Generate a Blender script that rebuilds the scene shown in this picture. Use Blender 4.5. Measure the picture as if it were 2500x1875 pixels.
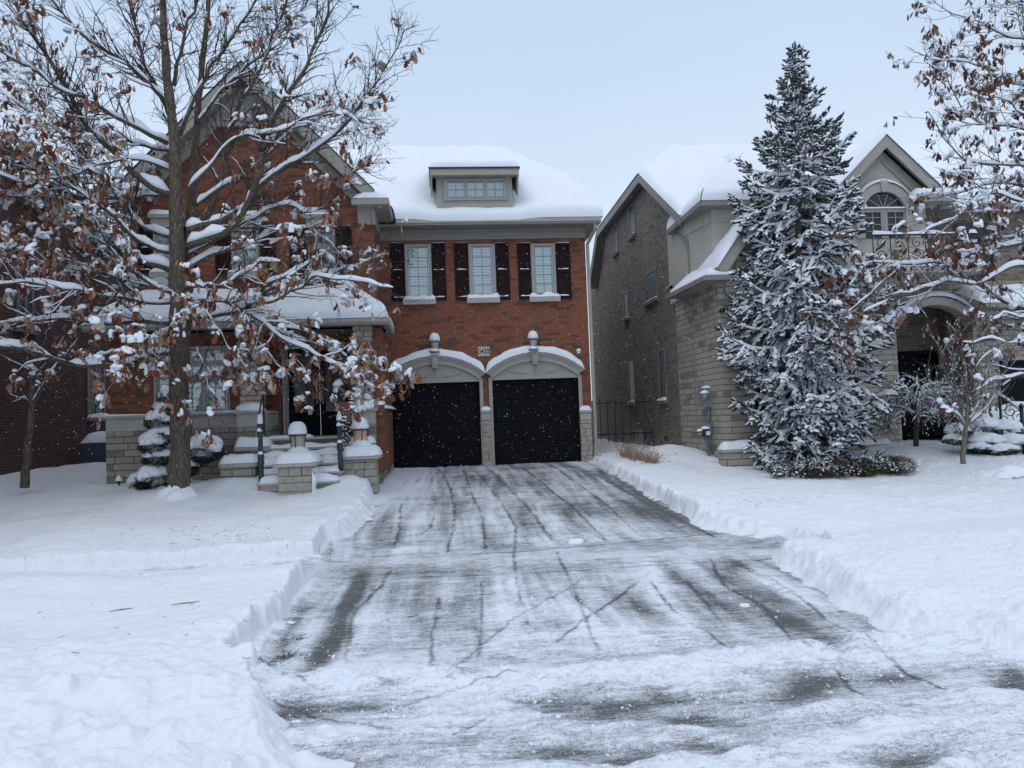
import bpy, math, random
import numpy as np
from mathutils import Vector, Matrix, noise as mn
random.seed(7); RNG = np.random.default_rng(7)
R = math.radians
for o in list(bpy.data.objects): bpy.data.objects.remove(o)
SC = bpy.context.scene; COL = SC.collection
# ------------------------------------------------------------------ camera
CAMZ = 1.37; FPX = 1850.0
YAW, PITCH, ROLL = R(5.34), R(2.44), R(-2.17)
_f = Vector((math.sin(YAW)*math.cos(PITCH), math.cos(YAW)*math.cos(PITCH), math.sin(PITCH)))
_r0 = Vector((math.cos(YAW), -math.sin(YAW), 0)); _u0 = _r0.cross(_f)
_r = _r0*math.cos(ROLL)+_u0*math.sin(ROLL); _u = -_r0*math.sin(ROLL)+_u0*math.cos(ROLL)
cd = bpy.data.cameras.new('camera'); cam = bpy.data.objects.new('camera', cd); COL.objects.link(cam)
cam.matrix_world = Matrix(((_r.x,_u.x,-_f.x,0),(_r.y,_u.y,-_f.y,0),(_r.z,_u.z,-_f.z,CAMZ),(0,0,0,1)))
cd.sensor_width = 36; cd.lens = FPX/2500*36; cd.clip_end = 3000; cd.clip_start = 0.1
SC.camera = cam
# ------------------------------------------------------------------ sky, sun, exposure
W = bpy.data.worlds.new('World'); SC.world = W; W.use_nodes = True
nt = W.node_tree; nt.nodes.clear()
sky = nt.nodes.new('ShaderNodeTexSky'); sky.sky_type = 'NISHITA'; sky.sun_disc = False
SUN_EL, SUN_ROT = R(55), R(200)
sky.sun_elevation = SUN_EL; sky.sun_rotation = SUN_ROT; sky.dust_density = 4; sky.air_density = 1.2
scl = nt.nodes.new('ShaderNodeVectorMath'); scl.operation = 'SCALE'; scl.inputs['Scale'].default_value = 0.06
nt.links.new(sky.outputs[0], scl.inputs[0])
tc = nt.nodes.new('ShaderNodeTexCoord'); sx = nt.nodes.new('ShaderNodeSeparateXYZ'); nt.links.new(tc.outputs['Generated'], sx.inputs[0])
rp = nt.nodes.new('ShaderNodeValToRGB'); rp.color_ramp.interpolation = 'EASE'
rp.color_ramp.elements[0].position = 0.0; rp.color_ramp.elements[0].color = (.74,.84,.97,1)
rp.color_ramp.elements[1].position = 0.95; rp.color_ramp.elements[1].color = (1.0,1.09,1.22,1)
for p, c in ((.22,(.67,.79,.95,1)),(.50,(.54,.68,.88,1)),(.66,(.66,.78,.95,1))):
    e = rp.color_ramp.elements.new(p); e.color = c
nt.links.new(sx.outputs['Z'], rp.inputs[0])
nz = nt.nodes.new('ShaderNodeTexNoise'); nz.inputs['Scale'].default_value = 2.2; nz.inputs['Detail'].default_value = 4
nt.links.new(tc.outputs['Generated'], nz.inputs['Vector'])
mry = nt.nodes.new('ShaderNodeMapRange'); mry.inputs[1].default_value = -1; mry.inputs[2].default_value = .5; mry.inputs[3].default_value = 1.15; mry.inputs[4].default_value = 1.0; nt.links.new(sx.outputs['Y'], mry.inputs[0])
mrn = nt.nodes.new('ShaderNodeMapRange'); mrn.inputs[3].default_value = .90; mrn.inputs[4].default_value = 1.10; nt.links.new(nz.outputs[0], mrn.inputs[0])
cl = nt.nodes.new('ShaderNodeVectorMath'); cl.operation = 'SCALE'; nt.links.new(rp.outputs[0], cl.inputs[0]); mmy = nt.nodes.new('ShaderNodeMath'); mmy.operation = 'MULTIPLY'; nt.links.new(mrn.outputs[0], mmy.inputs[0]); nt.links.new(mry.outputs[0], mmy.inputs[1]); nt.links.new(mmy.outputs[0], cl.inputs['Scale'])
mx = nt.nodes.new('ShaderNodeMix'); mx.data_type = 'RGBA'; mx.inputs[0].default_value = .93
nt.links.new(scl.outputs[0], mx.inputs[6]); nt.links.new(cl.outputs[0], mx.inputs[7])
bg = nt.nodes.new('ShaderNodeBackground'); bg.inputs[1].default_value = 1.0
out = nt.nodes.new('ShaderNodeOutputWorld')
nt.links.new(mx.outputs[2], bg.inputs[0]); nt.links.new(bg.outputs[0], out.inputs[0])
sl = bpy.data.lights.new('sun', 'SUN'); sl.energy = 0.45; sl.angle = R(25); sl.color = (1,.97,.93)
so = bpy.data.objects.new('sun', sl); COL.objects.link(so)
so.rotation_euler = (R(90)-SUN_EL, 0, R(-35))
SC.view_settings.view_transform = 'Standard'; SC.view_settings.look = 'None'
SC.view_settings.exposure = 0.13; SC.view_settings.gamma = 1
# ------------------------------------------------------------------ pixel rays (photo pixels, 2500 x 1875)
O = Vector((0,0,CAMZ))
def ray(px, py): return _r*(px-1250) - _u*(py-937.5) + _f*FPX
def PY(px, py, Y): d = ray(px,py); return O + d*(Y/d.y)
def PX(px, py, X): d = ray(px,py); return O + d*(X/d.x)
def PZ(px, py, Z): d = ray(px,py); return O + d*((Z-CAMZ)/d.z)
_zy = np.array([-50,3,5,8,12,16,19,21.3,23,60,700.]); _zz = np.array([-.78,-.75,-.745,-.70,-.59,-.33,-.09,0,.03,.1,.1])
def zb(Y): return np.interp(Y, _zy, _zz)
def PG(px, py, dz=0.0):                       # pixel onto the bare ground surface
    z = -.5
    for i in range(40):
        p = PZ(px,py,z); z = .5*z+.5*(float(zb(p.y))+dz)
    return PZ(px,py,z)
# ------------------------------------------------------------------ numpy noise
_T = np.random.default_rng(3).random((256,256))
def vn(x, y):
    xi = np.floor(x).astype(int); yi = np.floor(y).astype(int); fx = x-xi; fy = y-yi
    fx = fx*fx*(3-2*fx); fy = fy*fy*(3-2*fy)
    a=_T[xi&255,yi&255]; b=_T[(xi+1)&255,yi&255]; c=_T[xi&255,(yi+1)&255]; d=_T[(xi+1)&255,(yi+1)&255]
    return (a*(1-fx)+b*fx)*(1-fy)+(c*(1-fx)+d*fx)*fy
def fbm(x, y, o=4, s=1.0, g=.5, off=0):
    x = np.asarray(x,float)*s+off*17.3; y = np.asarray(y,float)*s+off*9.1; r = 0; a = 1; t = 0
    for i in range(o):
        r = r+a*vn(x,y); t += a; a *= g; x = x*2.03+11.7; y = y*2.03+5.3
    return r/t-.5
def sstep(a, b, x): t = np.clip((x-a)/(b-a),0,1); return t*t*(3-2*t)
# ------------------------------------------------------------------ mesh builder
ORG = {}
def org(p):
    return ORG.get(p.name, (0,0,0)) if p is not None else (0,0,0)
def mesh_obj(name, V, F, mat, parent=None, smooth=False, uv=True, attr=None):
    V = np.asarray(V, float); o0 = np.array(org(parent))
    me = bpy.data.meshes.new(name)
    if isinstance(F, np.ndarray) and F.ndim == 2:
        nf, k = F.shape; me.vertices.add(len(V)); me.loops.add(nf*k); me.polygons.add(nf)
        me.vertices.foreach_set('co', (V-o0).ravel()); me.loops.foreach_set('vertex_index', F.ravel().astype(np.int32))
        me.polygons.foreach_set('loop_start', np.arange(0,nf*k,k,dtype=np.int32)); me.update(calc_edges=True)
    else:
        me.from_pydata((V-o0).tolist(), [], F)
    if mat: me.materials.append(mat)
    if smooth: me.polygons.foreach_set('use_smooth', np.ones(len(me.polygons),bool))
    if uv and len(me.loops) < 900000:
        nl = len(me.loops); li = np.zeros(nl,np.int32); me.loops.foreach_get('vertex_index', li)
        npoly = len(me.polygons); nn = np.zeros(npoly*3); me.polygons.foreach_get('normal', nn); nn = np.abs(nn.reshape(-1,3))
        lt = np.zeros(npoly,np.int32); me.polygons.foreach_get('loop_total', lt)
        n2 = np.repeat(nn, lt, axis=0); P = V[li]
        ax = np.argmax(n2, axis=1)
        U = np.where(ax==0, P[:,1], P[:,0]); Vv = np.where(ax==2, P[:,1], P[:,2])
        ul = me.uv_layers.new(name='UVMap'); ul.data.foreach_set('uv', np.stack([U,Vv],1).ravel())
    if attr:
        for an, (kind, data) in attr.items():
            if kind == 'f': a = me.attributes.new(an,'FLOAT','POINT'); a.data.foreach_set('value', np.asarray(data,float).ravel())
    ob = bpy.data.objects.new(name, me); COL.objects.link(ob)
    if parent is not None: ob.parent = parent
    ORG[ob.name] = tuple(o0)
    return ob
def tag(o, label=None, cat=None, group=None, kind=None):
    if label: o['label'] = label
    if cat: o['category'] = cat
    if group: o['group'] = group
    if kind: o['kind'] = kind
    return o
def thing(name, label, cat, loc, group=None):
    o = bpy.data.objects.new(name, None); COL.objects.link(o); o.location = loc; o.empty_display_size = .2
    ORG[o.name] = tuple(loc); return tag(o, label, cat, group)
class MB:
    def __init__(s): s.v = []; s.f = []
    def add(s, V, F):
        n = len(s.v); s.v.extend([tuple(p) for p in V]); s.f.extend([tuple(i+n for i in f) for f in F]); return s
    def box(s, x0,x1,y0,y1,z0,z1):
        V=[(x,y,z) for z in (z0,z1) for y in (y0,y1) for x in (x0,x1)]
        return s.add(V,[(0,2,3,1),(4,5,7,6),(0,1,5,4),(1,3,7,5),(3,2,6,7),(2,0,4,6)])
    def prism(s, pts, ext):                    # polygon (3D, planar) extruded by ext
        n=len(pts); e=Vector(ext); A=[Vector(p) for p in pts]; B=[p+e for p in A]
        F=[tuple(range(n))[::-1], tuple(range(n,2*n))]+[(i,(i+1)%n,n+(i+1)%n,n+i) for i in range(n)]
        return s.add(A+B,F)
    def beam(s, a, b, w, h, up=(0,0,1)):       # rectangular bar
        a=Vector(a); b=Vector(b); d=(b-a).normalized(); sd=d.cross(Vector(up))
        if sd.length<1e-4: sd=Vector((1,0,0))
        sd.normalize(); u=sd.cross(d)
        P=[a-sd*w/2-u*h/2,a+sd*w/2-u*h/2,a+sd*w/2+u*h/2,a-sd*w/2+u*h/2]
        return s.prism(P, b-a)
    def tube(s, pts, rad, n=6, cap=True):
        pts=[Vector(p) for p in pts]; m=len(pts)
        if not hasattr(rad,'__len__'): rad=[rad]*m
        V=[];
        d0=(pts[1]-pts[0]).normalized(); a=Vector((0,0,1)) if abs(d0.z)<.9 else Vector((1,0,0))
        sd=d0.cross(a).normalized()
        for i,p in enumerate(pts):
            d=(pts[min(i+1,m-1)]-pts[max(i-1,0)]).normalized()
            sd=(sd-d*sd.dot(d));
            if sd.length<1e-5: sd=d.orthogonal()
            sd.normalize(); u=d.cross(sd)
            for k in range(n):
                t=2*math.pi*k/n; V.append(p+(sd*math.cos(t)+u*math.sin(t))*rad[i])
        F=[(i*n+k,i*n+(k+1)%n,(i+1)*n+(k+1)%n,(i+1)*n+k) for i in range(m-1) for k in range(n)]
        if cap: F+= [tuple(range(n))[::-1], tuple(range((m-1)*n,m*n))]
        return s.add(V,F)
    def lathe(s, c, prof, n=16, sq=False):     # prof [(r,z)...] about vertical axis at c
        V=[]; m=len(prof)
        for r,z in prof:
            for k in range(n):
                t=2*math.pi*(k+.5)/n; V.append((c[0]+r*math.cos(t),c[1]+r*math.sin(t),c[2]+z))
        F=[(i*n+k,i*n+(k+1)%n,(i+1)*n+(k+1)%n,(i+1)*n+k) for i in range(m-1) for k in range(n)]
        F+= [tuple(range(n))[::-1], tuple(range((m-1)*n,m*n))]
        return s.add(V,F)
    def patch(s, P00,P10,P11,P01, th, r, nu=24, nv=16, up=(0,0,1), lump=.0, ls=1.5, edges=(1,1,1,1), under=.0, seed=0):
        # soft snow blanket over a quad; edges=(u0,u1,v0,v1) tapered
        P00,P10,P11,P01=[Vector(p) for p in (P00,P10,P11,P01)]; up=Vector(up)
        Lu=((P10-P00).length+(P11-P01).length)/2; Lv=((P01-P00).length+(P11-P10).length)/2
        V=[]
        us=[.5-.5*math.cos(math.pi*i/nu) if edges[0] and edges[1] and Lu<3 else i/nu for i in range(nu+1)]
        def dense(n,L,a,b):
            n=max(n,6); k=max(2,n//5); q=min(.45,r/L); L1=[q*(1-math.cos(math.pi/2*i/k)) for i in range(k)]; mid=[q+(1-2*q)*i/(n-2*k) for i in range(n-2*k+1)]; return L1+mid+[1-x for x in reversed(L1)]
        us=dense(nu,Lu,0,0); vs=dense(nv,Lv,0,0)
        for v in vs:
            for u in us:
                p=(P00*(1-u)+P10*u)*(1-v)+(P01*(1-u)+P11*u)*v
                e=0
                du=min(u*Lu if edges[0] else 9e9,(1-u)*Lu if edges[1] else 9e9); dv=min(v*Lv if edges[2] else 9e9,(1-v)*Lv if edges[3] else 9e9)
                ru=min(r,Lu*.5); rv=min(r,Lv*.5)
                e=max(0,1-du/ru)**2+max(0,1-dv/rv)**2
                h=math.sqrt(max(0,1-e)) if e<1 else 0
                nzz=mn.noise(Vector((p.x*ls+seed,p.y*ls,p.z*ls)))
                V.append(p+up*(th*h*(1+lump*nzz)-under*(1-h)))
        a=len(us); F=[(j*a+i,j*a+i+1,(j+1)*a+i+1,(j+1)*a+i) for j in range(len(vs)-1) for i in range(a-1)]
        return s.add(V,F)
    def dome(s, c, rx, ry, h, n=12, m=6, lump=.12, skirt=0.0, pw=2.0):
        V=[]; sd=random.random()*50
        for j in range(m+1):
            t=math.pi/2*j/m
            for k in range(n):
                a=2*math.pi*k/n; q=1+lump*mn.noise(Vector((math.cos(a)*1.5+sd,math.sin(a)*1.5,t)))
                cr=math.cos(t)**(2/pw) if j<m else 0.001
                V.append((c[0]+rx*q*cr*math.cos(a),c[1]+ry*q*cr*math.sin(a),c[2]+h*math.sin(t)*q-(skirt if j==0 else 0)))
        F=[(i*n+k,i*n+(k+1)%n,(i+1)*n+(k+1)%n,(i+1)*n+k) for i in range(m) for k in range(n)]
        return s.add(V,F+[tuple(range(n))[::-1]])
    def build(s, name, mat, parent=None, smooth=False, bevel=0, label=None):
        o=mesh_obj(name,s.v,s.f,mat,parent,smooth)
        if bevel:
            m=o.modifiers.new('bevel','BEVEL'); m.width=bevel; m.segments=2; m.limit_method='ANGLE'
        if label: o['label']=label
        return o
# ------------------------------------------------------------------ materials
def mat(name, col, rough=.7, metal=0, spec=.5):
    m=bpy.data.materials.new(name); m.use_nodes=True; b=m.node_tree.nodes['Principled BSDF']
    b.inputs['Base Color'].default_value=(*col,1); b.inputs['Roughness'].default_value=rough; b.inputs['Metallic'].default_value=metal
    b.inputs['Specular IOR Level'].default_value=spec
    return m
def N(m,t,**k):
    n=m.node_tree.nodes.new(t)
    for a,v in k.items(): setattr(n,a,v)
    return n
def L(m,a,b): m.node_tree.links.new(a,b)
def bump(m, h, strength=.3, dist=.02):
    b=m.node_tree.nodes['Principled BSDF']; n=N(m,'ShaderNodeBump'); n.inputs['Strength'].default_value=strength; n.inputs['Distance'].default_value=dist
    L(m,h,n.inputs['Height']); L(m,n.outputs[0],b.inputs['Normal']); return n
def noise(m, scale, detail=4, rough=.55, co='Object', vec=None, stretch=None):
    n=N(m,'ShaderNodeTexNoise'); n.inputs['Scale'].default_value=scale; n.inputs['Detail'].default_value=detail; n.inputs['Roughness'].default_value=rough
    if vec is None:
        t=N(m,'ShaderNodeTexCoord'); vec=t.outputs[co]
    if stretch:
        mp=N(m,'ShaderNodeMapping'); mp.inputs['Scale'].default_value=stretch; L(m,vec,mp.inputs[0]); vec=mp.outputs[0]
    L(m,vec,n.inputs['Vector']); return n.outputs[0]
def ramp(m, fac, stops):
    r=N(m,'ShaderNodeValToRGB'); e=r.color_ramp.elements
    while len(e)<len(stops): e.new(.5)
    for i,(p,c) in enumerate(stops): e[i].position=p; e[i].color=(*c,1)
    L(m,fac,r.inputs[0]); return r.outputs[0]
def mixc(m, fac, a, b, mode='MIX'):
    n=N(m,'ShaderNodeMix'); n.data_type='RGBA'; n.blend_type=mode
    for i,x in ((0,fac),(6,a),(7,b)):
        if hasattr(x,'links'): L(m,x,n.inputs[i])
        elif i==0: n.inputs[0].default_value=x
        else: n.inputs[i].default_value=(*x,1)
    return n.outputs[2]
def varied(name, c1, c2, scale=3, rough=.75, bs=0, bscale=60, stretch=None, detail=5):
    m=mat(name,c1,rough); b=m.node_tree.nodes['Principled BSDF']
    c=ramp(m,noise(m,scale,detail,.6,stretch=stretch),[(.3,c1),(.7,c2)]); L(m,c,b.inputs['Base Color'])
    if bs: bump(m,noise(m,bscale,3),bs,.01)
    return m
def math_(m,op,a,b=None,clamp=False):
    n=N(m,'ShaderNodeMath',operation=op); n.use_clamp=clamp
    for i,x in enumerate((a,b)):
        if x is None: continue
        if hasattr(x,'links'): L(m,x,n.inputs[i])
        else: n.inputs[i].default_value=x
    return n.outputs[0]
def brickmat(name, cols, mortar, bw=.235, bh=.079, ms=.009, patchy=None, bumps=.5, rough=.85, squash=1.0, offs=.5):
    m=mat(name,cols[0],rough,spec=.25); b=m.node_tree.nodes['Principled BSDF']
    t=N(m,'ShaderNodeTexCoord'); br=N(m,'ShaderNodeTexBrick'); br.offset=offs; br.squash=squash; br.squash_frequency=3
    L(m,t.outputs['UV'],br.inputs['Vector'])
    br.inputs['Color1'].default_value=(*cols[0],1); br.inputs['Color2'].default_value=(*cols[1],1); br.inputs['Mortar'].default_value=(*mortar,1)
    br.inputs['Scale'].default_value=1; br.inputs['Brick Width'].default_value=bw; br.inputs['Row Height'].default_value=bh
    br.inputs['Mortar Size'].default_value=ms; br.inputs['Mortar Smooth'].default_value=.15; br.inputs['Bias'].default_value=-.1
    # second look-up at the same lattice picks a few odd dark bricks
    b2=N(m,'ShaderNodeTexBrick'); b2.offset=offs; b2.squash=squash; b2.squash_frequency=3
    L(m,t.outputs['UV'],b2.inputs['Vector'])
    for i,v in (('Color1',(0,0,0,1)),('Color2',(1,1,1,1)),('Mortar',(0,0,0,1))): b2.inputs[i].default_value=v
    for i,v in (('Scale',1),('Brick Width',bw),('Row Height',bh),('Mortar Size',0),('Bias',0)): b2.inputs[i].default_value=v
    odd=ramp(m,b2.outputs[0],[(.80,(0,0,0)),(.86,(1,1,1))])
    c=mixc(m,math_(m,'MULTIPLY',odd,.75),br.outputs[0],cols[2])
    nf=noise(m,40,4,.6); c=mixc(m,.45,c,ramp(m,nf,[(.25,(.45,.45,.45)),(.75,(1.3,1.3,1.3))]),'MULTIPLY')
    nl=noise(m,.7,4,.6); c=mixc(m,.5,c,ramp(m,nl,[(.3,(.75,.75,.75)),(.7,(1.15,1.15,1.15))]),'MULTIPLY')
    L(m,c,b.inputs['Base Color'])
    h=math_(m,'SUBTRACT',math_(m,'MULTIPLY',nf,.35),br.outputs['Fac']); bump(m,h,bumps,.012)
    return m
def snowmat(name, col=(.73,.755,.80), b1=.35, fine=70, coarse=9, dirt=0):
    m=mat(name,col,.75,spec=.2); b=m.node_tree.nodes['Principled BSDF']
    b.inputs['Subsurface Weight'].default_value=0
    n1=noise(m,coarse,5,.6); n2=noise(m,fine,4,.65)
    h=math_(m,'ADD',math_(m,'MULTIPLY',n1,.6),math_(m,'MULTIPLY',n2,.22)); bump(m,h,b1,.06)
    if dirt:
        nd=noise(m,55,5,.75); c=ramp(m,nd,[(.20,(.42,.38,.32)),(.30,col),(1,col)]); L(m,c,b.inputs['Base Color'])
    return m
M={}
M['snow']=snowmat('snow'); M['snow_ground']=snowmat('snow_ground',(.73,.755,.80),.6,38,7,1); M['snow_soft']=snowmat('snow_soft',(.74,.77,.82),.22,50,5)
M['brick']=brickmat('red_brick',((.265,.092,.052),(.185,.065,.040),(.105,.055,.038)),(.14,.085,.062))
M['brick_left']=brickmat('brown_brick',((.135,.072,.062),(.098,.056,.050),(.065,.046,.044)),(.045,.033,.03),ms=.011)
M['brick_right']=brickmat('taupe_brick',((.26,.215,.175),(.195,.162,.133),(.13,.112,.096)),(.155,.134,.112),ms=.012)
M['stone']=brickmat('ledge_stone',((.34,.305,.265),(.25,.225,.20),(.15,.135,.12)),(.09,.08,.07),bw=.43,bh=.155,ms=.010,squash=1.6,bumps=.8)
M['stone_right']=brickmat('pale_ledge_stone',((.40,.36,.31),(.32,.285,.245),(.19,.17,.15)),(.13,.115,.10),bw=.47,bh=.15,ms=.010,squash=1.5,bumps=.8)
M['smoothstone']=varied('smooth_limestone',(.33,.31,.28),(.40,.38,.34),6,.8,.25,80)
M['block']=varied('rough_stone_block',(.25,.225,.195),(.40,.365,.31),9,.9,.7,30)
M['mortar']=mat('mortar',(.14,.12,.10),.95)
M['trim']=varied('taupe_trim',(.30,.28,.245),(.34,.315,.28),2,.6)
M['soffit']=varied('soffit',(.20,.19,.165),(.23,.215,.19),2,.6)
M['stucco']=varied('stucco',(.40,.37,.32),(.46,.425,.37),4,.9,.3,120)
M['siding']=varied('shingle_siding',(.32,.31,.285),(.37,.36,.33),3,.8)
M['shutter']=varied('dark_shutter',(.015,.006,.006),(.022,.009,.008),3,.7)
M['shutter'].node_tree.nodes['Principled BSDF'].inputs['Specular IOR Level'].default_value=.15
M['shingle']=varied('roof_shingle',(.05,.045,.04),(.09,.08,.07),12,.9,.4,50)
M['frame']=mat('window_frame',(.30,.275,.25),.5)
M['darkframe']=mat('dark_window_frame',(.16,.155,.145),.5)
M['blind']=mat('window_blind',(.55,.62,.62),.6)
M['black']=varied('black_door',(.0022,.0026,.0045),(.0035,.0045,.008),5,.6)
M['black'].node_tree.nodes['Principled BSDF'].inputs['Specular IOR Level'].default_value=.12
M['iron']=mat('wrought_iron',(.012,.014,.014),.45)
M['green_iron']=varied('dark_green_iron',(.010,.028,.028),(.018,.042,.040),6,.4)
M['bronze']=mat('bronze_metal',(.09,.035,.022),.5)
M['greymetal']=mat('grey_metal',(.22,.24,.26),.5,.2)
M['bluebox']=mat('air_conditioner_blue',(.045,.06,.10),.6)
M['white']=mat('white_plastic',(.7,.7,.7),.5)
M['plate']=varied('number_plate_stone',(.48,.46,.42),(.55,.53,.48),8,.8)
M['ink']=mat('ink_black',(.02,.02,.02),.6)
gl=mat('window_glass',(.02,.024,.03),.10,spec=.35); M['dullglass']=mat('dull_glass',(.035,.038,.042),.35,spec=.2); M['glass']=gl
gb=bpy.data.materials.new('clear_glass'); gb.use_nodes=True; _n=gb.node_tree; _n.nodes.clear()
_o=_n.nodes.new('ShaderNodeOutputMaterial'); _t=_n.nodes.new('ShaderNodeBsdfTransparent'); _g=_n.nodes.new('ShaderNodeBsdfGlossy'); _g.inputs['Roughness'].default_value=.03
_m=_n.nodes.new('ShaderNodeMixShader'); _m.inputs[0].default_value=.14; _t.inputs[0].default_value=(.86,.90,.90,1)
_n.links.new(_t.outputs[0],_m.inputs[1]); _n.links.new(_g.outputs[0],_m.inputs[2]); _n.links.new(_m.outputs[0],_o.inputs[0]); M['clear']=gb
_fl=gb.copy(); _fl.name='frosted_lamp_glass'; _n=_fl.node_tree; _n.nodes.clear(); _o=_n.nodes.new('ShaderNodeOutputMaterial'); _p=_n.nodes.new('ShaderNodeBsdfPrincipled')
_p.inputs['Base Color'].default_value=(.36,.33,.29,1); _p.inputs['Roughness'].default_value=.5; _n.links.new(_p.outputs[0],_o.inputs[0]); M['lampglass']=_fl
_ll=_fl.copy(); _ll.name='lit_lamp_glass'; _p=[n for n in _ll.node_tree.nodes if n.type=='BSDF_PRINCIPLED'][0]
_p.inputs['Base Color'].default_value=(.45,.30,.2,1)
_tc=_ll.node_tree.nodes.new('ShaderNodeTexCoord'); _sp=_ll.node_tree.nodes.new('ShaderNodeSeparateXYZ'); _ll.node_tree.links.new(_tc.outputs['Generated'],_sp.inputs[0])
_rr=_ll.node_tree.nodes.new('ShaderNodeValToRGB'); _rr.color_ramp.elements[0].position=.0; _rr.color_ramp.elements[0].color=(.95,.48,.17,1); _rr.color_ramp.elements[1].position=.55; _rr.color_ramp.elements[1].color=(.10,.06,.04,1)
_ll.node_tree.links.new(_sp.outputs['Z'],_rr.inputs[0]); _ll.node_tree.links.new(_rr.outputs[0],_p.inputs['Emission Color']); _p.inputs['Emission Strength'].default_value=.30; M['litglass']=_ll
bk=mat('bark',(.13,.11,.09),.9,spec=.2); _b=bk.node_tree.nodes['Principled BSDF']
_v=noise(bk,9,6,.7,stretch=(4,4,.8)); _c=ramp(bk,_v,[(.32,(.035,.028,.022)),(.52,(.13,.108,.082)),(.7,(.235,.20,.155))]); L(bk,_c,_b.inputs['Base Color']); bump(bk,_v,1.0,.05); M['bark']=bk
M['twig']=varied('twig_bark',(.028,.020,.018),(.060,.045,.038),8,.85)
M['bark_grey']=varied('grey_bark',(.10,.088,.072),(.22,.195,.16),14,.9,.6,60)
def leafmat(name, stops, rough=.7):
    m=mat(name,stops[0][1],rough,spec=.25); b=m.node_tree.nodes['Principled BSDF']
    a=N(m,'ShaderNodeAttribute'); a.attribute_name='tone'; L(m,ramp(m,a.outputs['Fac'],stops),b.inputs['Base Color']); return m
M['leaf']=leafmat('dry_oak_leaf',[(0,(.10,.028,.014)),(.25,(.24,.072,.027)),(.42,(.20,.085,.048)),(.55,(.25,.165,.115)),(1,(.40,.30,.225))])
M['leaf2']=leafmat('brown_oak_leaf',[(0,(.06,.026,.018)),(.4,(.11,.046,.028)),(.7,(.15,.085,.058)),(1,(.25,.17,.125))])
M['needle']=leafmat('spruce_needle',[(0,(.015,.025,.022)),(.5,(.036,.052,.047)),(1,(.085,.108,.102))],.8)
M['hedge']=leafmat('hedge_twig',[(0,(.025,.018,.012)),(.5,(.065,.045,.028)),(.8,(.05,.06,.03)),(1,(.12,.08,.05))],.8)
M['cone']=varied('spruce_cone',(.085,.050,.030),(.15,.095,.06),20,.8)
M['grass']=varied('dry_grass',(.20,.12,.06),(.36,.25,.14),8,.8)
M['greengrass']=varied('green_grass',(.035,.045,.015),(.08,.09,.03),8,.8)
# ================================================================== GROUND
DX0, DX1 = -1.72, 4.28
def cleared(X, Y):
    """signed distance: positive inside the shovelled area (driveway, pavement, road)"""
    wob = fbm(X,Y,3,1.3)*.18+fbm(X,Y,3,5.0,off=2)*.09+fbm(X,Y,3,16.0,off=41)*.05
    left = np.interp(Y,[3,5.0,6.0,7.0,9.6,11.5,12.5,14,16.5,17.6,18.4,21.5],[-1.2,-1.35,-1.55,-1.80,-1.82,-1.95,-2.0,-1.72,-1.70,-1.9,-2.3,-2.3])
    right= np.interp(Y,[3,5.0,5.8,6.6,9.8,11.5,12.4,14,21.5],[6.5,5.6,4.7,4.40,4.52,4.9,4.5,4.28,4.26])
    step = np.where((Y>6.6)&(Y<7.9),.16,0)+np.where((Y>7.9)&(Y<8.6),.04,0)
    left=left-step
    d = np.minimum(np.minimum(X-left, right-X), 21.7-Y)
    wl = np.minimum(Y-9.85,11.35-Y)
    sw = np.minimum(wl, np.minimum(X+9, 5.2-X))
    return np.maximum(d, sw)+wob
def lawn_depth(X, Y):
    left = X < 1.3
    dl = np.interp(Y,[3,4.5,6,9.8,11.4,12.5,15,17,19],[.10,.17,.23,.24,.30,.30,.28,.30,.30])
    dr = np.interp(Y,[3,4.5,5.6,7,8.6,9.8,11.2,12.2,13.2,16,19,21.3],[.04,.06,.11,.20,.27,.24,.10,.20,.30,.27,.20,.17])
    dr = dr - .14*sstep(5.0,8.5,X)*sstep(20,14,Y)*sstep(5.6,8,Y)
    # long trough of the buried pavement to the right, old pavement ridge to the left
    dr = dr - .17*np.exp(-((Y-10.9)/.60)**2)*sstep(5.2,7,X) + .06*np.exp(-((Y-9.7)/.4)**2)*sstep(5.2,7,X)
    dl = dl + .05*np.exp(-((Y-9.5)/.35)**2)
    d = np.where(left, dl, dr)
    return d
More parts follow.
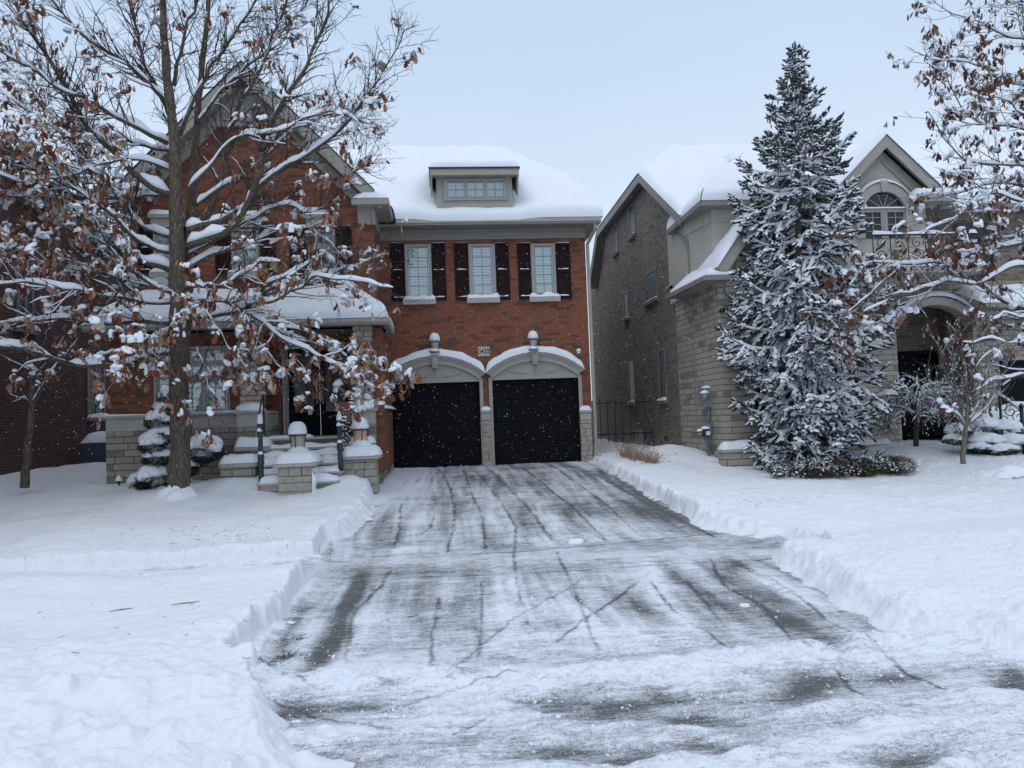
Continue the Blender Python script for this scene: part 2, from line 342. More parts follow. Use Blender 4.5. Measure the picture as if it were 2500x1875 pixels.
def snow_h(X, Y):
    z = zb(Y)
    c = cleared(X,Y)
    d = lawn_depth(X,Y)
    big = fbm(X,Y,3,.45,off=5)*.22*sstep(2.5,7,np.abs(X-1.3)) + fbm(X,Y,4,1.6,off=1)*.07
    rough = sstep(8.5,5.5,Y)*(np.abs(fbm(X,Y,4,2.6,off=8))*.30) + np.where(X>1.3,1,.35)*fbm(X,Y,4,6.5,off=3)*.045 + fbm(X,Y,3,22,off=4)*.012*np.where(X>1.3,1.8,.9) + np.maximum(fbm(X,Y,3,9,off=33),.05)*.10*np.where(X>1.3,.55,.22*sstep(9,6,Y)+.10)
    # clean steep shovel cut; soft on the right street side
    w = np.where(X<1.3, .10, .16+.30*sstep(10.2,9.0,Y)+.30*sstep(13.4,12.0,Y)*sstep(10.6,11.6,Y))
    w = w + np.where(X<1.3, .25*sstep(12.0,13.5,Y)*sstep(18,14,Y), 0) + .5*sstep(6.0,4.8,Y)
    w = w*(1+1.2*np.clip(fbm(X,Y,3,2.2,off=44),-.3,.5))
    t = sstep(w, 0, c+0.0)
    rim = np.exp(-((c-w*.2)/.22)**2)*fbm(X,Y,4,6.0,off=46)*.12
    # crumbled rim
    body = (d*(1+.45*fbm(X,Y,2,.8,off=47))+big+rough+rim)*t
    body = body + np.where(c>0,np.exp(-(c/.22)**2)*np.maximum(fbm(X,Y,4,7.0,off=48),0)*.16,0)*sstep(2.8,3.5,Y)
    # pavement on the left gets drifted full away from the drive; pavement right of the bank is half filled
    fill = sstep(-4.2,-6.5,X)*.10*np.exp(-((Y-10.6)/.9)**4)
    fill = fill+ sstep(-1.9,-3.0,X)*.03*np.exp(-((Y-10.9)/.5)**2)
    body = np.maximum(body, fill+big*.3)
    # drift mounds along the houses
    body = body + .22*np.exp(-(((X-6.1)/.9)**2+((Y-20.2)/1.3)**2)) + .20*np.exp(-(((X-5.0)/1.1)**2+((Y-24)/1.4)**2))
    body = body + .35*np.exp(-(((X-11.5)/1.5)**2+((Y-17.5)/1.4)**2)) + .25*np.exp(-(((X-14)/2.5)**2+((Y-15.7)/.9)**2))
    body = body + .26*np.exp(-(((X+3.9)/1.3)**2+((Y-16.9)/.7)**2)) + .22*np.exp(-(((X+2.1)/.55)**2+((Y-16.5)/.6)**2)) + .10*np.exp(-(((X+5.5)/.6)**2+((Y-15.8)/.6)**2))
    body = body + .06*sstep(-8,-10.5,X)*sstep(17,21,Y)
    z2 = z+body
    z2 = np.where((t<.02)&(body<.012), np.minimum(z2, z-.03), z2)
    return z2
def SG(X, Y): return float(snow_h(np.array([X],float),np.array([Y],float))[0])
def PS(px, py, dz=0.0):                       # pixel onto the snow surface
    p=PG(px,py,.2)
    for i in range(9):
        z=SG(p.x,p.y)+dz; q=PZ(px,py,z); p=p.lerp(q,.5)
    return p
def grid_obj(name, Xs, Ys, fz, m, attrs=None, fan=True):
    # fan: columns fan out with depth so detail stays even in the picture
    U, V_ = np.meshgrid(Xs, Ys); X = U*(V_+1.5)/12.0 if fan else U; Y = V_
    Z = fz(X,Y); n=len(Xs); mrows=len(Ys)
    V = np.stack([X.ravel(),Y.ravel(),Z.ravel()],1)
    i = np.arange(n-1); j=np.arange(mrows-1); I,J=np.meshgrid(i,j); a=(J*n+I).ravel()
    F = np.stack([a,a+1,a+n+1,a+n],1)
    at = {k:('f',f(X,Y).ravel()) for k,f in (attrs or {}).items()}
    return mesh_obj(name,V,F,m,None,True,uv=False,attr=at)
Xs = np.concatenate([np.linspace(-26,-10.5,70)[:-1], np.linspace(-10.5,11.5,1150), np.linspace(11.5,30,80)[1:]])
Ys = 2.2*np.exp(np.linspace(0,math.log(42/2.2),900))
g = grid_obj('snow_ground', Xs, Ys, snow_h, M['snow_ground']); tag(g,kind='structure')
# far ground, one sheet to the horizon
mb=MB(); mb.add([(-900,-900,-.95),(900,-900,-.95),(900,900,-.95),(-900,900,-.95)],[(0,1,2,3)])
mb.add([(-900,41.5,.12),(900,41.5,.12),(900,900,.12),(-900,900,.12)],[(0,1,2,3)])
tag(mb.build('ground',M['snow_soft']),kind='structure')
# ---- driveway / pavement / road: thin snow film over dark concrete
PATCH=[] # (X,Y,sx,sy,rot,amount)
def pp(px,py,wpx,hpx,amt,rot=0):
    p=PG(px,py); a=PG(px+wpx,py); b=PG(px,py-hpx); PATCH.append((p.x,p.y,abs(a.x-p.x),abs(b.y-p.y),rot,amt))
for a in ((840,1500,34,75,1.25,.05),(800,1590,32,60,1.2),(880,1440,20,40,.9),(705,1560,25,60,.95),(1020,1500,26,70,.45),(1170,1460,30,80,.40),(1560,1490,30,70,.75),
          (1700,1440,40,70,.62),(1800,1390,60,25,.85),(1850,1450,55,45,1.0),(1950,1530,60,40,1.2),(2030,1580,55,18,1.0),(1780,1370,45,18,.8),(2010,1440,60,45,.6),(2130,1520,60,40,.55),(1770,1560,40,60,.40),
          (1960,1675,110,26,1.0),(2160,1655,60,16,.8),(1600,1690,70,22,.75),(1480,1710,110,34,.95),(1350,1720,90,20,.7),(1710,1760,110,24,.85),(1800,1850,120,20,.7),(1400,1850,140,30,.6),(1550,1860,100,20,.7),
          (2230,1870,110,26,.9),(2450,1665,60,18,.8),(760,1740,110,26,.75),(700,1860,120,18,.8),(900,1730,60,14,.5),(1140,1660,60,8,.8),(960,1685,50,8,.6),(2480,1650,40,14,.7),
          (900,1275,45,20,.75),(960,1335,60,12,.5),(1500,1250,160,45,.55),(1620,1260,90,40,.65),(1250,1190,60,30,.5),(1350,1165,220,16,.55),(1590,1170,90,40,.5),(1180,1290,60,50,.35),(1080,1240,40,60,.3),
          (1000,1395,170,12,.42),(1350,1390,150,12,.35),(1700,1290,90,12,.5),(1600,1330,120,10,.35),(860,1385,60,16,.45),(1880,1330,60,12,.35),(1230,1140,200,8,.45),(1600,1210,60,50,.45)):
    pp(*a)
LINES=[] # dark joint/ridge lines: pixel polylines
for ln in (((950,1395),(930,1430),(862,1500),(855,1560),(835,1640)),((1072,1460),(1055,1560),(1052,1650)),((1175,1420),(1178,1500),(1172,1560),(1168,1600)),((1360,1350),(1395,1420),(1440,1540),(1460,1590)),
           ((1585,1420),(1650,1500),(1730,1550),(1790,1600)),((1680,1420),(1730,1480),(1770,1530)),((1735,1365),(1755,1410),(1780,1440)),((1860,1395),(1920,1440),(2030,1520),(2110,1570),(2200,1640),(2310,1690)),((1790,1440),(1860,1480),(1930,1560),(1980,1605)),
           ((1100,1645),(1160,1590),(1260,1510),(1400,1430),(1415,1420)),((1360,1570),(1430,1515),(1520,1450),(1590,1400)),((930,1745),(1110,1700),(1170,1680),(1420,1640),(1500,1620)),((1110,1800),(1250,1740),(1330,1710)),
           ((1070,1145),(1098,1190),(1110,1240),(1108,1290),(1090,1350)),((1130,1145),(1150,1200),(1180,1270),(1185,1340)),((1160,1150),(1220,1220),(1260,1290),(1255,1360),(1262,1430),(1290,1530)),((1200,1150),(1290,1240),(1350,1320)),((1270,1140),(1400,1240),(1480,1320)),((1340,1135),(1480,1230),(1560,1310)),((1440,1150),(1600,1240),(1745,1310)),
           ((980,1230),(975,1290),(960,1340)),((1060,1260),(1050,1290),(1030,1305)),((640,1720),(720,1735),(950,1800)),((2040,1640),(2080,1680),(2110,1700)),((600,1600),(690,1660),(800,1700)),((1000,1410),(1250,1403),(1700,1375),(1910,1365)),((560,1372),(700,1370),(860,1372)),((1000,1365),(1300,1345),(1600,1318),(1760,1302))):
    P=[PG(*q) for q in ln]; LINES.append(np.array([(p.x,p.y) for p in P]))
def bare(X,Y):
    wx = X+fbm(X,Y,3,1.1,off=6)*.25; wy = Y+fbm(X,Y,3,1.1,off=9)*.7
    s = np.zeros_like(X)
    for (x,y,sx,sy,rot,a) in PATCH:
        s = s + (.60+.20*sstep(6.4,5.6,Y))*a*np.exp(-(((wx-x)/sx)**2+((wy-y)/sy)**2)**.9)
    # scraper lanes along the drive
    lane = fbm(X*2.2+fbm(X,Y*.35,2,1,off=3)*1.6, Y*.42, 4, 1.0, off=12)
    lane2 = fbm(X*9+fbm(X,Y*.35,2,1,off=3)*3, Y*.55, 3, 1.0, off=18)
    swk = np.exp(-((Y-10.6)/.85)**4)
    cross = fbm(X*.55, Y*2.6, 4, 1.0, off=25)
    s = s + (.85*lane+.60*lane2)*sstep(6.2,8,Y)*(1-.75*swk) + .45*cross + .06*swk
    s = s + (.75*fbm(X*.7+Y*.5, Y*3.2-X*.5, 4, 1.0, off=27)+.10)*sstep(6.0,5.2,Y) + .21 + .03*sstep(10.5,13,Y) - .14*sstep(7,5,Y)
    s = s + .08*sstep(12.0,15,Y)*sstep(-1.2,.6,X)
    s = s - .30*np.exp(-((Y-6.15+.15*np.sin(X*1.3))/.28)**2)            # windrow at the street
    s = s - .5*sstep(.25,0,cleared(X,Y))
    s = s - .25*sstep(16.3,17.8,Y)*sstep(.6,-1.3,X)
    return np.clip(s,0,.98)
def linef(X,Y):
    s=np.zeros_like(X)
    jx=fbm(X,Y,3,4.0,off=21)*.06
    for P in LINES:
        d=np.full_like(X,9.)
        x0,x1=P[:,0].min()-.3,P[:,0].max()+.3; y0,y1=P[:,1].min()-.3,P[:,1].max()+.3
        k=(X>x0)&(X<x1)&(Y>y0)&(Y<y1)
        if not k.any(): continue
        xs=X[k]+jx[k]; ys=Y[k]+jx[k]; dk=np.full_like(xs,9.)
        for a,b in zip(P[:-1],P[1:]):
            ab=b-a; t=np.clip(((xs-a[0])*ab[0]+(ys-a[1])*ab[1])/(ab@ab),0,1)
            dk=np.minimum(dk,np.hypot(xs-a[0]-t*ab[0],ys-a[1]-t*ab[1]))
        wdt=.012+.0012*ys
        s[k]=np.maximum(s[k],np.exp(-(dk/wdt)**2)*(.55+.9*fbm(xs,ys,2,3,off=30)))
    return np.clip(s,0,1)
def drive_z(X,Y):
    b=bare(X,Y)
    l=np.abs(fbm(X,Y,4,3.2,off=14))*2
    h=.018*sstep(.5,.0,b)*(1+2*fbm(X,Y,3,7,off=15))
    wr=np.exp(-((Y-6.15+.15*np.sin(X*1.3))/.26)**2)*sstep(4.8,3.4,np.abs(X-1.4))
    h=h+wr*(.05+.10*l+.05*fbm(X,Y,3,9,off=16))
    h=h+sstep(6.2,4.6,Y)*sstep(.55,.1,b)*(.02+.07*l)
    h=h+.06*sstep(.35,0,cleared(X,Y))*(.4+l)
    h=h+sstep(.40,.1,b)*np.maximum(fbm(X,Y,3,14,off=17),0)*.05*sstep(11,7,Y)
    return zb(Y)+np.maximum(h,0)
dm=mat('scraped_concrete',(.1,.1,.1),.8,spec=.3); _b=dm.node_tree.nodes['Principled BSDF']
at=N(dm,'ShaderNodeAttribute'); at.attribute_name='bare'; al=N(dm,'ShaderNodeAttribute'); al.attribute_name='line'
st=noise(dm,1,5,.65,stretch=(3.0,22,1)); st2=noise(dm,1,4,.6,stretch=(9,90,1)); gr=noise(dm,130,3,.7); md=noise(dm,5,5,.7)
v=math_(dm,'ADD',at.outputs['Fac'],math_(dm,'MULTIPLY',math_(dm,'SUBTRACT',st,.5),.95))
v=math_(dm,'ADD',v,math_(dm,'MULTIPLY',math_(dm,'SUBTRACT',st2,.5),.7))
v=math_(dm,'ADD',v,math_(dm,'MULTIPLY',math_(dm,'SUBTRACT',gr,.5),2.2))
v=math_(dm,'ADD',v,math_(dm,'MULTIPLY',math_(dm,'SUBTRACT',md,.5),.8))
g2=noise(dm,26,5,.75)
v=math_(dm,'ADD',v,math_(dm,'MULTIPLY',math_(dm,'SUBTRACT',g2,.5),1.1))
v=math_(dm,'ADD',v,math_(dm,'MULTIPLY',al.outputs['Fac'],.62))
cfac=ramp(dm,v,[(.20,(0,0,0)),(.52,(.45,.45,.45)),(.86,(.97,.97,.97))])
base=ramp(dm,noise(dm,8,5,.6),[(.3,(.055,.056,.058)),(.7,(.095,.092,.088))])
col=mixc(dm,cfac,(.71,.745,.81),base); L(dm,col,_b.inputs['Base Color'])
hb=math_(dm,'ADD',math_(dm,'MULTIPLY',cfac,-.6),math_(dm,'MULTIPLY',md,.5)); bump(dm,hb,.6,.03)
M['drive']=dm
def strip(name, x0,x1,y0,y1,nx,ny,dz=0):
    Xs=np.linspace(x0,x1,nx); Ys=y0*np.exp(np.linspace(0,math.log(y1/y0),ny))
    o=grid_obj(name,Xs,Ys,lambda X,Y:drive_z(X,Y)+dz,M['drive'],{'bare':bare,'line':linef},fan=False); return tag(o,kind='structure')
strip('driveway',-2.4,4.7,11.38,21.75,420,330)
strip('sidewalk',-9,5.6,9.86,11.38,640,110)
strip('driveway_apron',-2.4,6.3,5.9,9.86,560,330)
strip('road',-6,10,2.2,5.9,900,360)
# ================================================================== MAIN RED BRICK HOUSE
G, YG, YL, YP, YD = 21.3, 19.5, 18.35, 17.95, 19.45   # garage wall, gable wall, lower left wall, porch columns, door wall
def XZ(px,py,Y): p=PY(px,py,Y); return p.x,p.z
house=thing('brick_house','two storey red brick house with black twin garage doors and snowy roof','house',(-2,21,0))
H=house
XR=XZ(1441,900,G)[0]; XI=XZ(927,571,G)[0]-.02; XLW=XZ(271,1100,YL)[0]; ZE=XZ(1200,566,G)[1]
XPR=XZ(911,900,YP)[0]-.02
# brick walls (with real openings only where windows sit proud: frames stand on the wall plane)
d1=(XZ(955,932,G)[0],XZ(1170,932,G)[0]); d2=(XZ(1201,925,G)[0],XZ(1411,925,G)[0]); ZD=XZ(1060,928,G)[1]
mb=MB()
mb.box(XI-.6,d1[0],G,G+.25,-.1,ZD); mb.box(d1[1],d2[0],G,G+.25,-.1,ZD); mb.box(d2[1],XR,G,G+.25,-.1,ZD)
mb.box(XI-.6,XR,G,G+.25,ZD,ZE+.35)
mb.box(XR-.25,XR,G+.25,G+14,-.1,ZE+.35)                       # right side wall
wl=mb.build('garage_wall',M['brick'],H)
mb=MB()
zmid=XZ(800,700,YG)[1]
gx0=XLW+.05; zl=5.9
gpk=PY(588,168,YG); ga=PY(905,478,YG); zrk=ga.z
gxc=gpk.x; gxl=2*gxc-XI
mb.prism([(gx0,YG,zmid-1.5),(XI,YG,zmid-1.5),(XI,YG,zrk-.05),(gxc,YG,gpk.z-.35),(gx0,YG,gpk.z-.35-(gxc-gx0)*(gpk.z-.30-zrk)/(XI-gxc))],(0,.25,0))
mb.box(XI-.25,XI,YG+.25,G,-.1,ZE+.1)                          # return between the two wings
mb.box(gx0,gx0+.25,YG+.25,G+12,-.1,ZE-.3)                     # left side wall
mb.build('gable_wall',M['brick'],H)
zcop=XZ(450,1010,YL)[1]; zpb=XZ(800,800,YP)[1]                # coping height, porch beam underside
XC1=XZ(585,900,YP)[0]; XC2=XZ(636,900,YP)[0]; XC3=XZ(865,900,YP)[0]; XC4=XZ(908,900,YP)[0]
mb=MB(); mb.box(XLW,XC1+.1,YL,YL+.2,zcop-.1,zpb+.3); mb.box(XLW,XLW+.2,YL+.2,YG+.3,-.1,zpb+.3)
mb.box(XC1-.1,XZ(686,900,YD)[0],YD,YD+.2,.3,zpb+.5); mb.box(XZ(866,900,YD)[0],XPR,YD,YD+.2,.3,zpb+.5)
mb.box(XZ(686,900,YD)[0],XZ(866,900,YD)[0],YD,YD+.2,XZ(780,838,YD)[1],zpb+.5)
mb.box(XC1-.1,XC1+.1,YL+.2,YD,zcop-.1,zpb+.3)
mb.box(XPR-.02,XPR+.22,YP+.25,G,.2,zpb+.25)
mb.build('porch_wall',M['brick'],H)
# stone base and coping
mb=MB(); mb.box(XLW-.06,XC1,YL-.12,YL+.1,-.3,zcop-.36); mb.box(XLW-.06,XLW+.1,YL+.1,YG+.3,-.3,zcop-.36)
mb.box(XC1-.0,XZ(690,1050,YD)[0]-.08,YD-.15,YD+.04,0,zcop-.36)
mb.build('stone_base',M['stone'],H)
mb=MB(); mb.box(XLW-.06,XC1,YL-.12,YL+.08,zcop-.357,zcop-.06); mb.box(XLW-.10,XC1+.0,YL-.17,YL+.12,zcop-.057,zcop)
mb.box(XC1,XZ(690,1050,YD)[0]-.08,YD-.15,YD+.03,zcop-.357,zcop-.06);mb.box(XC1,XZ(690,1050,YD)[0]-.08,YD-.19,YD+.03,zcop-.057,zcop)
o=mb.build('stone_coping',M['smoothstone'],H,bevel=.008)
mb=MB(); mb.patch((XLW-.10,YL-.17,zcop),(XC1-.02,YL-.17,zcop),(XC1-.02,YL,zcop),(XLW-.10,YL,zcop),.035,.05,40,6,lump=.8); mb.build('coping_snow',M['snow_soft'],H,True)
# ---- rough block pillars
def block_col(mb, x0,x1,y0,y1,z0,z1, seed=0, h=(.09,.20), j=.018):
    rr=random.Random(seed); z=z0
    while z<z1-.03:
        hh=min(rr.uniform(*h),z1-z)
        if z1-z-hh<.05: hh=z1-z
        n=rr.choice((1,1,2)) if x1-x0<.6 else rr.choice((1,2,2,3)); cuts=[0]+sorted(rr.uniform(.3,.7) if n==2 else (.33*i+rr.uniform(-.06,.06)+.33) for i in range(n-1))+[1]
        for a,b in zip(cuts[:-1],cuts[1:]):
            q=[rr.uniform(-j,j) for _ in range(5)]
            xa=x0+(x1-x0)*a+(q[0] if a==0 else .005); xb=x0+(x1-x0)*b+(q[1] if b==1 else -.005)
            i0=len(mb.v); mb.box(xa,xb,y0+q[2],y1+q[3],z+.005,z+hh-.005)
            for k in range(i0,len(mb.v)): v=mb.v[k]; mb.v[k]=(v[0]+rr.uniform(-.01,.01),v[1]+rr.uniform(-.01,.01),v[2]+rr.uniform(-.004,.004))
        z+=hh
    return mb
zcb=XZ(610,1003,YP)[1]
def column(x0,x1,label=None,seed=1,side=0):
    m=block_col(MB(),x0,x1,YP,YP+.42,zcb,zpb+.05,seed,(.10,.17),.022); c=m.build('stone_column',M['block'],H,bevel=.012)
    MB().box(x0+.03,x1-.03,YP+.03,YP+.39,zcb,zpb+.05).build('mortar',M['mortar'],c)
    return c
column(XC1,XC2,seed=4); column(XC3,XC4,seed=9)
# column bases (ledge stone with smooth course and cap)
def base(x0,x1,y0,y1,zt,seed):
    b=MB().box(x0,x1,y0,y1,-.35,zt-.36).build('column_base',M['stone'],H)
    MB().box(x0-.004,x1+.004,y0-.004,y1,zt-.357,zt-.063).build('smooth_course',M['smoothstone'],b,bevel=.006)
    MB().box(x0-.05,x1+.05,y0-.05,y1,zt-.06,zt).build('cap',M['smoothstone'],b,bevel=.008); return b
b1=base(XC1-.06,XZ(642,1050,YP)[0]+.05,YP-.12,YL+.6,zcb,3)
zc3=XZ(880,998,YP)[1]
x6=XZ(917,1080,YP-.1)[0]; b2=base(XC3-.06,x6,YP-.12,YP+.5,zc3,5)
b3=base(XPR-.1,XZ(950,1000,G-.1)[0]-.02,YP+.5,G-.02,zc3,7)
MB().dome((( XC1+XC2)/2,YP+.04,zcb-.01),.34,.27,.20,20,7,.2,pw=3.0).build('column_snow',M['snow_soft'],H,True)
mb=MB(); mb.dome((XC3+.13,YP+.0,zc3-.01),.32,.22,.20,20,7,.2,pw=3); mb.patch((XPR-.12,YP+.5,zc3),(XPR+.3,YP+.5,zc3),(XPR+.34,G-.05,zc3),(XPR-.05,G-.05,zc3),.09,.14,10,20,lump=.6)
mb.build('column_snow',M['snow_soft'],H,True)
# ---- windows ---------------------------------------------------------------
def window(par, px0,py0,px1,py1,Y, cols=2, rows=5, sash=1, sill=True, slats=13, dark=False, glass='clear', snow=.10, frame=None, blind=True, sillw=.09, transom=0):
    x0,z1=XZ((px0),py0,Y); x1,_=XZ(px1,py0,Y); _,z0=XZ((px0+px1)/2,py1,Y); z1=(z1+XZ(px1,py0,Y)[1])/2
    w=bpy.data.objects.new('window',None); COL.objects.link(w); w.parent=par; w.location=Vector(((x0+x1)/2,Y,z0))-Vector(org(par)); ORG[w.name]=((x0+x1)/2,Y,z0)
    fm=M['darkframe'] if dark else (frame or M['frame'])
    f=MB(); t=.075
    f.box(x0,x0+t,Y-.05,Y+.02,z0,z1); f.box(x1-t,x1,Y-.05,Y+.02,z0,z1); f.box(x0+t,x1-t,Y-.05,Y+.02,z1-t,z1); f.box(x0+t,x1-t,Y-.05,Y+.02,z0,z0+t)
    sw=(x1-x0-2*t)/sash
    zt=z1-t if not transom else z0+(z1-z0)*transom
    if transom: f.box(x0+t,x1-t,Y-.045,Y+.01,zt-.04,zt+.04)
    for s in range(1,sash): f.box(x0+t+sw*s-.045,x0+t+sw*s+.045,Y-.048,Y+.01,z0+t,z1-t)
    f.build('frame',fm,w,bevel=.006)
    g=MB()
    for s in range(sash):
        a=x0+t+sw*s+.05; b=x0+t+sw*(s+1)-.05
        for (za,zb_,rw) in ([(z0+t+.03,zt-(.07 if transom else .03),rows)]+([(zt+.07,z1-t-.03,1)] if transom else [])):
            for i in range(1,cols): xm=a+(b-a)*i/cols; g.box(xm-.009,xm+.009,Y-.026,Y-.018,za,zb_)
            for i in range(1,rw): zm=za+(zb_-za)*i/rw; g.box(a,b,Y-.0262,Y-.0178,zm-.009,zm+.009)
            # inner sash
            g.box(a-.02,a,Y-.035,Y+.005,za-.02,zb_+.02); g.box(b,b+.02,Y-.035,Y+.005,za-.02,zb_+.02); g.box(a,b,Y-.0348,Y+.0048,za-.02,za); g.box(a,b,Y-.0348,Y+.0048,zb_,zb_+.02)
    g.build('muntins',M['darkframe'] if dark else M['greymetal'],w)
    MB().box(x0+t,x1-t,Y-.016,Y-.014,z0+t,z1-t).build('pane',M[glass],w)
    MB().box(x0+.01,x1-.01,Y-.001,Y+.003,z0+.01,z1-.01).build('backing',M['black'] if not blind else M['ink'],w)
    if blind:
        s=MB(); n=slats
        for i in range(n):
            za=z0+t+(z1-z0-2*t)*i/n; hh=(z1-z0-2*t)/n
            s.prism([(x0+t,Y-.010,za+hh*.04),(x0+t,Y-.0045,za+hh*.96),(x0+t,Y-.0015,za+hh*.96),(x0+t,Y-.007,za+hh*.04)],(x1-x0-2*t,0,0))
        s.build('blinds',M['blind'],w)
    if sill:
        MB().box(x0-sillw,x1+sillw,Y-.13,Y+.01,z0-.16,z0-.02).build('sill',M['smoothstone'],w,bevel=.008)
        if snow: MB().patch((x0-sillw+.01,Y-.135,z0-.02),(x1+sillw-.01,Y-.135,z0-.02),(x1+sillw-.01,Y-.03,z0-.0),(x0-sillw+.01,Y-.03,z0-.0),snow,.08,18,6,lump=.9,ls=4,seed=px0).build('sill_snow',M['snow_soft'],w,True)
    return w
def shutter(par, px0,px1,py0,py1,Y, snowlip=True):
    x0,z1=XZ(px0,py0,Y); x1=XZ(px1,py0,Y)[0]; z0=XZ(px0,py1,Y)[1]; s=MB()
    s.box(x0,x1,Y-.02,Y+.01,z0,z1)
    f=.055; ya,yb=Y-.045,Y-.018
    s.box(x0,x0+f,ya,yb,z0,z1); s.box(x1-f,x1,ya,yb,z0,z1)
    zm=(z0+z1)/2
    for a,b in ((z0,z0+.09),(zm-.05,zm+.05),(z1-.07,z1)): s.box(x0+f,x1-f,ya+.001,yb,a,b)
    for a,b in ((z0+.09,zm-.05),(zm+.05,z1-.07)): s.box(x0+f+.035,x1-f-.035,Y-.034,Y-.018,a+.035,b-.035)
    o=s.build('shutter',M['shutter'],par,bevel=.004)
    if snowlip:
        for z in (z0+.09,zm+.05): MB().patch((x0+f,ya+.0,z),(x1-f,ya,z),(x1-f,Y-.02,z),(x0+f,Y-.02,z),.022,.02,10,4,lump=1.2,ls=9,seed=px0).build('shutter_snow',M['snow_soft'],o,True)
        MB().patch((x0,ya,z1),(x1,ya,z1),(x1,Y+.0,z1),(x0,Y+.0,z1),.018,.02,10,4,lump=1).build('shutter_snow',M['snow_soft'],o,True)
    return o
for a,b,yt,yb_ in ((987,1052,597,731),(1142.5,1207.5,596,727),(1294,1354,595,724)): window(H,a,yt,b,yb_,G,slats=17)
for a,b in ((953,986),(1051,1086),(1108,1142),(1208,1241),(1262,1294),(1355,1390)): shutter(H,a,b,594,735-(a-950)*.012,G)
# upper gable windows with lintels
for a,b in ((375,440),(565,632),(752,818)):
    w=window(H,a,560,b,664,YG,slats=14,rows=4)
    x0,z1=XZ(a-12,527,YG); x1,z0=XZ(b+12,556,YG)
    MB().box(x0+.06,x1-.06,YG-.07,YG+.02,z0,z1-.08).box(x0,x1,YG-.12,YG+.02,z1-.08,z1).build('lintel',M['smoothstone'],w,bevel=.01)
    MB().patch((x0,YG-.13,z1),(x1,YG-.13,z1),(x1,YG,z1),(x0,YG,z1),.11,.10,18,6,lump=.5).build('lintel_snow',M['snow_soft'],w,True)
for a,b in ((338,372),(443,478),(525,561),(637,672),(706,746),(820,858)): shutter(H,a,b,552,668,YG)
# big porch window
window(H,375,846,560,1011,YL,cols=2,rows=4,sash=3,sill=False,slats=18,transom=.74)
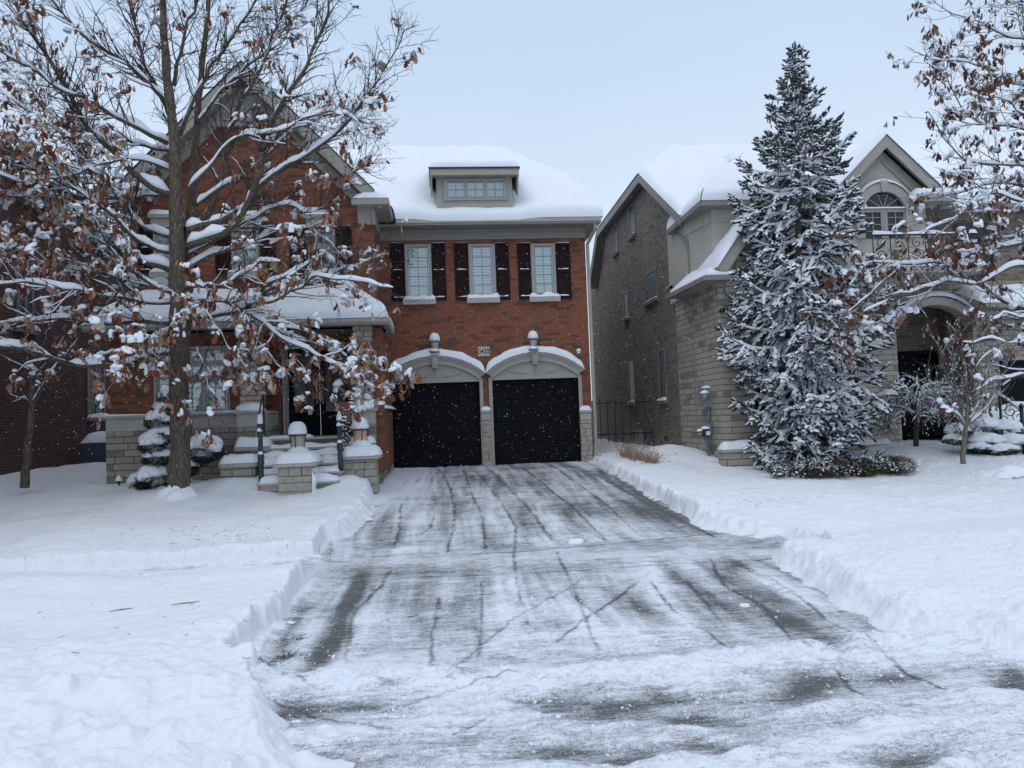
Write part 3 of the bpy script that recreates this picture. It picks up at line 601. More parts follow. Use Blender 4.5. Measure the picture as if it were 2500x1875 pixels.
# ---- garage doors, arches
def garage(dx,zt,pxs):
    x0,x1=dx; gd=bpy.data.objects.new('garage_door',None); COL.objects.link(gd); gd.parent=H; gd.location=Vector(((x0+x1)/2,G,0))-Vector(org(H)); ORG[gd.name]=((x0+x1)/2,G,0)
    m=MB(); n=4
    for i in range(n):
        za=zt*i/n; zb_=zt*(i+1)/n; m.box(x0,x1,G+.16,G+.20,za+.006,zb_-.006)
        for k in range(4):
            a=x0+(x1-x0)*(k+.08)/4; b=x0+(x1-x0)*(k+.92)/4; m.box(a,b,G+.148,G+.161,za+.10,zb_-.10)
    m.build('door_panel',M['black'],gd,bevel=.006)
    MB().box(x0,x1,G+.21,G+.23,0,zt).build('door_back',M['black'],gd)
    t=MB(); t.box(x0-.10,x0,G-.05,G+.15,0,zt+.02); t.box(x1,x1+.10,G-.05,G+.15,0,zt+.02); t.box(x0,x1,G-.05,G+.15,zt-.06,zt+.02)
    t.build('door_frame',M['trim'],gd,bevel=.006)
    # arch
    xc=(x0+x1)/2; hw=(x1-x0)/2+.13; rise=.50; Rr=(hw*hw+rise*rise)/(2*rise); zc=zt+.16+rise-Rr; a0=math.asin(hw/Rr)
    def arc(r,n=40,k=1.0): return [(xc+r*math.sin(-a0*k+2*a0*k*i/n),zc+r*math.cos(-a0*k+2*a0*k*i/n)) for i in range(n+1)]
    inner=arc(Rr-.20,40,.99)
    ty=[(xc-hw+.12,zt+.02)]+[p for p in inner if p[1]>zt+.03]+[(xc+hw-.12,zt+.02)]
    m=MB(); m.prism([(x,G-.02,z) for x,z in ty],(0,.03,0))
    for s in (-1,1): m.beam((xc,G-.03,zt+.05),(xc+s*.62*hw,G-.03,zc+(Rr-.25)*math.cos(math.asin(.62*hw/(Rr-.25)))),.02,.03,(0,1,0))
    m.beam((xc,G-.03,zt+.05),(xc,G-.03,zc+Rr-.25),.02,.03,(0,1,0)); m.box(x0-.05,x1+.05,G-.045,G-.015,zt+.021,zt+.075)
    m.build('arch_panel',M['trim'],gd)
    def ring(m,r0,r1,ya,yb,k=1.0):
        A=arc(r0,40,k); B=arc(r1,40,k); V=[]
        for (x,z),(u,w) in zip(A,B): V+= [(x,ya,z),(u,ya,w),(u,yb,w),(x,yb,z)]
        F=[]
        for i in range(40):
            for q in range(4): F.append((4*i+q,4*i+(q+1)%4,4*i+4+(q+1)%4,4*i+4+q))
        F+=[(0,3,2,1),(160,161,162,163)]; m.add(V,F)
    m=MB(); ring(m,Rr-.21,Rr-.03,G-.10,G+.02); ring(m,Rr-.03,Rr+.03,G-.16,G+.02,1.02); ring(m,Rr-.09,Rr-.028,G-.125,G+.02,1.01); m.build('arch',M['trim'],gd)
    k=MB(); zt_=zc+Rr+.05; k.prism([(xc-.07,G-.20,zt_-.36),(xc+.07,G-.20,zt_-.36),(xc+.12,G-.20,zt_),(xc-.12,G-.20,zt_)],(0,.2,0)); k.prism([(xc-.035,G-.225,zt_-.30),(xc+.035,G-.225,zt_-.30),(xc+.075,G-.225,zt_-.05),(xc-.075,G-.225,zt_-.05)],(0,.03,0)); k.build('keystone',M['trim'],gd,bevel=.006)
    # snow on the arch
    V=[]; nn=48; mm=9
    for i in range(nn+1):
        a=-a0*1.03+2*a0*1.03*i/nn; x=xc+(Rr+.028)*math.sin(a); z=zc+(Rr+.028)*math.cos(a)
        e=min(i,nn-i)/nn; th=.19*(1-max(0,1-e/.05)**2)**.5+.02; th*=1+.25*mn.noise(Vector((x*3,z*2,dx[0])))
        for j in range(mm+1):
            t=math.pi*j/mm; V.append((x,G-.07-.115*math.cos(t)*1.0,z+th*math.sin(t)**.8+.02*mn.noise(Vector((x*14,t*3,0)))))
    F=[(i*(mm+1)+j,i*(mm+1)+j+1,(i+1)*(mm+1)+j+1,(i+1)*(mm+1)+j) for i in range(nn) for j in range(mm)]
    F+=[tuple(range(mm+1))[::-1],tuple(nn*(mm+1)+j for j in range(mm+1))]
    MB().add(V,F).build('arch_snow',M['snow_soft'],gd,True)
garage(d1,ZD-.02,None); garage(d2,ZD-.02+.02,None)
# stone piers either side of the doors
for a,b,nm in ((1178,1199,0),(1419,1446,1)):
    x0=XZ(a,1060,G-.12)[0]; x1=XZ(b,1060,G-.12)[0]; zt=XZ(b,1001,G-.12)[1]
    p=block_col(MB(),x0,x1,G-.10,G+.02,-.02,zt-.28,a,(.13,.24),.008).build('stone_pier',M['block'],H,bevel=.01)
    MB().box(x0+.02,x1-.02,G-.085,G+.01,-.02,zt-.05).build('mortar',M['mortar'],p)
    MB().box(x0,x1,G-.11,G+.02,zt-.275,zt-.07).build('smooth_course',M['smoothstone'],p,bevel=.006)
    MB().box(x0-.02,x1+.02,G-.14,G+.02,zt-.067,zt).build('cap',M['smoothstone'],p,bevel=.006)
    MB().patch((x0-.02,G-.145,zt),(x1+.02,G-.145,zt),(x1+.02,G-.01,zt),(x0-.02,G-.01,zt),.12,.10,14,6,lump=.4,seed=a).build('cap_snow',M['snow_soft'],p,True)
# ---- garage wing eave and roof
YE=G-.62; ZG=XZ(1200,533,YE)[1]; XE=XZ(1467,530,YE)[0]; XEL=XZ(966,545,YE)[0]
ZS=ZE+.30
mb=MB(); mb.box(XEL,XE,YE-.0,YE+.10,ZG-.16,ZG); mb.box(XEL,XE,YE-.05,YE+.0,ZG-.12,ZG-.01); mb.box(XE-.10,XE,YE+.1,G+12,ZG-.16,ZG)
mb.build('gutter',M['trim'],H,bevel=.015)
MB().box(XEL-.7,XE-.1,YE+.10,G+.3,ZG-.16,ZG-.10).box(XR,XE-.1,G+.3,G+12,ZG-.16,ZG-.10).build('soffit',M['soffit'],H)
MB().box(XI-.02,XR+.03,G-.03,G+.0,ZG-.44,ZG-.16).box(XI,XR+.05,G-.07,G+.0,ZG-.24,ZG-.161).box(XR,XR+.03,G,G+12,ZG-.44,ZG-.16).build('frieze_board',M['soffit'],H)
m_=.76
def RF(px,py,off=.0):                      # pixel onto the front roof slope (snow surface offset)
    d=ray(px,py); t=((ZG+off)-CAMZ-m_*YE)/(d.z-m_*d.y); return O+d*t
pE=RF(1467,530,.02); pK=RF(1388,424,.30); pR=RF(1210,354,.30); pL=RF(820,348,.30)
pE0=Vector((XEL-.1,YE,ZG)); pEr=Vector((XE,YE,ZG)); dn=Vector((0,0,-.30))
yb=pR.y+8
pLL=Vector((XI-3.0,pL.y,pL.z))
mb=MB(); K0=pK+dn; R0=pR+dn; L0=pLL+dn
mb.add([pE0+Vector((-3,0,0)),pEr,K0,R0,L0,Vector((XE,yb,ZG)),Vector((K0.x,yb-3,K0.z)),Vector((R0.x,yb-5,R0.z)),Vector((L0.x,yb-5,R0.z)),Vector((L0.x,yb,ZG))],[(0,1,2,3,4),(1,5,6,2),(2,6,7,3),(3,7,8,4),(5,9,8,7,6)])
mb.build('roof',M['shingle'],H)
# snow blanket of the garage roof, one connected surface of ruled rows
def roof_snow(rows, name, par, lip=.26, lump=.05, nu=110, nv=70, ls=.9, edgeL=False, edgeR=True, dipf=None):
    # rows: list of (left,right) points from eave to ridge
    V=[]
    S=[0]
    for (a,b),(c,d) in zip(rows[:-1],rows[1:]): S.append(S[-1]+((c-a).length+(d-b).length)/2)
    tot=S[-1]; tv=[tot*(i/nv)**1.35 for i in range(nv+1)]
    for t in tv:
        k=max(i for i in range(len(S)) if S[i]<=t+1e-9); k=min(k,len(S)-2); f=(t-S[k])/(S[k+1]-S[k])
        a=rows[k][0].lerp(rows[k+1][0],f); b=rows[k][1].lerp(rows[k+1][1],f); Lw=(b-a).length
        for i in range(nu+1):
            u=.5-.5*math.cos(math.pi*i/nu); u=.5*u+.5*i/nu; p=a.lerp(b,u)
            e=min((u*Lw) if edgeL else 9,((1-u)*Lw) if edgeR else 9); ex=max(0,1-e/.28); ev=max(0,1-t/.30)
            h=math.sqrt(max(0,1-min(1,ex*ex+ev*ev)))
            nz=mn.noise(Vector((p.x*ls,p.y*ls,3)))+.5*mn.noise(Vector((p.x*ls*2.5,p.y*ls*2.5,7)))
            hh=lip*h*(1+lump*4*nz)
            q=p+Vector((0,-.10*h*ev,hh-.0))
            if dipf: q.z+=dipf(q)
            V.append(q)
    a=nu+1; F=[(j*a+i,j*a+i+1,(j+1)*a+i+1,(j+1)*a+i) for j in range(nv) for i in range(nu)]
    return MB().add(V,F).build(name,M['snow_soft'],par,True)
DX_=(XZ(1066,460,YE+.25)[0],XZ(1252,460,YE+.25)[0])
def dip(q):
    # wind scoop round the dormer front
    cx=(DX_[0]+DX_[1])/2; hw=(DX_[1]-DX_[0])/2
    dx=max(0,abs(q.x-cx)-hw); r=math.hypot(dx/.5,max(0,q.y-(YE+.45))/2.2)
    s=-.16*math.exp(-((dx/.42)**2))*math.exp(-(max(0,q.y-YE-.5)/1.5)**2)*(1 if q.y>YE+.15 else .4)
    return s
low=Vector((0,0,-.30))
ridge_t=Vector((0,1.2,-.45))
rows=[(pE0+Vector((-.02,-.05,.0)),pEr+Vector((.05,-.05,.0))),(Vector((XEL-1.6,K0.y,K0.z)),K0+Vector((.02,0,0))),(Vector((XEL-3,R0.y,R0.z)),R0),(Vector((XEL-3,R0.y+.6,R0.z+.02)),R0+Vector((-.3,.6,.0))),(Vector((XEL-3,R0.y+1.6,R0.z-.9)),R0+Vector((-.3,1.6,-.9)))]
rows[0]=(Vector((XEL,YE-.05,ZG)),rows[0][1])
roof_snow(rows,'roof_snow',H,lip=.30,lump=.07,dipf=dip,edgeR=False)
# right hip slope snow (seen from the side)
roof_snow([(pEr+Vector((.05,-.05,0)),Vector((XE+.05,yb,ZG))),(K0,Vector((K0.x,yb-3,K0.z))),(R0,Vector((R0.x,yb-5,R0.z)))],'roof_snow',H,lip=.30,lump=.07,nu=30,nv=70,edgeR=False,edgeL=False)
# ---- dormer
YDm=YE+.22
dm_=bpy.data.objects.new('dormer',None); COL.objects.link(dm_); dm_.parent=H; c=PY(1158,490,YDm); dm_.location=c-Vector(org(H)); ORG[dm_.name]=tuple(c)
x0,zb_=XZ(1066,494,YDm); x1=XZ(1252,494,YDm)[0]; zt=XZ(1160,426,YDm)[1]
MB().box(x0,x1,YDm,YDm+2.2,zb_-.25,zt).build('dormer_wall',M['trim'],dm_,bevel=.01)
xa,z1=XZ(1049.5,412,YDm-.32); xb=XZ(1266.5,412,YDm-.32)[0]; z0=XZ(1160,425,YDm-.32)[1]
mb=MB(); mb.box(xa,xb,YDm-.32,YDm-.27,z0-.02,z1); mb.box(xa,xa+.05,YDm-.27,YDm+1.7,z0-.02,z1);mb.box(xb-.05,xb,YDm-.27,YDm+1.7,z0-.02,z1); mb.box(xa+.05,xb-.05,YDm-.27,YDm,z0,z0+.04)
for s,xx in ((1,xa),(-1,xb)): mb.prism([(xx+s*.0,YDm-.27,z0-.02),(xx,YDm+.9,z0-.02),(xx,YDm+.05,z0-.52)],(s*.05,0,0))
mb.build('dormer_fascia',M['trim'],dm_,bevel=.008)
MB().prism([(xa-.03,YDm-.36,z1),(xa-.03,YDm-.36,z1+.04),(xa-.03,YDm+2.6,z1+.9),(xa-.03,YDm+2.6,z1)],(xb-xa+.06,0,0)).build('dormer_roof',M['shingle'],dm_)
roof_snow([(Vector((xa-.05,YDm-.38,z1+.03)),Vector((xb+.05,YDm-.38,z1+.03))),(Vector((xa-.0,YDm+1.9,z1+.60)),Vector((xb+.0,YDm+1.9,z1+.60)))],'dormer_snow',dm_,lip=.22,nu=40,nv=20,edgeL=True)
window(dm_,1081,437,1238,490,YDm,cols=2,rows=2,sash=3,sill=False,blind=False,glass='clear',slats=5)
w=[o for o in dm_.children if o.name.startswith('window')][-1] if False else None
x0,z1=XZ(1084,440,YDm); x1,z0=XZ(1235,487,YDm)
_fr=MB().box(x0,x1,YDm-.011,YDm-.005,z0,z1).build('frosted_glass',varied('frosty_pane',(.30,.36,.36),(.50,.57,.58),14,.4),dm_)
# ---- gable rake, siding, trim
def rake(m,a,b,w,y0,y1): m.beam(a,b,y1-y0,w,(0,1,0)) 
YR=YG-.45
pk=PY(588,150,YR); re=PY(914,466,YR); le=Vector((2*pk.x-re.x,YR,re.z))
mb=MB(); w=.30
def rk(mb,top,end,w,y0,y1):
    d=(end-top).normalized(); nrm=Vector((-d.z,0,d.x));
    if nrm.z>0: nrm=-nrm
    mb.prism([(top.x,y0,top.z),(end.x,y0,end.z),(end.x+nrm.x*w*.6,y0,end.z+nrm.z*w-.03),(top.x,y0,top.z-w/abs(nrm.z))],(0,y1-y0,0))
rk(mb,pk,re,w,YR,YR+.05); rk(mb,pk,le,w,YR,YR+.05)
mb.build('rake_board',M['trim'],H,bevel=.006)
mb=MB()
for e in (re,le):
    a=pk-Vector((0,0,w*1.25)); b=e-Vector((0,0,w*1.0)); mb.prism([(a.x,YR+.05,a.z),(b.x,YR+.05,b.z),(b.x,YR+.05,b.z-.05),(a.x,YR+.05,a.z-.05)],(0,YG-YR-.05,0))
mb.build('gable_soffit',M['soffit'],H)
mb=MB()
for s_ in (1,-1):
    ex=pk.x+s_*(XI-pk.x); ez=pk.z-(pk.z-re.z)*abs(ex-pk.x)/(re.x-pk.x); mb.prism([(pk.x,YG-.06,pk.z-.42),(ex,YG-.06,ez-.40),(ex,YG-.06,ez-.72),(pk.x,YG-.06,pk.z-.78)],(0,.06,0))
mb.build('gable_frieze',M['trim'],H)
zs=XZ(588,296,YG)[1]; fr=(zs-re.z)/(pk.z-re.z); hwx=(re.x-pk.x)*(1-fr)
mb=MB(); mb.prism([(pk.x-hwx,YG-.03,zs),(pk.x+hwx,YG-.03,zs),(pk.x,YG-.03,pk.z-.35)],(0,.03,0))
k=0; z=zs
while z<pk.z-.6:
    h2=(re.x-pk.x)*(1-(z-re.z)/(pk.z-re.z)); mb.prism([(pk.x-h2,YG-.05,z),(pk.x+h2,YG-.05,z),(pk.x+h2,YG-.03,z+.28),(pk.x-h2,YG-.03,z+.28)],(0,.02,0)); z+=.28
mb.build('gable_siding',M['siding'],H)
MB().box(pk.x-hwx,pk.x+hwx,YG-.10,YG-.0,zs-.17,zs).box(pk.x-hwx,pk.x+hwx,YG-.14,YG,zs-.02,zs+.04).build('gable_band',M['trim'],H,bevel=.006)
# gable roof slopes with snow, going back to the main roof
mb=MB()
bk_=Vector((0,7,0))
for e in (re,le):
    up=Vector((0,0,.04)); mb.add([pk+up,e+up,e+up+bk_,pk+up+bk_],[(0,1,2,3)])
mb.build('gable_roof',M['shingle'],H)
s2=MB()
for e in (re,le):
    s2.patch(pk+Vector((0,-.03,.03)),e+Vector((0,-.03,.03)),e+Vector((0,7,.03)),pk+Vector((0,7,.03)),.10,.25,30,30,lump=.3,edges=(0,1,1,0))
s2.build('gable_roof_snow',M['snow_soft'],H,True)
# eave return at the right foot of the gable and the gutter stepping back to the garage eave
zr0=XZ(905,498,YR)[1]; xr0=XZ(858,498,YR)[0]; xr1=XZ(949,488,YR)[0]
mb=MB(); mb.box(xr0,xr1,YR-.05,YR+.05,zr0-.02,zr0+.14); mb.box(xr0+.1,xr1-.0,YR+.05,YG,zr0-.0,zr0+.04); mb.box(xr1-.1,xr1,YR+.05,YE+.1,zr0-.02,zr0+.14); mb.box(xr0+.1,XI+.05,YG-.05,YG-.0,zr0-.42,zr0-.001); mb.box(XI,xr1-.1,YG-.0,G,zr0+.0,zr0+.04); mb.box(XI,XI+.04,YG,G,zr0-.3,zr0)
mb.build('eave_return',M['trim'],H,bevel=.008)
MB().patch((xr0,YR-.06,zr0+.14),(xr1,YR-.06,zr0+.14),(xr1,YE+.1,zr0+.14),(xr0+.5,YE+.1,zr0+.14),.22,.2,14,20,lump=.4).build('eave_snow',M['snow_soft'],H,True)
zr1=XZ(290,470,YR)[1]
MB().box(le.x-.5,le.x+.9,YR-.05,YG+.0,zr1-.1,zr1+.08).build('eave_return',M['trim'],H,bevel=.008)
MB().patch((le.x-.5,YR-.06,zr1+.08),(le.x+.9,YR-.06,zr1+.08),(le.x+.9,YG,zr1+.08),(le.x-.5,YG,zr1+.08),.2,.2,14,8,lump=.4).build('eave_snow',M['snow_soft'],H,True)
# ---- porch roof
YPE=YP-.42; zpe=XZ(820,778,YPE)[1]; xpr=XZ(947,782,YPE)[0]; xpl=XLW-.25
zpt=XZ(800,700,YG)[1]-.22
mb=MB(); mb.box(xpl,xpr,YPE,YPE+.08,zpe-.14,zpe); mb.box(xpl,xpr+.04,YPE-.05,YPE,zpe-.10,zpe-.005); mb.box(xpr-.08,xpr,YPE+.08,YG+.35,zpe-.14,zpe); mb.box(xpl,xpl+.08,YPE+.08,YG,zpe-.14,zpe)
mb.build('porch_gutter',M['trim'],H,bevel=.012)
MB().box(xpl+.08,xpr-.08,YPE+.08,YG,zpe-.14,zpe-.09).build('porch_soffit',M['soffit'],H)
MB().box(XLW-.06,XPR+.26,YP-.02,YP+.40,zpb+.02,zpe-.14).box(XPR-.02,XPR+.28,YP+.40,G,zpb+.02,zpe-.14).build('porch_beam',M['trim'],H,bevel=.01)
hx=XZ(868,692,YG)[0]
A=Vector((xpl,YPE,zpe)); B=Vector((xpr,YPE,zpe)); C_=Vector((hx,YG,zpt)); D_=Vector((xpl+.4,YG,zpt)); E_=Vector((xpr,YG+.35,zpe))
MB().add([A,B,C_,D_,E_,Vector((hx,YG+.35,zpt))],[(0,1,2,3),(1,4,5,2)]).build('porch_roof',M['shingle'],H)
roof_snow([(A+Vector((0,-.06,0)),B+Vector((.0,-.06,0))),(D_,C_)],'porch_snow',H,lip=.24,lump=.04,nu=90,nv=30,edgeR=False,edgeL=True)
roof_snow([(B+Vector((.0,-.06,0)),E_),(C_,Vector((hx,YG+.35,zpt)))],'porch_snow',H,lip=.24,lump=.03,nu=24,nv=24,edgeR=False)
# ---- entrance door
x0,z1=XZ(690,840,YD); x1,_=XZ(864,840,YD); zf=XZ(778,1068,YD)[1]
dr=bpy.data.objects.new('front_door',None); COL.objects.link(dr); dr.parent=H; dr.location=Vector(((x0+x1)/2,YD,zf))-Vector(org(H)); ORG[dr.name]=((x0+x1)/2,YD,zf)
mb=MB(); mb.box(x0,x0+.10,YD-.07,YD+.1,zf,z1); mb.box(x1-.10,x1,YD-.07,YD+.1,zf,z1); mb.box(x0+.1,x1-.1,YD-.07,YD+.1,z1-.1,z1); mb.build('door_frame',M['frame'],dr,bevel=.008)
xm=(x0+x1)/2
for a,b in ((x0+.11,xm-.005),(xm+.005,x1-.11)):
    f=MB(); f.box(a,a+.14,YD+.02,YD+.07,zf+.02,z1-.11); f.box(b-.14,b,YD+.02,YD+.07,zf+.02,z1-.11); f.box(a+.14,b-.14,YD+.02,YD+.07,z1-.28,z1-.11); f.box(a+.14,b-.14,YD+.02,YD+.07,zf+.02,zf+.62); f.box(a+.2,b-.2,YD+.005,YD+.021,zf+.12,zf+.5); f.box(a+.14,b-.14,YD+.012,YD+.03,zf+.62,zf+.645)
    f.build('door_leaf',M['black'],dr,bevel=.006)
    MB().box(a+.14,b-.14,YD+.04,YD+.05,zf+.62,z1-.28).build('door_glass',M['glass'],dr)
for s in (-1,1):
    MB().box(xm+s*.07-.022,xm+s*.07+.022,YD-.005,YD+.02,zf+.85,zf+1.35).tube([(xm+s*.07,YD-.005,zf+.9),(xm+s*.07,YD-.06,zf+.95),(xm+s*.07,YD-.06,zf+1.15),(xm+s*.07,YD-.005,zf+1.2)],.014,6).build('handle',M['greymetal'],dr)
# ---- porch floor, steps
SX0,SX1=XZ(648,1100,YP-.2)[0],XZ(862,1100,YP-.2)[0]
mb=MB(); 
mb.box(XC2,XC3+.3,YP-.25,YD,-.3,zf-.005)
for i in range(5):
    zt_=zf-.17*(i+1); yf=YP-.25-.32*(i+1); mb.box(SX0+.05*i,SX1-.03*i,yf,YP-.25-.32*i+.02,-.5,zt_-.045)
mb.build('entrance_steps',M['stone'],H)
mb=MB(); mb.box(XC2+.02,XC3+.28,YP-.30,YD-.01,zf-.003,zf+.045)
for i in range(5):
    zt_=zf-.17*(i+1); yf=YP-.25-.32*(i+1); mb.box(SX0+.05*i-.02,SX1-.03*i+.02,yf-.03,YP-.25-.32*i-.003,zt_-.042,zt_)
mb.build('step_treads',M['smoothstone'],H,bevel=.008)
mb=MB(); mb.patch((XC2+.05,YP-.28,zf+.045),(SX0+1.1,YP-.28,zf+.045),(SX0+.8,YD-.3,zf+.045),(XC2+.05,YD-.1,zf+.045),.07,.15,20,14,lump=.9)
for i in range(5):
    zt_=zf-.17*(i+1); yf=YP-.25-.32*(i+1)
    mb.patch((SX0+.05*i,yf+.02,zt_),(SX1-.03*i,yf+.02,zt_),(SX1-.03*i,YP-.27-.32*i,zt_+.02),(SX0+.05*i,YP-.27-.32*i,zt_+.02),.07+.02*i,.10,34,8,lump=1.1,ls=2.4,seed=i*3)
mb.build('step_snow',M['snow_soft'],H,True)
# low stone ledges beside the steps, each loaded with snow
def ledge(par,pts,h0,zt,th,label=None,sn=.18):
    x0,x1,y0,y1=pts; m=MB().box(x0,x1,y0,y1,h0,zt-.09); b=m.build('planter_ledge',M['stone'],par); MB().box(x0-.03,x1+.03,y0-.03,y1+.03,zt-.087,zt).build('ledge_cap',M['smoothstone'],b,bevel=.01)
    MB().patch((x0-.04,y0-.04,zt),(x1+.04,y0-.04,zt),(x1+.04,y1+.03,zt),(x0-.04,y1+.03,zt),sn,.14,26,12,lump=.5,ls=1.6).build('ledge_snow',M['snow_soft'],b,True)
x0,z=XZ(577,1092,YP-.5); ledge(H,(x0,SX0+.15,YP-.55,YP-.13),-.3,z,.1)
x0,z=XZ(541,1132,YP-1.1); ledge(H,(x0,SX0+.0,YP-1.2,YP-.6),-.3,z,.1)
x0,z=XZ(893,1080,YP-.55); ledge(H,(SX1-.05,x6-.02,YP-.6,YP-.13),-.4,z-.02,.1,sn=.16)
# ---- downspout
def spout(par,pts,r=.045,mt=None,name='downspout'):
    m=MB()
    for a,b in zip(pts[:-1],pts[1:]): m.beam(a,b,2*r,2*r*.8,(0,1,0.001) if abs((Vector(b)-Vector(a)).normalized().y)<.9 else (0,0,1))
    return m.build(name,mt or M['trim'],par,bevel=.01)
xs=XR+.07
spout(H,[(XE-.15,YE+.1,ZG-.15),(XE-.15,YE+.12,ZG-.3),(xs,G-.0,ZG-.62),(xs,G-.0,.30),(xs+.10,G-.20,.10),(xs+.25,G-.34,.05)])
MB().dome((xs+.2,G-.32,.10),.09,.09,.06).build('spout_snow',M['snow_soft'],H,True)
# ================================================================== WALL LANTERNS, NUMBER, CAMERA
def lantern(px,py0,py1,label):
    p=PY(px,py1,G-.20); zt=XZ(px,py0,G-.20)[1]; t=thing('wall_lantern',label,'lantern',(p.x,G-.20,p.z),'wall lanterns over the garage doors'); h=zt-p.z; x,y,z=p.x,G-.20,p.z
    MB().box(x-.06,x+.06,G-.03,G-.001,z+.02,z+.26).beam((x,G-.03,z+.05),(x,y+.05,z+.04),.04,.04).build('bracket',M['bronze'],t)
    MB().lathe((x,y,z),[(.13,0),(.14,.025),(.11,.04),(.095,.05)],16).build('base_ring',M['darkframe'],t,True)
    MB().lathe((x,y,z+.05),[(.09,0),(.085,.06),(.10,.15),(.125,.24)],18).build('glass',M['lampglass'],t,True)
    MB().lathe((x,y,z+.29),[(.14,0),(.15,.015),(.15,.035),(.10,.06)],18).build('cap',M['darkframe'],t,True)
    MB().dome((x,y,z+.325),.155,.155,.23,18,8,.06,pw=2.6).dome((x-.02,y-.03,z+.03),.14,.11,.09,14,5,.3).build('snow_cap',M['snow_soft'],t,True)
    return t
lantern(1062,830,861,'snow capped wall lantern above the left garage door')
lantern(1302.5,826,855,'snow capped wall lantern above the right garage door')
x0,z1=XZ(1167,846.5,G-.02); x1,z0=XZ(1195.6,869.6,G-.02)
pl=thing('house_number_plate','pale stone house number plate reading 3420 between the garage arches','number plate',((x0+x1)/2,G-.01,z0))
MB().box(x0,x1,G-.035,G-.0015,z0,z1).build('plate',M['plate'],pl,bevel=.01)
b=MB(); q=.022; yb_=G-.038; c=.045
P8=[(x0+q+c,z0+q),(x1-q-c,z0+q),(x1-q,z0+q+c),(x1-q,z1-q-c),(x1-q-c,z1-q),(x0+q+c,z1-q),(x0+q,z1-q-c),(x0+q,z0+q+c)]
for i in range(8): a=P8[i]; e=P8[(i+1)%8]; b.beam((a[0],yb_,a[1]),(e[0],yb_,e[1]),.006,.007,(0,1,0))
b.build('border_line',M['ink'],pl)
tcv=bpy.data.curves.new('digits','FONT'); tcv.body='3420'; tcv.size=.20; tcv.align_x='CENTER'; tcv.align_y='CENTER'; tcv.extrude=.003; tcv.offset=.004
to=bpy.data.objects.new('digits',tcv); COL.objects.link(to); to.rotation_euler=(R(90),0,0); to.scale=(.74,1,1); tcv.materials.append(M['ink']); dg=bpy.context.evaluated_depsgraph_get(); me=bpy.data.meshes.new_from_object(to.evaluated_get(dg)); bpy.data.objects.remove(to)
to=bpy.data.objects.new('digits',me); COL.objects.link(to); to.rotation_euler=(R(90),0,0); to.scale=(.74,1,1); to.parent=pl; to.location=Vector(((x0+x1)/2,G-.039,(z0+z1)/2))-Vector(org(pl))
p=PY(1413,862,G-.12); cm=thing('security_camera','small white security camera with a snow cap on the brick wall','security camera',(p.x,G-.02,p.z))
MB().tube([(p.x,G-.001,p.z+.03),(p.x,G-.05,p.z+.03)],.035,12).build('mount',M['white'],cm,True); MB().tube([(p.x,G-.05,p.z+.03),(p.x,G-.20,p.z-.03)],[.045,.05],14).build('camera_body',M['white'],cm,True)
MB().tube([(p.x,G-.201,p.z-.03),(p.x,G-.21,p.z-.034)],.034,12).build('lens',M['ink'],cm); MB().dome((p.x,G-.12,p.z+.04),.07,.1,.09).build('snow_cap',M['snow_soft'],cm,True)
# ================================================================== PILLARS WITH LAMPS
def pillar(px,pyb,Y,wpx,zt,label,lab2,lit,seed,rot=0,capdx=0):
    p=PY(px,pyb,Y); hw=wpx/2/FPX*Y; x,y=p.x,Y+hw; z0=SG(x,y)-.5
    t=thing('stone_pillar',label,'pillar',(x,y,z0),'stone lamp pillars at the foot of the steps')
    c=block_col(MB(),x-hw,x+hw,y-hw,y+hw,z0,zt-.09,seed,(.14,.20),.012).build('shaft',M['block'],t,bevel=.014)
    MB().box(x-hw+.03,x+hw-.03,y-hw+.03,y+hw-.03,z0,zt-.09).build('mortar',M['mortar'],c)
    cp=MB().box(x-hw-.09,x+hw+.09,y-hw-.09,y+hw+.09,zt-.088,zt).build('cap_stone',M['smoothstone'],t,bevel=.02)
    s=MB().patch((x-hw-.1,y-hw-.1,zt-.01),(x+hw+.1,y-hw-.1,zt-.01),(x+hw+.1,y+hw+.1,zt-.01),(x-hw-.1,y+hw+.1,zt-.01),.22,.20,22,22,lump=.18)
    s.dome((x,y,zt+.12),.27,.27,.24,18,7,.1,pw=1.4); s.build('snow_cap',M['snow_soft'],t,True)
    if not lit:
        q=MB(); q.patch((x+hw-.01,y-hw-.02,z0+.3),(x+hw-.01,y+hw,z0+.3),(x+hw-.01,y+hw,zt-.12),(x+hw-.01,y-hw-.02,zt-.12),.05,.1,16,16,up=(1,-.25,0),lump=1.6,ls=7); q.build('side_snow',M['snow_soft'],t,True)
    l=thing('post_lamp',lab2,'lamp',(x,y,zt),'post lamps on the stone pillars')
    zz=zt+.20
    MB().lathe((x,y,zt),[(.10,0),(.10,.2),(.12,.21)],18).build('lamp_base',M['bronze'],l,True)
    MB().lathe((x,y,zz+.02),[(.115,0),(.118,.12),(.13,.22),(.155,.33)],24).build('lamp_glass',M['litglass'] if lit else M['lampglass'],l,True)
    MB().lathe((x,y,zz+.34),[(.175,0),(.188,.01),(.188,.035),(.12,.07)],24).build('lamp_cap',M['bronze'],l,True)
    rr=MB()
    for k in range(4):
        a=math.pi/2*k+rot; rr.tube([(x+.135*math.cos(a),y+.135*math.sin(a),zz-.02),(x+.145*math.cos(a),y+.145*math.sin(a),zz+.14),(x+.175*math.cos(a),y+.175*math.sin(a),zz+.36)],.011,6)
    rr.build('lamp_rib',M['bronze'],l,True)
    MB().dome((x,y,zz+.375),.195,.195,.26,22,9,.05,pw=3.0).build('snow_cap',M['snow_soft'],l,True)
    return t
Y1=15.9; z1=XZ(728,1129,Y1)[1]
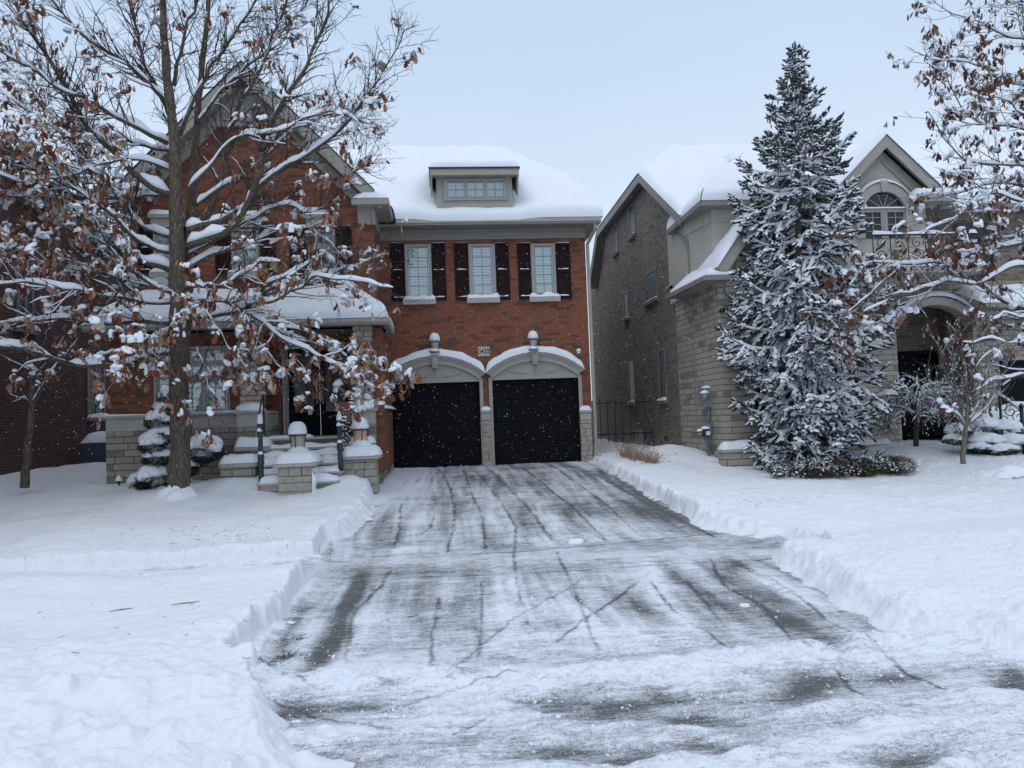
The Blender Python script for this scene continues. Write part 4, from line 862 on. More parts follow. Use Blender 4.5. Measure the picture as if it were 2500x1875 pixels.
pillar(722,1190,Y1,80,z1,'near stone pillar left of the steps with snow packed on its right side','unlit post lamp with round snow cap on the left stone pillar',False,21,-.15)
Y2=16.7; z2=XZ(878,1112,Y2)[1]
pillar(878,1150,Y2,78,z2,'stone pillar right of the steps beside the driveway','glowing amber post lamp with round snow cap on the right stone pillar',True,33,.35)
# ================================================================== STEP RAILINGS
def railpost(px,py0,py1,Y,name,label,cat,scroll=0):
    p=PY(px,py1,Y); zt=XZ(px,py0,Y)[1]; h=zt-p.z; t=thing(name,label,cat,(p.x,Y,p.z),'dark green iron newel posts'); x,y,z=p.x,Y,p.z
    prof=[(.055,-.3),(.055,0),(.06,.02),(.055,.05),(.052,h*.18),(.075,h*.22),(.06,h*.25),(.065,h*.34),(.05,h*.37),(.045,h*.66),(.06,h*.67),(.055,h*.72),(.06,h*.76),(.05,h*.80),(.065,h*.82),(.055,h*.86),(.03,h*.95),(.005,h)]
    MB().lathe((x,y,z),prof,14).build('post',M['green_iron'],t,True)
    s=MB(); s.dome((x,y-.01,z+h*.84),.058,.058,h*.2,12,7,.1); s.dome((x-.01,y-.045,z+h*.72),.05,.03,.08); s.dome((x,y-.03,z+h*.36),.06,.05,.07); s.build('post_snow',M['snow_soft'],t,True)
    return t,(x,y,z,h)
railpost(638,1010,1165,16.2,'newel_post','dark green iron newel post with a tall snow tip left of the steps','post')
t2,(x,y,z,h)=railpost(831,1008,1122,16.5,'newel_post','snow speckled iron newel post at the right of the steps','post')
rl=thing('iron_railing','black scrolled iron railing with clinging snow right of the entrance steps','railing',(x+.1,y+.1,z))
mb=MB(); sn=MB()
def spiral(m,c,r0,r1,turns,ph,n=26,rad=.011,flip=1):
    pts=[]
    for i in range(n+1):
        a=ph+flip*turns*2*math.pi*i/n; r=r0+(r1-r0)*i/n; pts.append((c[0]+r*math.cos(a)*c[3],c[1]+r*math.cos(a)*c[4],c[2]+r*math.sin(a)))
    m.tube(pts,rad,5); return pts
x2,y2,z2_=XZ(866,1060,YP-.15)[0],YP-.1,zf+.05
a=Vector((x+.03,y,z+h*.72)); b_=Vector((x2,y2,z2_+.92)); mb.tube([a,b_],.022,6); lo1=Vector((x+.03,y,z+.15)); lo2=Vector((x2,y2,z2_+.08)); mb.tube([lo1,lo2],.016,6); mb.tube([lo2-Vector((0,0,.1)),b_+Vector((0,0,.12))],.03,8)
dv=(b_-a); dh=Vector((dv.x,dv.y,0)).normalized()
for i in range(4):
    f=(i+.5)/4; c=(a.lerp(b_,f)+lo1.lerp(lo2,f))/2
    for s,ph in ((1,0),(-1,math.pi)):
        P=spiral(mb,(c.x,c.y,c.z+s*.13,dh.x,dh.y),.15,.03,1.3,ph+.6,flip=s)
        for q in P[::6]: sn.dome((q[0],q[1],q[2]+.005),.024,.024,.028,6,3)
for i in range(9):
    q=a.lerp(b_,i/8.5); mb.tube([q,lo1.lerp(lo2,i/8.5)],.008,4) if i%2==0 else None
    sn.dome((q.x,q.y,q.z+.015),.07,.05,.04,8,4)
mb.build('scrollwork',M['iron'],rl,True); sn.build('railing_snow',M['snow_soft'],rl,True)
r2=thing('handrail','short curved black iron handrail behind the left newel post','handrail',(XZ(640,1000,17.0)[0],17.0,z))
p=PY(633,1010,15.7); q=PY(643,962,17.0)
MB().tube([p,p.lerp(q,.5)+Vector((0,0,.06)),q,q-Vector((0,0,.9))],.018,6).build('rail',M['iron'],r2,True); MB().dome((q.x,q.y,q.z),.04,.04,.06).build('rail_snow',M['snow_soft'],r2,True)
# ================================================================== NEIGHBOUR TO THE RIGHT
XN=XZ(1693,1000,20.3)[0]; YNF=20.3; YNB=34.6
nb=thing('stone_house','taupe brick and pale stone two storey house with snowy roof beyond the spruce','house',(10,22,0))
def PN(px,py): return PX(px,py,XN)
# side wall outline traced on its own plane (x = const), real thickness behind
ol=[PN(1696,1125),PN(1690,900),PN(1670,575),PN(1650,527),PN(1558,432),PN(1460,575),PN(1442,690),PN(1441,1060)]
zpk=PN(1558,432); 
pts=[(XN,YNF,-.2),(XN,YNF,PN(1672,575).z+.2),(XN,PN(1656,532).y,PN(1656,532).z),(XN,zpk.y,zpk.z),(XN,PN(1462,570).y,PN(1462,570).z),(XN,PN(1440,700).y,PN(1440,700).z),(XN,YNB+1,-.2)]
pts[6]=(XN,pts[5][1],-.2)
MB().prism(pts,(.3,0,0)).build('side_wall',M['brick_right'],nb)
# raking roof edge over the side wall
def rakeN(seq,name,w=.26,ov=.35):
    m=MB()
    for a,b in zip(seq[:-1],seq[1:]):
        m.prism([(XN-ov,a.y,a.z),(XN-ov,b.y,b.z),(XN-ov,b.y,b.z-w),(XN-ov,a.y,a.z-w)],(.05,0,0))
        m.prism([(XN-ov+.05,a.y,a.z-.05),(XN-ov+.05,b.y,b.z-.05),(XN-ov+.05,b.y,b.z-.10),(XN-ov+.05,a.y,a.z-.10)],(ov-.05,0,0))
    return m.build(name,M['soffit'],nb)
def PNo(px,py): return PX(px,py,XN-.35)
seq=[PNo(1657,526),PNo(1558,425),PNo(1457,562),PNo(1436,700)]
rakeN(seq,'rake_board')
# big snowy roof behind: front slope from the side gable running to the right
def V3(*a): return Vector(a)
pa=PNo(1657,526); pb=PNo(1558,425); pc=PNo(1457,562); pd_=PNo(1436,700)
rt=Vector((14,0,0))
MB().add([pa,pb,pb+rt,V3(XZ(2070,500,pa.y)[0],pa.y,pa.z),pc,pc+rt,pd_,pd_+rt],[(0,1,2,3),(1,4,5,2),(4,6,7,5)]).build('roof',M['shingle'],nb)
# hip summit seen over the gable (traced): raised main roof
YM=pb.y+1.5
q0=PY(1632,352,YM); q1=PY(1850,350,YM); q2=PY(2120,352,YM); q3=Vector((q2.x+8,YM,q2.z))
roof_snow([(pa+V3(0,0,.02),V3(XZ(2070,500,pa.y)[0],pa.y,pa.z)),(pb+V3(0,0,.02),pb+rt+V3(0,0,.3)),(q0+V3(0,0,-.25),q3+V3(0,0,-.25)),(q0+V3(.2,1.2,-.5),q3+V3(0,1.2,-.5)),(q0+V3(.3,5,-3),q3+V3(0,5,-3))],'roof_snow',nb,lip=.24,nu=60,nv=60,edgeL=True,lump=.07)
mb=MB(); mb.patch(pb+V3(-.02,0,.03),pb+rt,pc+rt,pc+V3(-.02,0,.03),.15,.3,20,20,lump=.4); mb.patch(pc+V3(-.02,0,.03),pc+rt,pd_+rt,pd_+V3(-.02,0,.03),.12,.3,20,20,lump=.4); mb.build('roof_snow',M['snow_soft'],nb,True)
# stucco bay in front, upper storey
YS=18.55; XS=XZ(1741,640,YS)[0]
zs0=XZ(1785,672,17.65)[1]-.1; zs1=XZ(1790,503,YS)[1]
XSR=XZ(2062,600,YS)[0]
XS2=XN-.12
mb=MB(); mb.prism([(XS,YS,zs0),(XSR,YS,zs0),(XSR,YS+3,zs0),(XS2,YS+3,zs0),(XS2,YNF-.4,zs0)],(0,0,zs1-zs0)); mb.build('stucco_wall',M['stucco'],nb)
mb=MB(); mb.prism([(XS+.0,YS-.03,zs1-.42),(XSR,YS-.03,zs1-.42),(XSR,YS+.0,zs1-.42),(XS,YS,zs1-.42)],(0,0,.40)); mb.prism([(XS2-.03,YNF-.4,zs1-.42),(XS-.03,YS-.02,zs1-.42),(XS,YS,zs1-.42),(XS2,YNF-.4,zs1-.42)],(0,0,.40)); mb.build('stucco_band',M['stucco'],nb)
# bay eave with gutter: side run then front run
e0=PY(1631,566,21.1); e1=PY(1712,490,18.15); e2=PY(1868,487,18.15); e0.z=e1.z; e2.z=e1.z; e2=Vector((XSR+.35,18.15,e1.z)) 
def gut(par,P,h=.14,w=.10,name='gutter'):
    m=MB()
    for a,b in zip(P[:-1],P[1:]): m.beam(Vector(a)-V3(0,0,h/2),Vector(b)-V3(0,0,h/2),w,h)
    return m.build(name,M['soffit'],par,bevel=.015)
gut(nb,[e0,e1]); gut(nb,[e1,e2])
MB().prism([e0-V3(0,0,.14),e1-V3(0,0,.14),e2-V3(0,0,.14),V3(e2.x,YS+.2,e1.z-.14),V3(XS+.1,YS+.2,e1.z-.14),V3(XS2+.1,YNF,e1.z-.14),V3(e0.x+.4,e0.y,e1.z-.14)],(0,0,.03)).build('bay_soffit',M['soffit'],nb)
t0=PY(1725,440,21.4)
rA=V3(e1.x+2.6,YS+2.9,e1.z+2.2); rB=V3(e2.x-2.3,YS+2.9,e1.z+2.2)
roof_snow([(e1+V3(-.02,-.06,0),e2+V3(0,-.06,0)),(rA,rB)],'bay_roof_snow',nb,lip=.22,nu=50,nv=30,edgeL=False)
roof_snow([(e0+V3(-.05,0,0),e1+V3(-.05,-.06,0)),(rA+V3(-.6,2.4,.3),rA)],'bay_roof_snow',nb,lip=.20,nu=30,nv=30,edgeR=False)
spout(nb,[e0+V3(.12,-.3,-.14),V3(XS2-.08,YNF-.55,e0.z-.6),V3(XN-.10,YNF-.55,e0.z-.9),V3(XN-.10,YNF-.55,XZ(1690,740,YNF-.5)[1])],.04,M['soffit'])
# lower storey: ledge stone with splayed corner
YL2=18.0; XL=XZ(1761,900,YL2)[0]; XLR=XZ(2068,900,YL2)[0]; zl1=XZ(1700,700,19.5)[1]-.15
zl1=XZ(1780,685,YL2)[1]
MB().prism([(XL,YL2,-.3),(XLR,YL2,-.3),(XLR,YNF+1,-.3),(XN-.05,YNF+1,-.3),(XN-.05,YNF-.1,-.3)],(0,0,zl1+.3)).build('stone_wall',M['stone_right'],nb)
l0=PY(1630,716,20.5); l1=PY(1722,672,17.65); l0.z=l1.z; l2=PY(1785,672,17.65); l2.z=l1.z
gut(nb,[l0,l1],.13); gut(nb,[l1,l2],.13)
MB().prism([l0-V3(0,0,.13),l1-V3(0,0,.13),l2-V3(0,0,.13),V3(l2.x,YL2+.1,l1.z-.13),V3(XL,YL2+.1,l1.z-.13),V3(XN,YNF,l1.z-.13),V3(l0.x+.4,l0.y,l1.z-.13)],(0,0,.03)).build('lower_soffit',M['soffit'],nb)
roof_snow([(l0,l1+V3(0,-.05,0)),(V3(XS2,YNF-.4,l1.z+.42),V3(XS,YS,l1.z+.42))],'lower_roof_snow',nb,lip=.05,nu=24,nv=10,edgeL=True,edgeR=False)
roof_snow([(l1+V3(0,-.05,0),l2+V3(.2,-.05,0)),(V3(XS,YS,l1.z+.42),V3(XS+.6,YS,l1.z+.42))],'lower_roof_snow',nb,lip=.07,nu=20,nv=10,edgeL=False)
spout(nb,[l0+V3(.15,-.3,-.13),V3(XN-.08,YNF-.4,l0.z-.45),V3(XN-.02,YNF-.4,l0.z-.6),V3(XN-.02,YNF-.4,.1)],.04,M['soffit'])
# steep lower gable over the bay
YGb=17.9; gl_=PY(1752,690,YGb-.3); gr_=PY(2066,610,YGb-.3); gp=PY(1905,425,YGb-.3); gr_.z=gl_.z=(gl_.z+gr_.z)/2; gp.x=(gl_.x+gr_.x)/2
MB().prism([(gl_.x+.3,YGb,gl_.z-.6),(gr_.x-.3,YGb,gl_.z-.6),(gr_.x-.3,YGb,gl_.z+.1),(gp.x,YGb,gp.z-.35),(gl_.x+.3,YGb,gl_.z+.1)],(0,.2,0)).build('gable_wall',M['stone_right'],nb)
mb=MB()
def rk2(mb,top,end,w,y0,y1):
    d=(end-top).normalized(); n=Vector((-d.z,0,d.x)); n=-n if n.z>0 else n
    mb.prism([(top.x,y0,top.z),(end.x,y0,end.z),(end.x+n.x*w,y0,end.z+n.z*w),(top.x,y0,top.z-w/abs(n.z))],(0,y1-y0,0))
for e in (gl_,gr_): rk2(mb,gp,e,.28,YGb-.3,YGb-.25); rk2(mb,gp-V3(0,0,.06),e-V3(0,0,.06),.06,YGb-.25,YGb+.02)
mb.build('rake_board',M['trim'],nb)
mb=MB()
for e in (gl_,gr_): mb.patch(gp+V3(0,-.05,.0),e+V3(0,-.05,.0),e+V3(0,2.2,.0),gp+V3(0,2.2,.0),.16,.2,26,16,lump=.6,edges=(0,1,1,0))
mb.build('gable_snow',M['snow_soft'],nb,True)
# entrance wing: gabled dormer, arched window, archway, garage to the right
YW=20.2; xw0=XZ(2040,800,YW)[0]; xw1=XZ(2345,800,YW)[0]; zw=XZ(2300,495,YW)[1]
ax0,_=XZ(2190,850,YW); ax1=XZ(2378,850,YW)[0]; azs=XZ(2285,800,YW)[1]; azp=XZ(2285,745,YW)[1]
xr=XZ(2700,800,YW)[0]+3
def archpts(x0,x1,zs,zp,n=20):
    hw=(x1-x0)/2; rs=zp-zs; Rr=(hw*hw+rs*rs)/(2*rs); xc=(x0+x1)/2; a0=math.asin(min(1,hw/Rr)); zc=zp-Rr
    return [(xc+Rr*math.sin(-a0+2*a0*i/n),zc+Rr*math.cos(-a0+2*a0*i/n)) for i in range(n+1)]
ap=archpts(ax0,ax1,azs,azp)
zmidw=azp+.02
mb=MB(); mb.box(XSR-1,ax0,YW,YW+.3,-.3,zmidw); mb.box(ax1,XZ(2440,900,YW)[0],YW,YW+.3,-.3,zmidw)
mb.box(XZ(2440,900,YW)[0],xr,YW,YW+.3,XZ(2450,880,YW)[1],zmidw)
mb.prism([(ax0,YW,zmidw)]+[(ax0,YW,azs)]+[(x,YW,z) for x,z in ap[1:-1]]+[(ax1,YW,azs),(ax1,YW,zmidw)],(0,.3,0))
zfl=XZ(2300,690,YW)[1]
mb.box(XSR-1,xr,YW,YW+.3,zmidw,zfl)
mb.build('entrance_wall',M['stone_right'],nb)
MB().box(ax0-.3,ax1+.3,YW+1.8,YW+1.9,-.3,azp+.3).box(ax0-.3,ax0-.2,YW+.3,YW+1.8,-.3,azp+.3).box(ax1+.2,ax1+.3,YW+.3,YW+1.8,-.3,azp+.3).box(ax0-.3,ax1+.3,YW+.3,YW+1.8,azp+.1,azp+.2).build('porch_recess',M['brick_right'],nb)
x_=XZ(2215,900,YW+1.8)[0]; x2_=XZ(2258,900,YW+1.8)[0]; MB().box(x_-.3,x2_+.4,YW+1.7,YW+1.79,.2,2.9).build('entry_door',M['black'],nb,bevel=.01)
MB().box(XZ(2318,900,YW+1.8)[0],XZ(2362,900,YW+1.8)[0],YW+1.7,YW+1.79,.6,2.5).build('side_window',M['glass'],nb)
MB().box(XZ(2442,900,YW)[0],XZ(2442,900,YW)[0]+2.6,YW+.15,YW+.2,-.2,XZ(2450,880,YW)[1]).build('garage_door',M['black'],nb)
mb=MB(); ap2=archpts(ax0-.22,ax1+.22,azs-.05,azp+.22); ap1=archpts(ax0,ax1,azs,azp)
V=[]
for (a,b),(c,d) in zip(ap1,ap2): V+=[(a,YW-.12,b),(c,YW-.12,d),(c,YW+.0,d),(a,YW,b)]
mb.add(V,[(4*i+q,4*i+(q+1)%4,4*i+4+(q+1)%4,4*i+4+q) for i in range(20) for q in range(4)]+[(0,3,2,1),(80,81,82,83)]); mb.build('entry_arch',M['smoothstone'],nb)
V=[]; mm=6
for (c,d) in archpts(ax0-.26,ax1+.26,azs-.06,azp+.24):
    for j in range(mm+1): t=math.pi*j/mm; V.append((c,YW-.09-.12*math.cos(t),d+.16*math.sin(t)))
MB().add(V,[(i*(mm+1)+j,i*(mm+1)+j+1,(i+1)*(mm+1)+j+1,(i+1)*(mm+1)+j) for i in range(20) for j in range(mm)]).build('arch_snow',M['snow_soft'],nb,True)
# upper dormer wall of stucco
gp2=PY(2163,328,YW-.5); gl2=PY(2080,432,YW-.5); gr2=PY(2305,462,YW-.5); sl2=(gp2.z-gr2.z)/(gr2.x-gp2.x); gl2=V3(2*gp2.x-gr2.x,YW-.5,gr2.z)
MB().prism([(gl2.x+.35,YW-.15,zfl),(gr2.x-.35,YW-.15,zfl),(gr2.x-.35,YW-.15,gr2.z+.15),(gp2.x,YW-.15,gp2.z-.4),(gl2.x+.35,YW-.15,gr2.z+.15)],(0,.3,0)).build('dormer_wall',M['stucco'],nb)
mb=MB()
for e in (gl2,gr2): rk2(mb,gp2,e,.26,YW-.5,YW-.45); rk2(mb,gp2-V3(0,0,.30),e-V3(0,0,.30),.26,YW-.2,YW-.15); rk2(mb,gp2-V3(0,0,.06),e-V3(0,0,.06),.05,YW-.45,YW-.15)
mb.build('dormer_rake',M['trim'],nb)
mb=MB()
for e in (gl2,gr2): mb.patch(gp2+V3(0,-.04,0),e+V3(0,-.04,0),e+V3(0,4,0),gp2+V3(0,4,0),.13,.2,24,16,lump=.5,edges=(0,1,1,0))
mb.build('dormer_snow',M['snow_soft'],nb,True)
MB().add([gp2,gl2,gl2+V3(0,5,0),gp2+V3(0,5,0),gr2,gr2+V3(0,5,0)],[(0,1,2,3),(0,3,5,4)]).build('dormer_roof',M['shingle'],nb)
# arched window
wx0,wx1=XZ(2105,540,YW-.15)[0],XZ(2208,540,YW-.15)[0]; wzs=XZ(2156,515,YW-.15)[1]; wzp=XZ(2156,470,YW-.15)[1]; wzb=XZ(2156,582,YW-.15)[1]
wn=bpy.data.objects.new('arched_window',None); COL.objects.link(wn); wn.parent=nb; wn.location=V3((wx0+wx1)/2,YW-.15,wzb)-Vector(org(nb)); ORG[wn.name]=((wx0+wx1)/2,YW-.15,wzb)
Yw=YW-.15; A1=archpts(wx0,wx1,wzs,wzp); A2=archpts(wx0-.22,wx1+.22,wzs,wzp+.25)
MB().prism([(wx0,Yw-.02,wzb),(wx1,Yw-.02,wzb)]+[(x,Yw-.02,z) for x,z in reversed(A1)],(0,.02,0)).build('pane',M['glass'],wn)
mb=MB(); V=[]
for (a,b),(c,d) in zip(A1,A2): V+=[(a,Yw-.12,b),(c,Yw-.12,d),(c,Yw,d),(a,Yw,b)]
mb.add(V,[(4*i+q,4*i+(q+1)%4,4*i+4+(q+1)%4,4*i+4+q) for i in range(20) for q in range(4)]+[(0,3,2,1),(80,81,82,83)])
mb.box(wx0-.22,wx0,Yw-.10,Yw,wzb,wzs); mb.box(wx1,wx1+.22,Yw-.10,Yw,wzb,wzs); mb.prism([((wx0+wx1)/2-.08,Yw-.16,wzp-.02),((wx0+wx1)/2+.08,Yw-.16,wzp-.02),((wx0+wx1)/2+.12,Yw-.16,wzp+.30),((wx0+wx1)/2-.12,Yw-.16,wzp+.30)],(0,.1,0)); mb.build('surround',M['smoothstone'],wn)
mb=MB(); xm=(wx0+wx1)/2; mb.box(wx0,wx1,Yw-.06,Yw-.02,wzs-.05,wzs+.05); mb.box(xm-.05,xm+.05,Yw-.06,Yw-.021,wzb,wzs-.05)
for k in (-1,1):
    for a,b in ((xm+k*.05,xm+k*(wx1-xm)),): mb.box(min(a,b),min(a,b)+.05,Yw-.05,Yw-.02,wzb,wzs-.05); mb.box(max(a,b)-.05,max(a,b),Yw-.05,Yw-.02,wzb,wzs-.05); mb.box((a+b)/2-.012,(a+b)/2+.012,Yw-.04,Yw-.022,wzb,wzs-.05)
for a in (-.9,-.3,.3,.9): mb.beam((xm,Yw-.03,wzs+.05),(xm+math.sin(a)*.55,Yw-.03,wzs+.05+math.cos(a)*.45),.02,.02,(0,1,0))
for i in range(1,4): z=wzb+(wzs-wzb)*i/4; mb.box(wx0,wx1,Yw-.035,Yw-.022,z-.01,z+.01)
mb.build('frame',M['frame'],wn)
V=[]; mm=5
for (c,d) in archpts(wx0-.25,wx1+.25,wzs,wzp+.27):
    for j in range(mm+1): t=math.pi*j/mm; V.append((c,Yw-.07-.09*math.cos(t),d+.10*math.sin(t)))
V2=MB().add(V,[(i*(mm+1)+j,i*(mm+1)+j+1,(i+1)*(mm+1)+j+1,(i+1)*(mm+1)+j) for i in range(20) for j in range(mm)]); V2.patch((wx0-.1,Yw-.10,wzs+.05),(wx1+.1,Yw-.10,wzs+.05),(wx1+.1,Yw-.02,wzs+.05),(wx0-.1,Yw-.02,wzs+.05),.05,.05,14,4); V2.build('window_snow',M['snow_soft'],wn,True)
# right continuation: recessed upper wall, eave return, snowy roof
zt2=XZ(2420,510,YW)[1]
MB().box(gr2.x-.35,xr,YW+.3,YW+.5,zfl-.2,zt2).build('upper_wall',M['brick_right'],nb)
MB().box(XZ(2330,600,YW+.3)[0],XZ(2420,600,YW+.3)[0],YW+.24,YW+.29,zfl+.05,zt2-.35).build('side_pane',M['glass'],nb)
ea=PY(2236,478,YW-.6); eb=PY(2338,478,YW-.6); MB().box(ea.x,eb.x,YW-.6,YW+.1,ea.z-.15,ea.z+.05).build('eave_return',M['trim'],nb)
MB().patch((ea.x,YW-.62,ea.z+.05),(eb.x,YW-.62,ea.z+.05),(eb.x,YW+.1,ea.z+.05),(ea.x,YW+.1,ea.z+.05),.22,.15,20,8,lump=.5).build('eave_snow',M['snow_soft'],nb,True)
gut(nb,[V3(eb.x-.3,YW-.2,zt2+.1),V3(xr,YW-.2,zt2+.1)])
roof_snow([(V3(eb.x-.3,YW-.25,zt2+.1),V3(xr,YW-.25,zt2+.1)),(V3(gp2.x+.5,YW+5,zt2+3.2),V3(xr,YW+5,zt2+3.2))],'roof_snow',nb,lip=.24,nu=40,nv=30,edgeL=False)
ba=PY(2390,742,YW-1.0); MB().patch((ba.x,YW-1.2,ba.z),(xr,YW-1.2,ba.z),(xr,YW,ba.z+.5),(ba.x,YW,ba.z+.5),.2,.2,30,10,lump=.3).build('lower_roof_snow',M['snow_soft'],nb,True)
gut(nb,[V3(ba.x,YW-1.2,ba.z),V3(xr,YW-1.2,ba.z)])
# side wall windows, vent, basement window (frames stand 3 cm proud of the brick)
def swin(px0,px1,py0,py1,kind='tall',sill=True,blind=False):
    a=PN((px0+px1)/2,(py0+py1)/2); y0=PN(px1,(py0+py1)/2).y; y1=PN(px0,(py0+py1)/2).y; z1=PN((px0+px1)/2,py0).z; z0=PN((px0+px1)/2,py1).z
    w=bpy.data.objects.new('window',None); COL.objects.link(w); w.parent=nb; w.location=a-Vector(org(nb)); ORG[w.name]=tuple(a)
    m=MB(); t=.07; x0=XN-.03; x1=XN+.01
    m.box(x0,x1,y0,y0+t,z0,z1); m.box(x0,x1,y1-t,y1,z0,z1); m.box(x0,x1,y0+t,y1-t,z1-t,z1); m.box(x0,x1,y0+t,y1-t,z0,z0+t); m.build('frame',M['darkframe'],w)
    MB().box(XN-.012,XN-.004,y0+t,y1-t,z0+t,z1-t).build('pane',M['dullglass'],w)
    if sill:
        MB().box(XN-.12,XN+.01,y0-.08,y1+.08,z0-.1,z0-.002).build('sill',M['brick_right'],w)
        MB().patch((XN-.13,y0-.08,z0),(XN-.02,y0-.08,z0),(XN-.02,y1+.08,z0),(XN-.13,y1+.08,z0),.03 if sill==1 else .09,.06,6,14,lump=.6).build('sill_snow',M['snow_soft'],w,True)
swin(1537,1551,497,578); swin(1499,1509,548,620)
swin(1576,1605,660,735,sill=1); swin(1634,1650,625,700); swin(1523,1535,710,778,sill=1)
swin(1611,1627,850,978,sill=2); swin(1536,1550,880,985,sill=2)
swin(1621,1636,1058,1083,sill=False)
# front bay window behind the spruce
window(nb,1828,905,1960,1010,YL2,cols=2,rows=3,sash=2,sill=True,blind=False)
# ---- balcony railing
br=thing('balcony_railing','black scrolled iron balcony railing topped with snow under the arched window','railing',(XZ(2200,640,YW-1.0)[0],YW-1.0,zfl))
mb=MB(); sn=MB(); yb2=YW-1.0
pA=PY(2130,575,yb2); pB=PY(2385,573,yb2); zl_=pA.z-.75
mb.tube([(pA.x,yb2,pA.z),(pB.x,yb2,pA.z)],.02,6); mb.tube([(pA.x,yb2,zl_),(pB.x,yb2,zl_)],.018,6)
for i in range(7):
    x=pA.x+(pB.x-pA.x)*i/6; mb.tube([(x,yb2,zl_-.1),(x,yb2,pA.z+.04)],.016,5)
    if i<6:
        for s in (-1,1): spiral(mb,(x+(pB.x-pA.x)/12,yb2,(pA.z+zl_)/2+s*.15,1,0),.16,.03,1.4,s*.8,n=20,rad=.012,flip=s)
sn.patch((pA.x,yb2-.04,pA.z+.02),(pB.x,yb2-.04,pA.z+.02),(pB.x,yb2+.04,pA.z+.02),(pA.x,yb2+.04,pA.z+.02),.09,.06,40,6,lump=1.2,ls=2)
mb.build('scrollwork',M['iron'],br,True); sn.build('rail_snow',M['snow_soft'],br,True)
MB().box(pA.x-.3,pB.x+.2,yb2-.1,YW,zl_-.30,zl_-.12).build('balcony_floor',M['smoothstone'],nb,bevel=.01); MB().patch((pA.x-.3,yb2-.12,zl_-.12),(pB.x+.2,yb2-.12,zl_-.12),(pB.x+.2,YW-.0,zl_-.12),(pA.x-.3,YW-.0,zl_-.12),.2,.15,30,8,lump=.6).build('balcony_snow',M['snow_soft'],nb,True)
# ================================================================== NEIGHBOUR TO THE LEFT
XB=PY(0,1100,20.5).x
lb=thing('brown_brick_house','dark brown brick house wall with a narrow window at the left edge','house',(XB-3,24,0))
ztl=PX(100,520,XB).z
MB().box(XB-.3,XB,9,34,-.4,ztl).box(XB-9,XB-.3,9,9.3,-.4,ztl).build('side_wall',M['brick_left'],lb)
MB().box(XB-.0,XB+.03,9,34,-.4,.10).build('foundation',M['soffit'],lb)
MB().box(XB-9,XB+.45,8.7,34,ztl,ztl+.18).build('eave',M['soffit'],lb)
roof_snow([(V3(XB+.5,34,ztl+.16),V3(XB+.5,8.6,ztl+.16)),(V3(XB-4.5,34,ztl+3.2),V3(XB-4.5,8.6,ztl+3.2))],'roof_snow',lb,lip=.25,nu=40,nv=30,edgeL=True)
def lwin(px0,px1,py0,py1):
    a=PX(px0,(py0+py1)/2,XB); b=PX(px1,(py0+py1)/2,XB); z1=PX(px0,py0,XB).z; z0=PX(px0,py1,XB).z; y0,y1=a.y,b.y
    w=bpy.data.objects.new('window',None); COL.objects.link(w); w.parent=lb; w.location=a-Vector(org(lb)); ORG[w.name]=tuple(a)
    m=MB(); t=.09; m.box(XB-.01,XB+.04,y0,y0+t,z0,z1); m.box(XB-.01,XB+.04,y1-t,y1,z0,z1); m.box(XB-.01,XB+.04,y0+t,y1-t,z0,z0+t); m.box(XB-.01,XB+.04,y0+t,y1-t,z1-t,z1); m.box(XB-.01,XB+.035,(y0+y1)/2-.04,(y0+y1)/2+.04,z0+t,z1-t); m.build('frame',M['darkframe'],w)
    MB().box(XB+.004,XB+.012,y0+t,y1-t,z0+t,z1-t).build('pane',M['dullglass'],w)
    MB().box(XB-.01,XB+.14,y0-.1,y1+.1,z0-.1,z0).build('sill',M['soffit'],w); MB().patch((XB+.02,y0-.1,z0),(XB+.17,y0-.1,z0),(XB+.17,y1+.1,z0),(XB+.02,y1+.1,z0),.13,.08,8,16,lump=.6).build('sill_snow',M['snow_soft'],w,True)
lwin(212,254,860,1020); lwin(40,80,640,800)
# air conditioner
p=PG(232,1142,.25); Ya=p.y; xa,zt=XZ(197,1082,Ya); xb=XZ(283,1082,Ya)[0]; z0=SG((xa+xb)/2,Ya)-.15
ac=thing('air_conditioner','blue grey air conditioner box under thick snow between the houses','air conditioner',((xa+xb)/2,Ya,z0))
mb=MB(); mb.box(xa,xb,Ya,Ya+.8,z0,zt); mb.build('casing',M['bluebox'],ac,bevel=.03)
mb=MB()
for i in range(12): z=z0+.1+(zt-z0-.2)*i/12; mb.box(xa+.04,xb-.04,Ya-.012,Ya-.001,z,z+.022)
mb.build('louvres',M['bluebox'],ac)
MB().patch((xa-.04,Ya-.05,zt),(xb+.04,Ya-.05,zt),(xb+.04,Ya+.85,zt),(xa-.04,Ya+.85,zt),.30,.3,20,14,lump=.3).build('snow_cap',M['snow_soft'],ac,True)
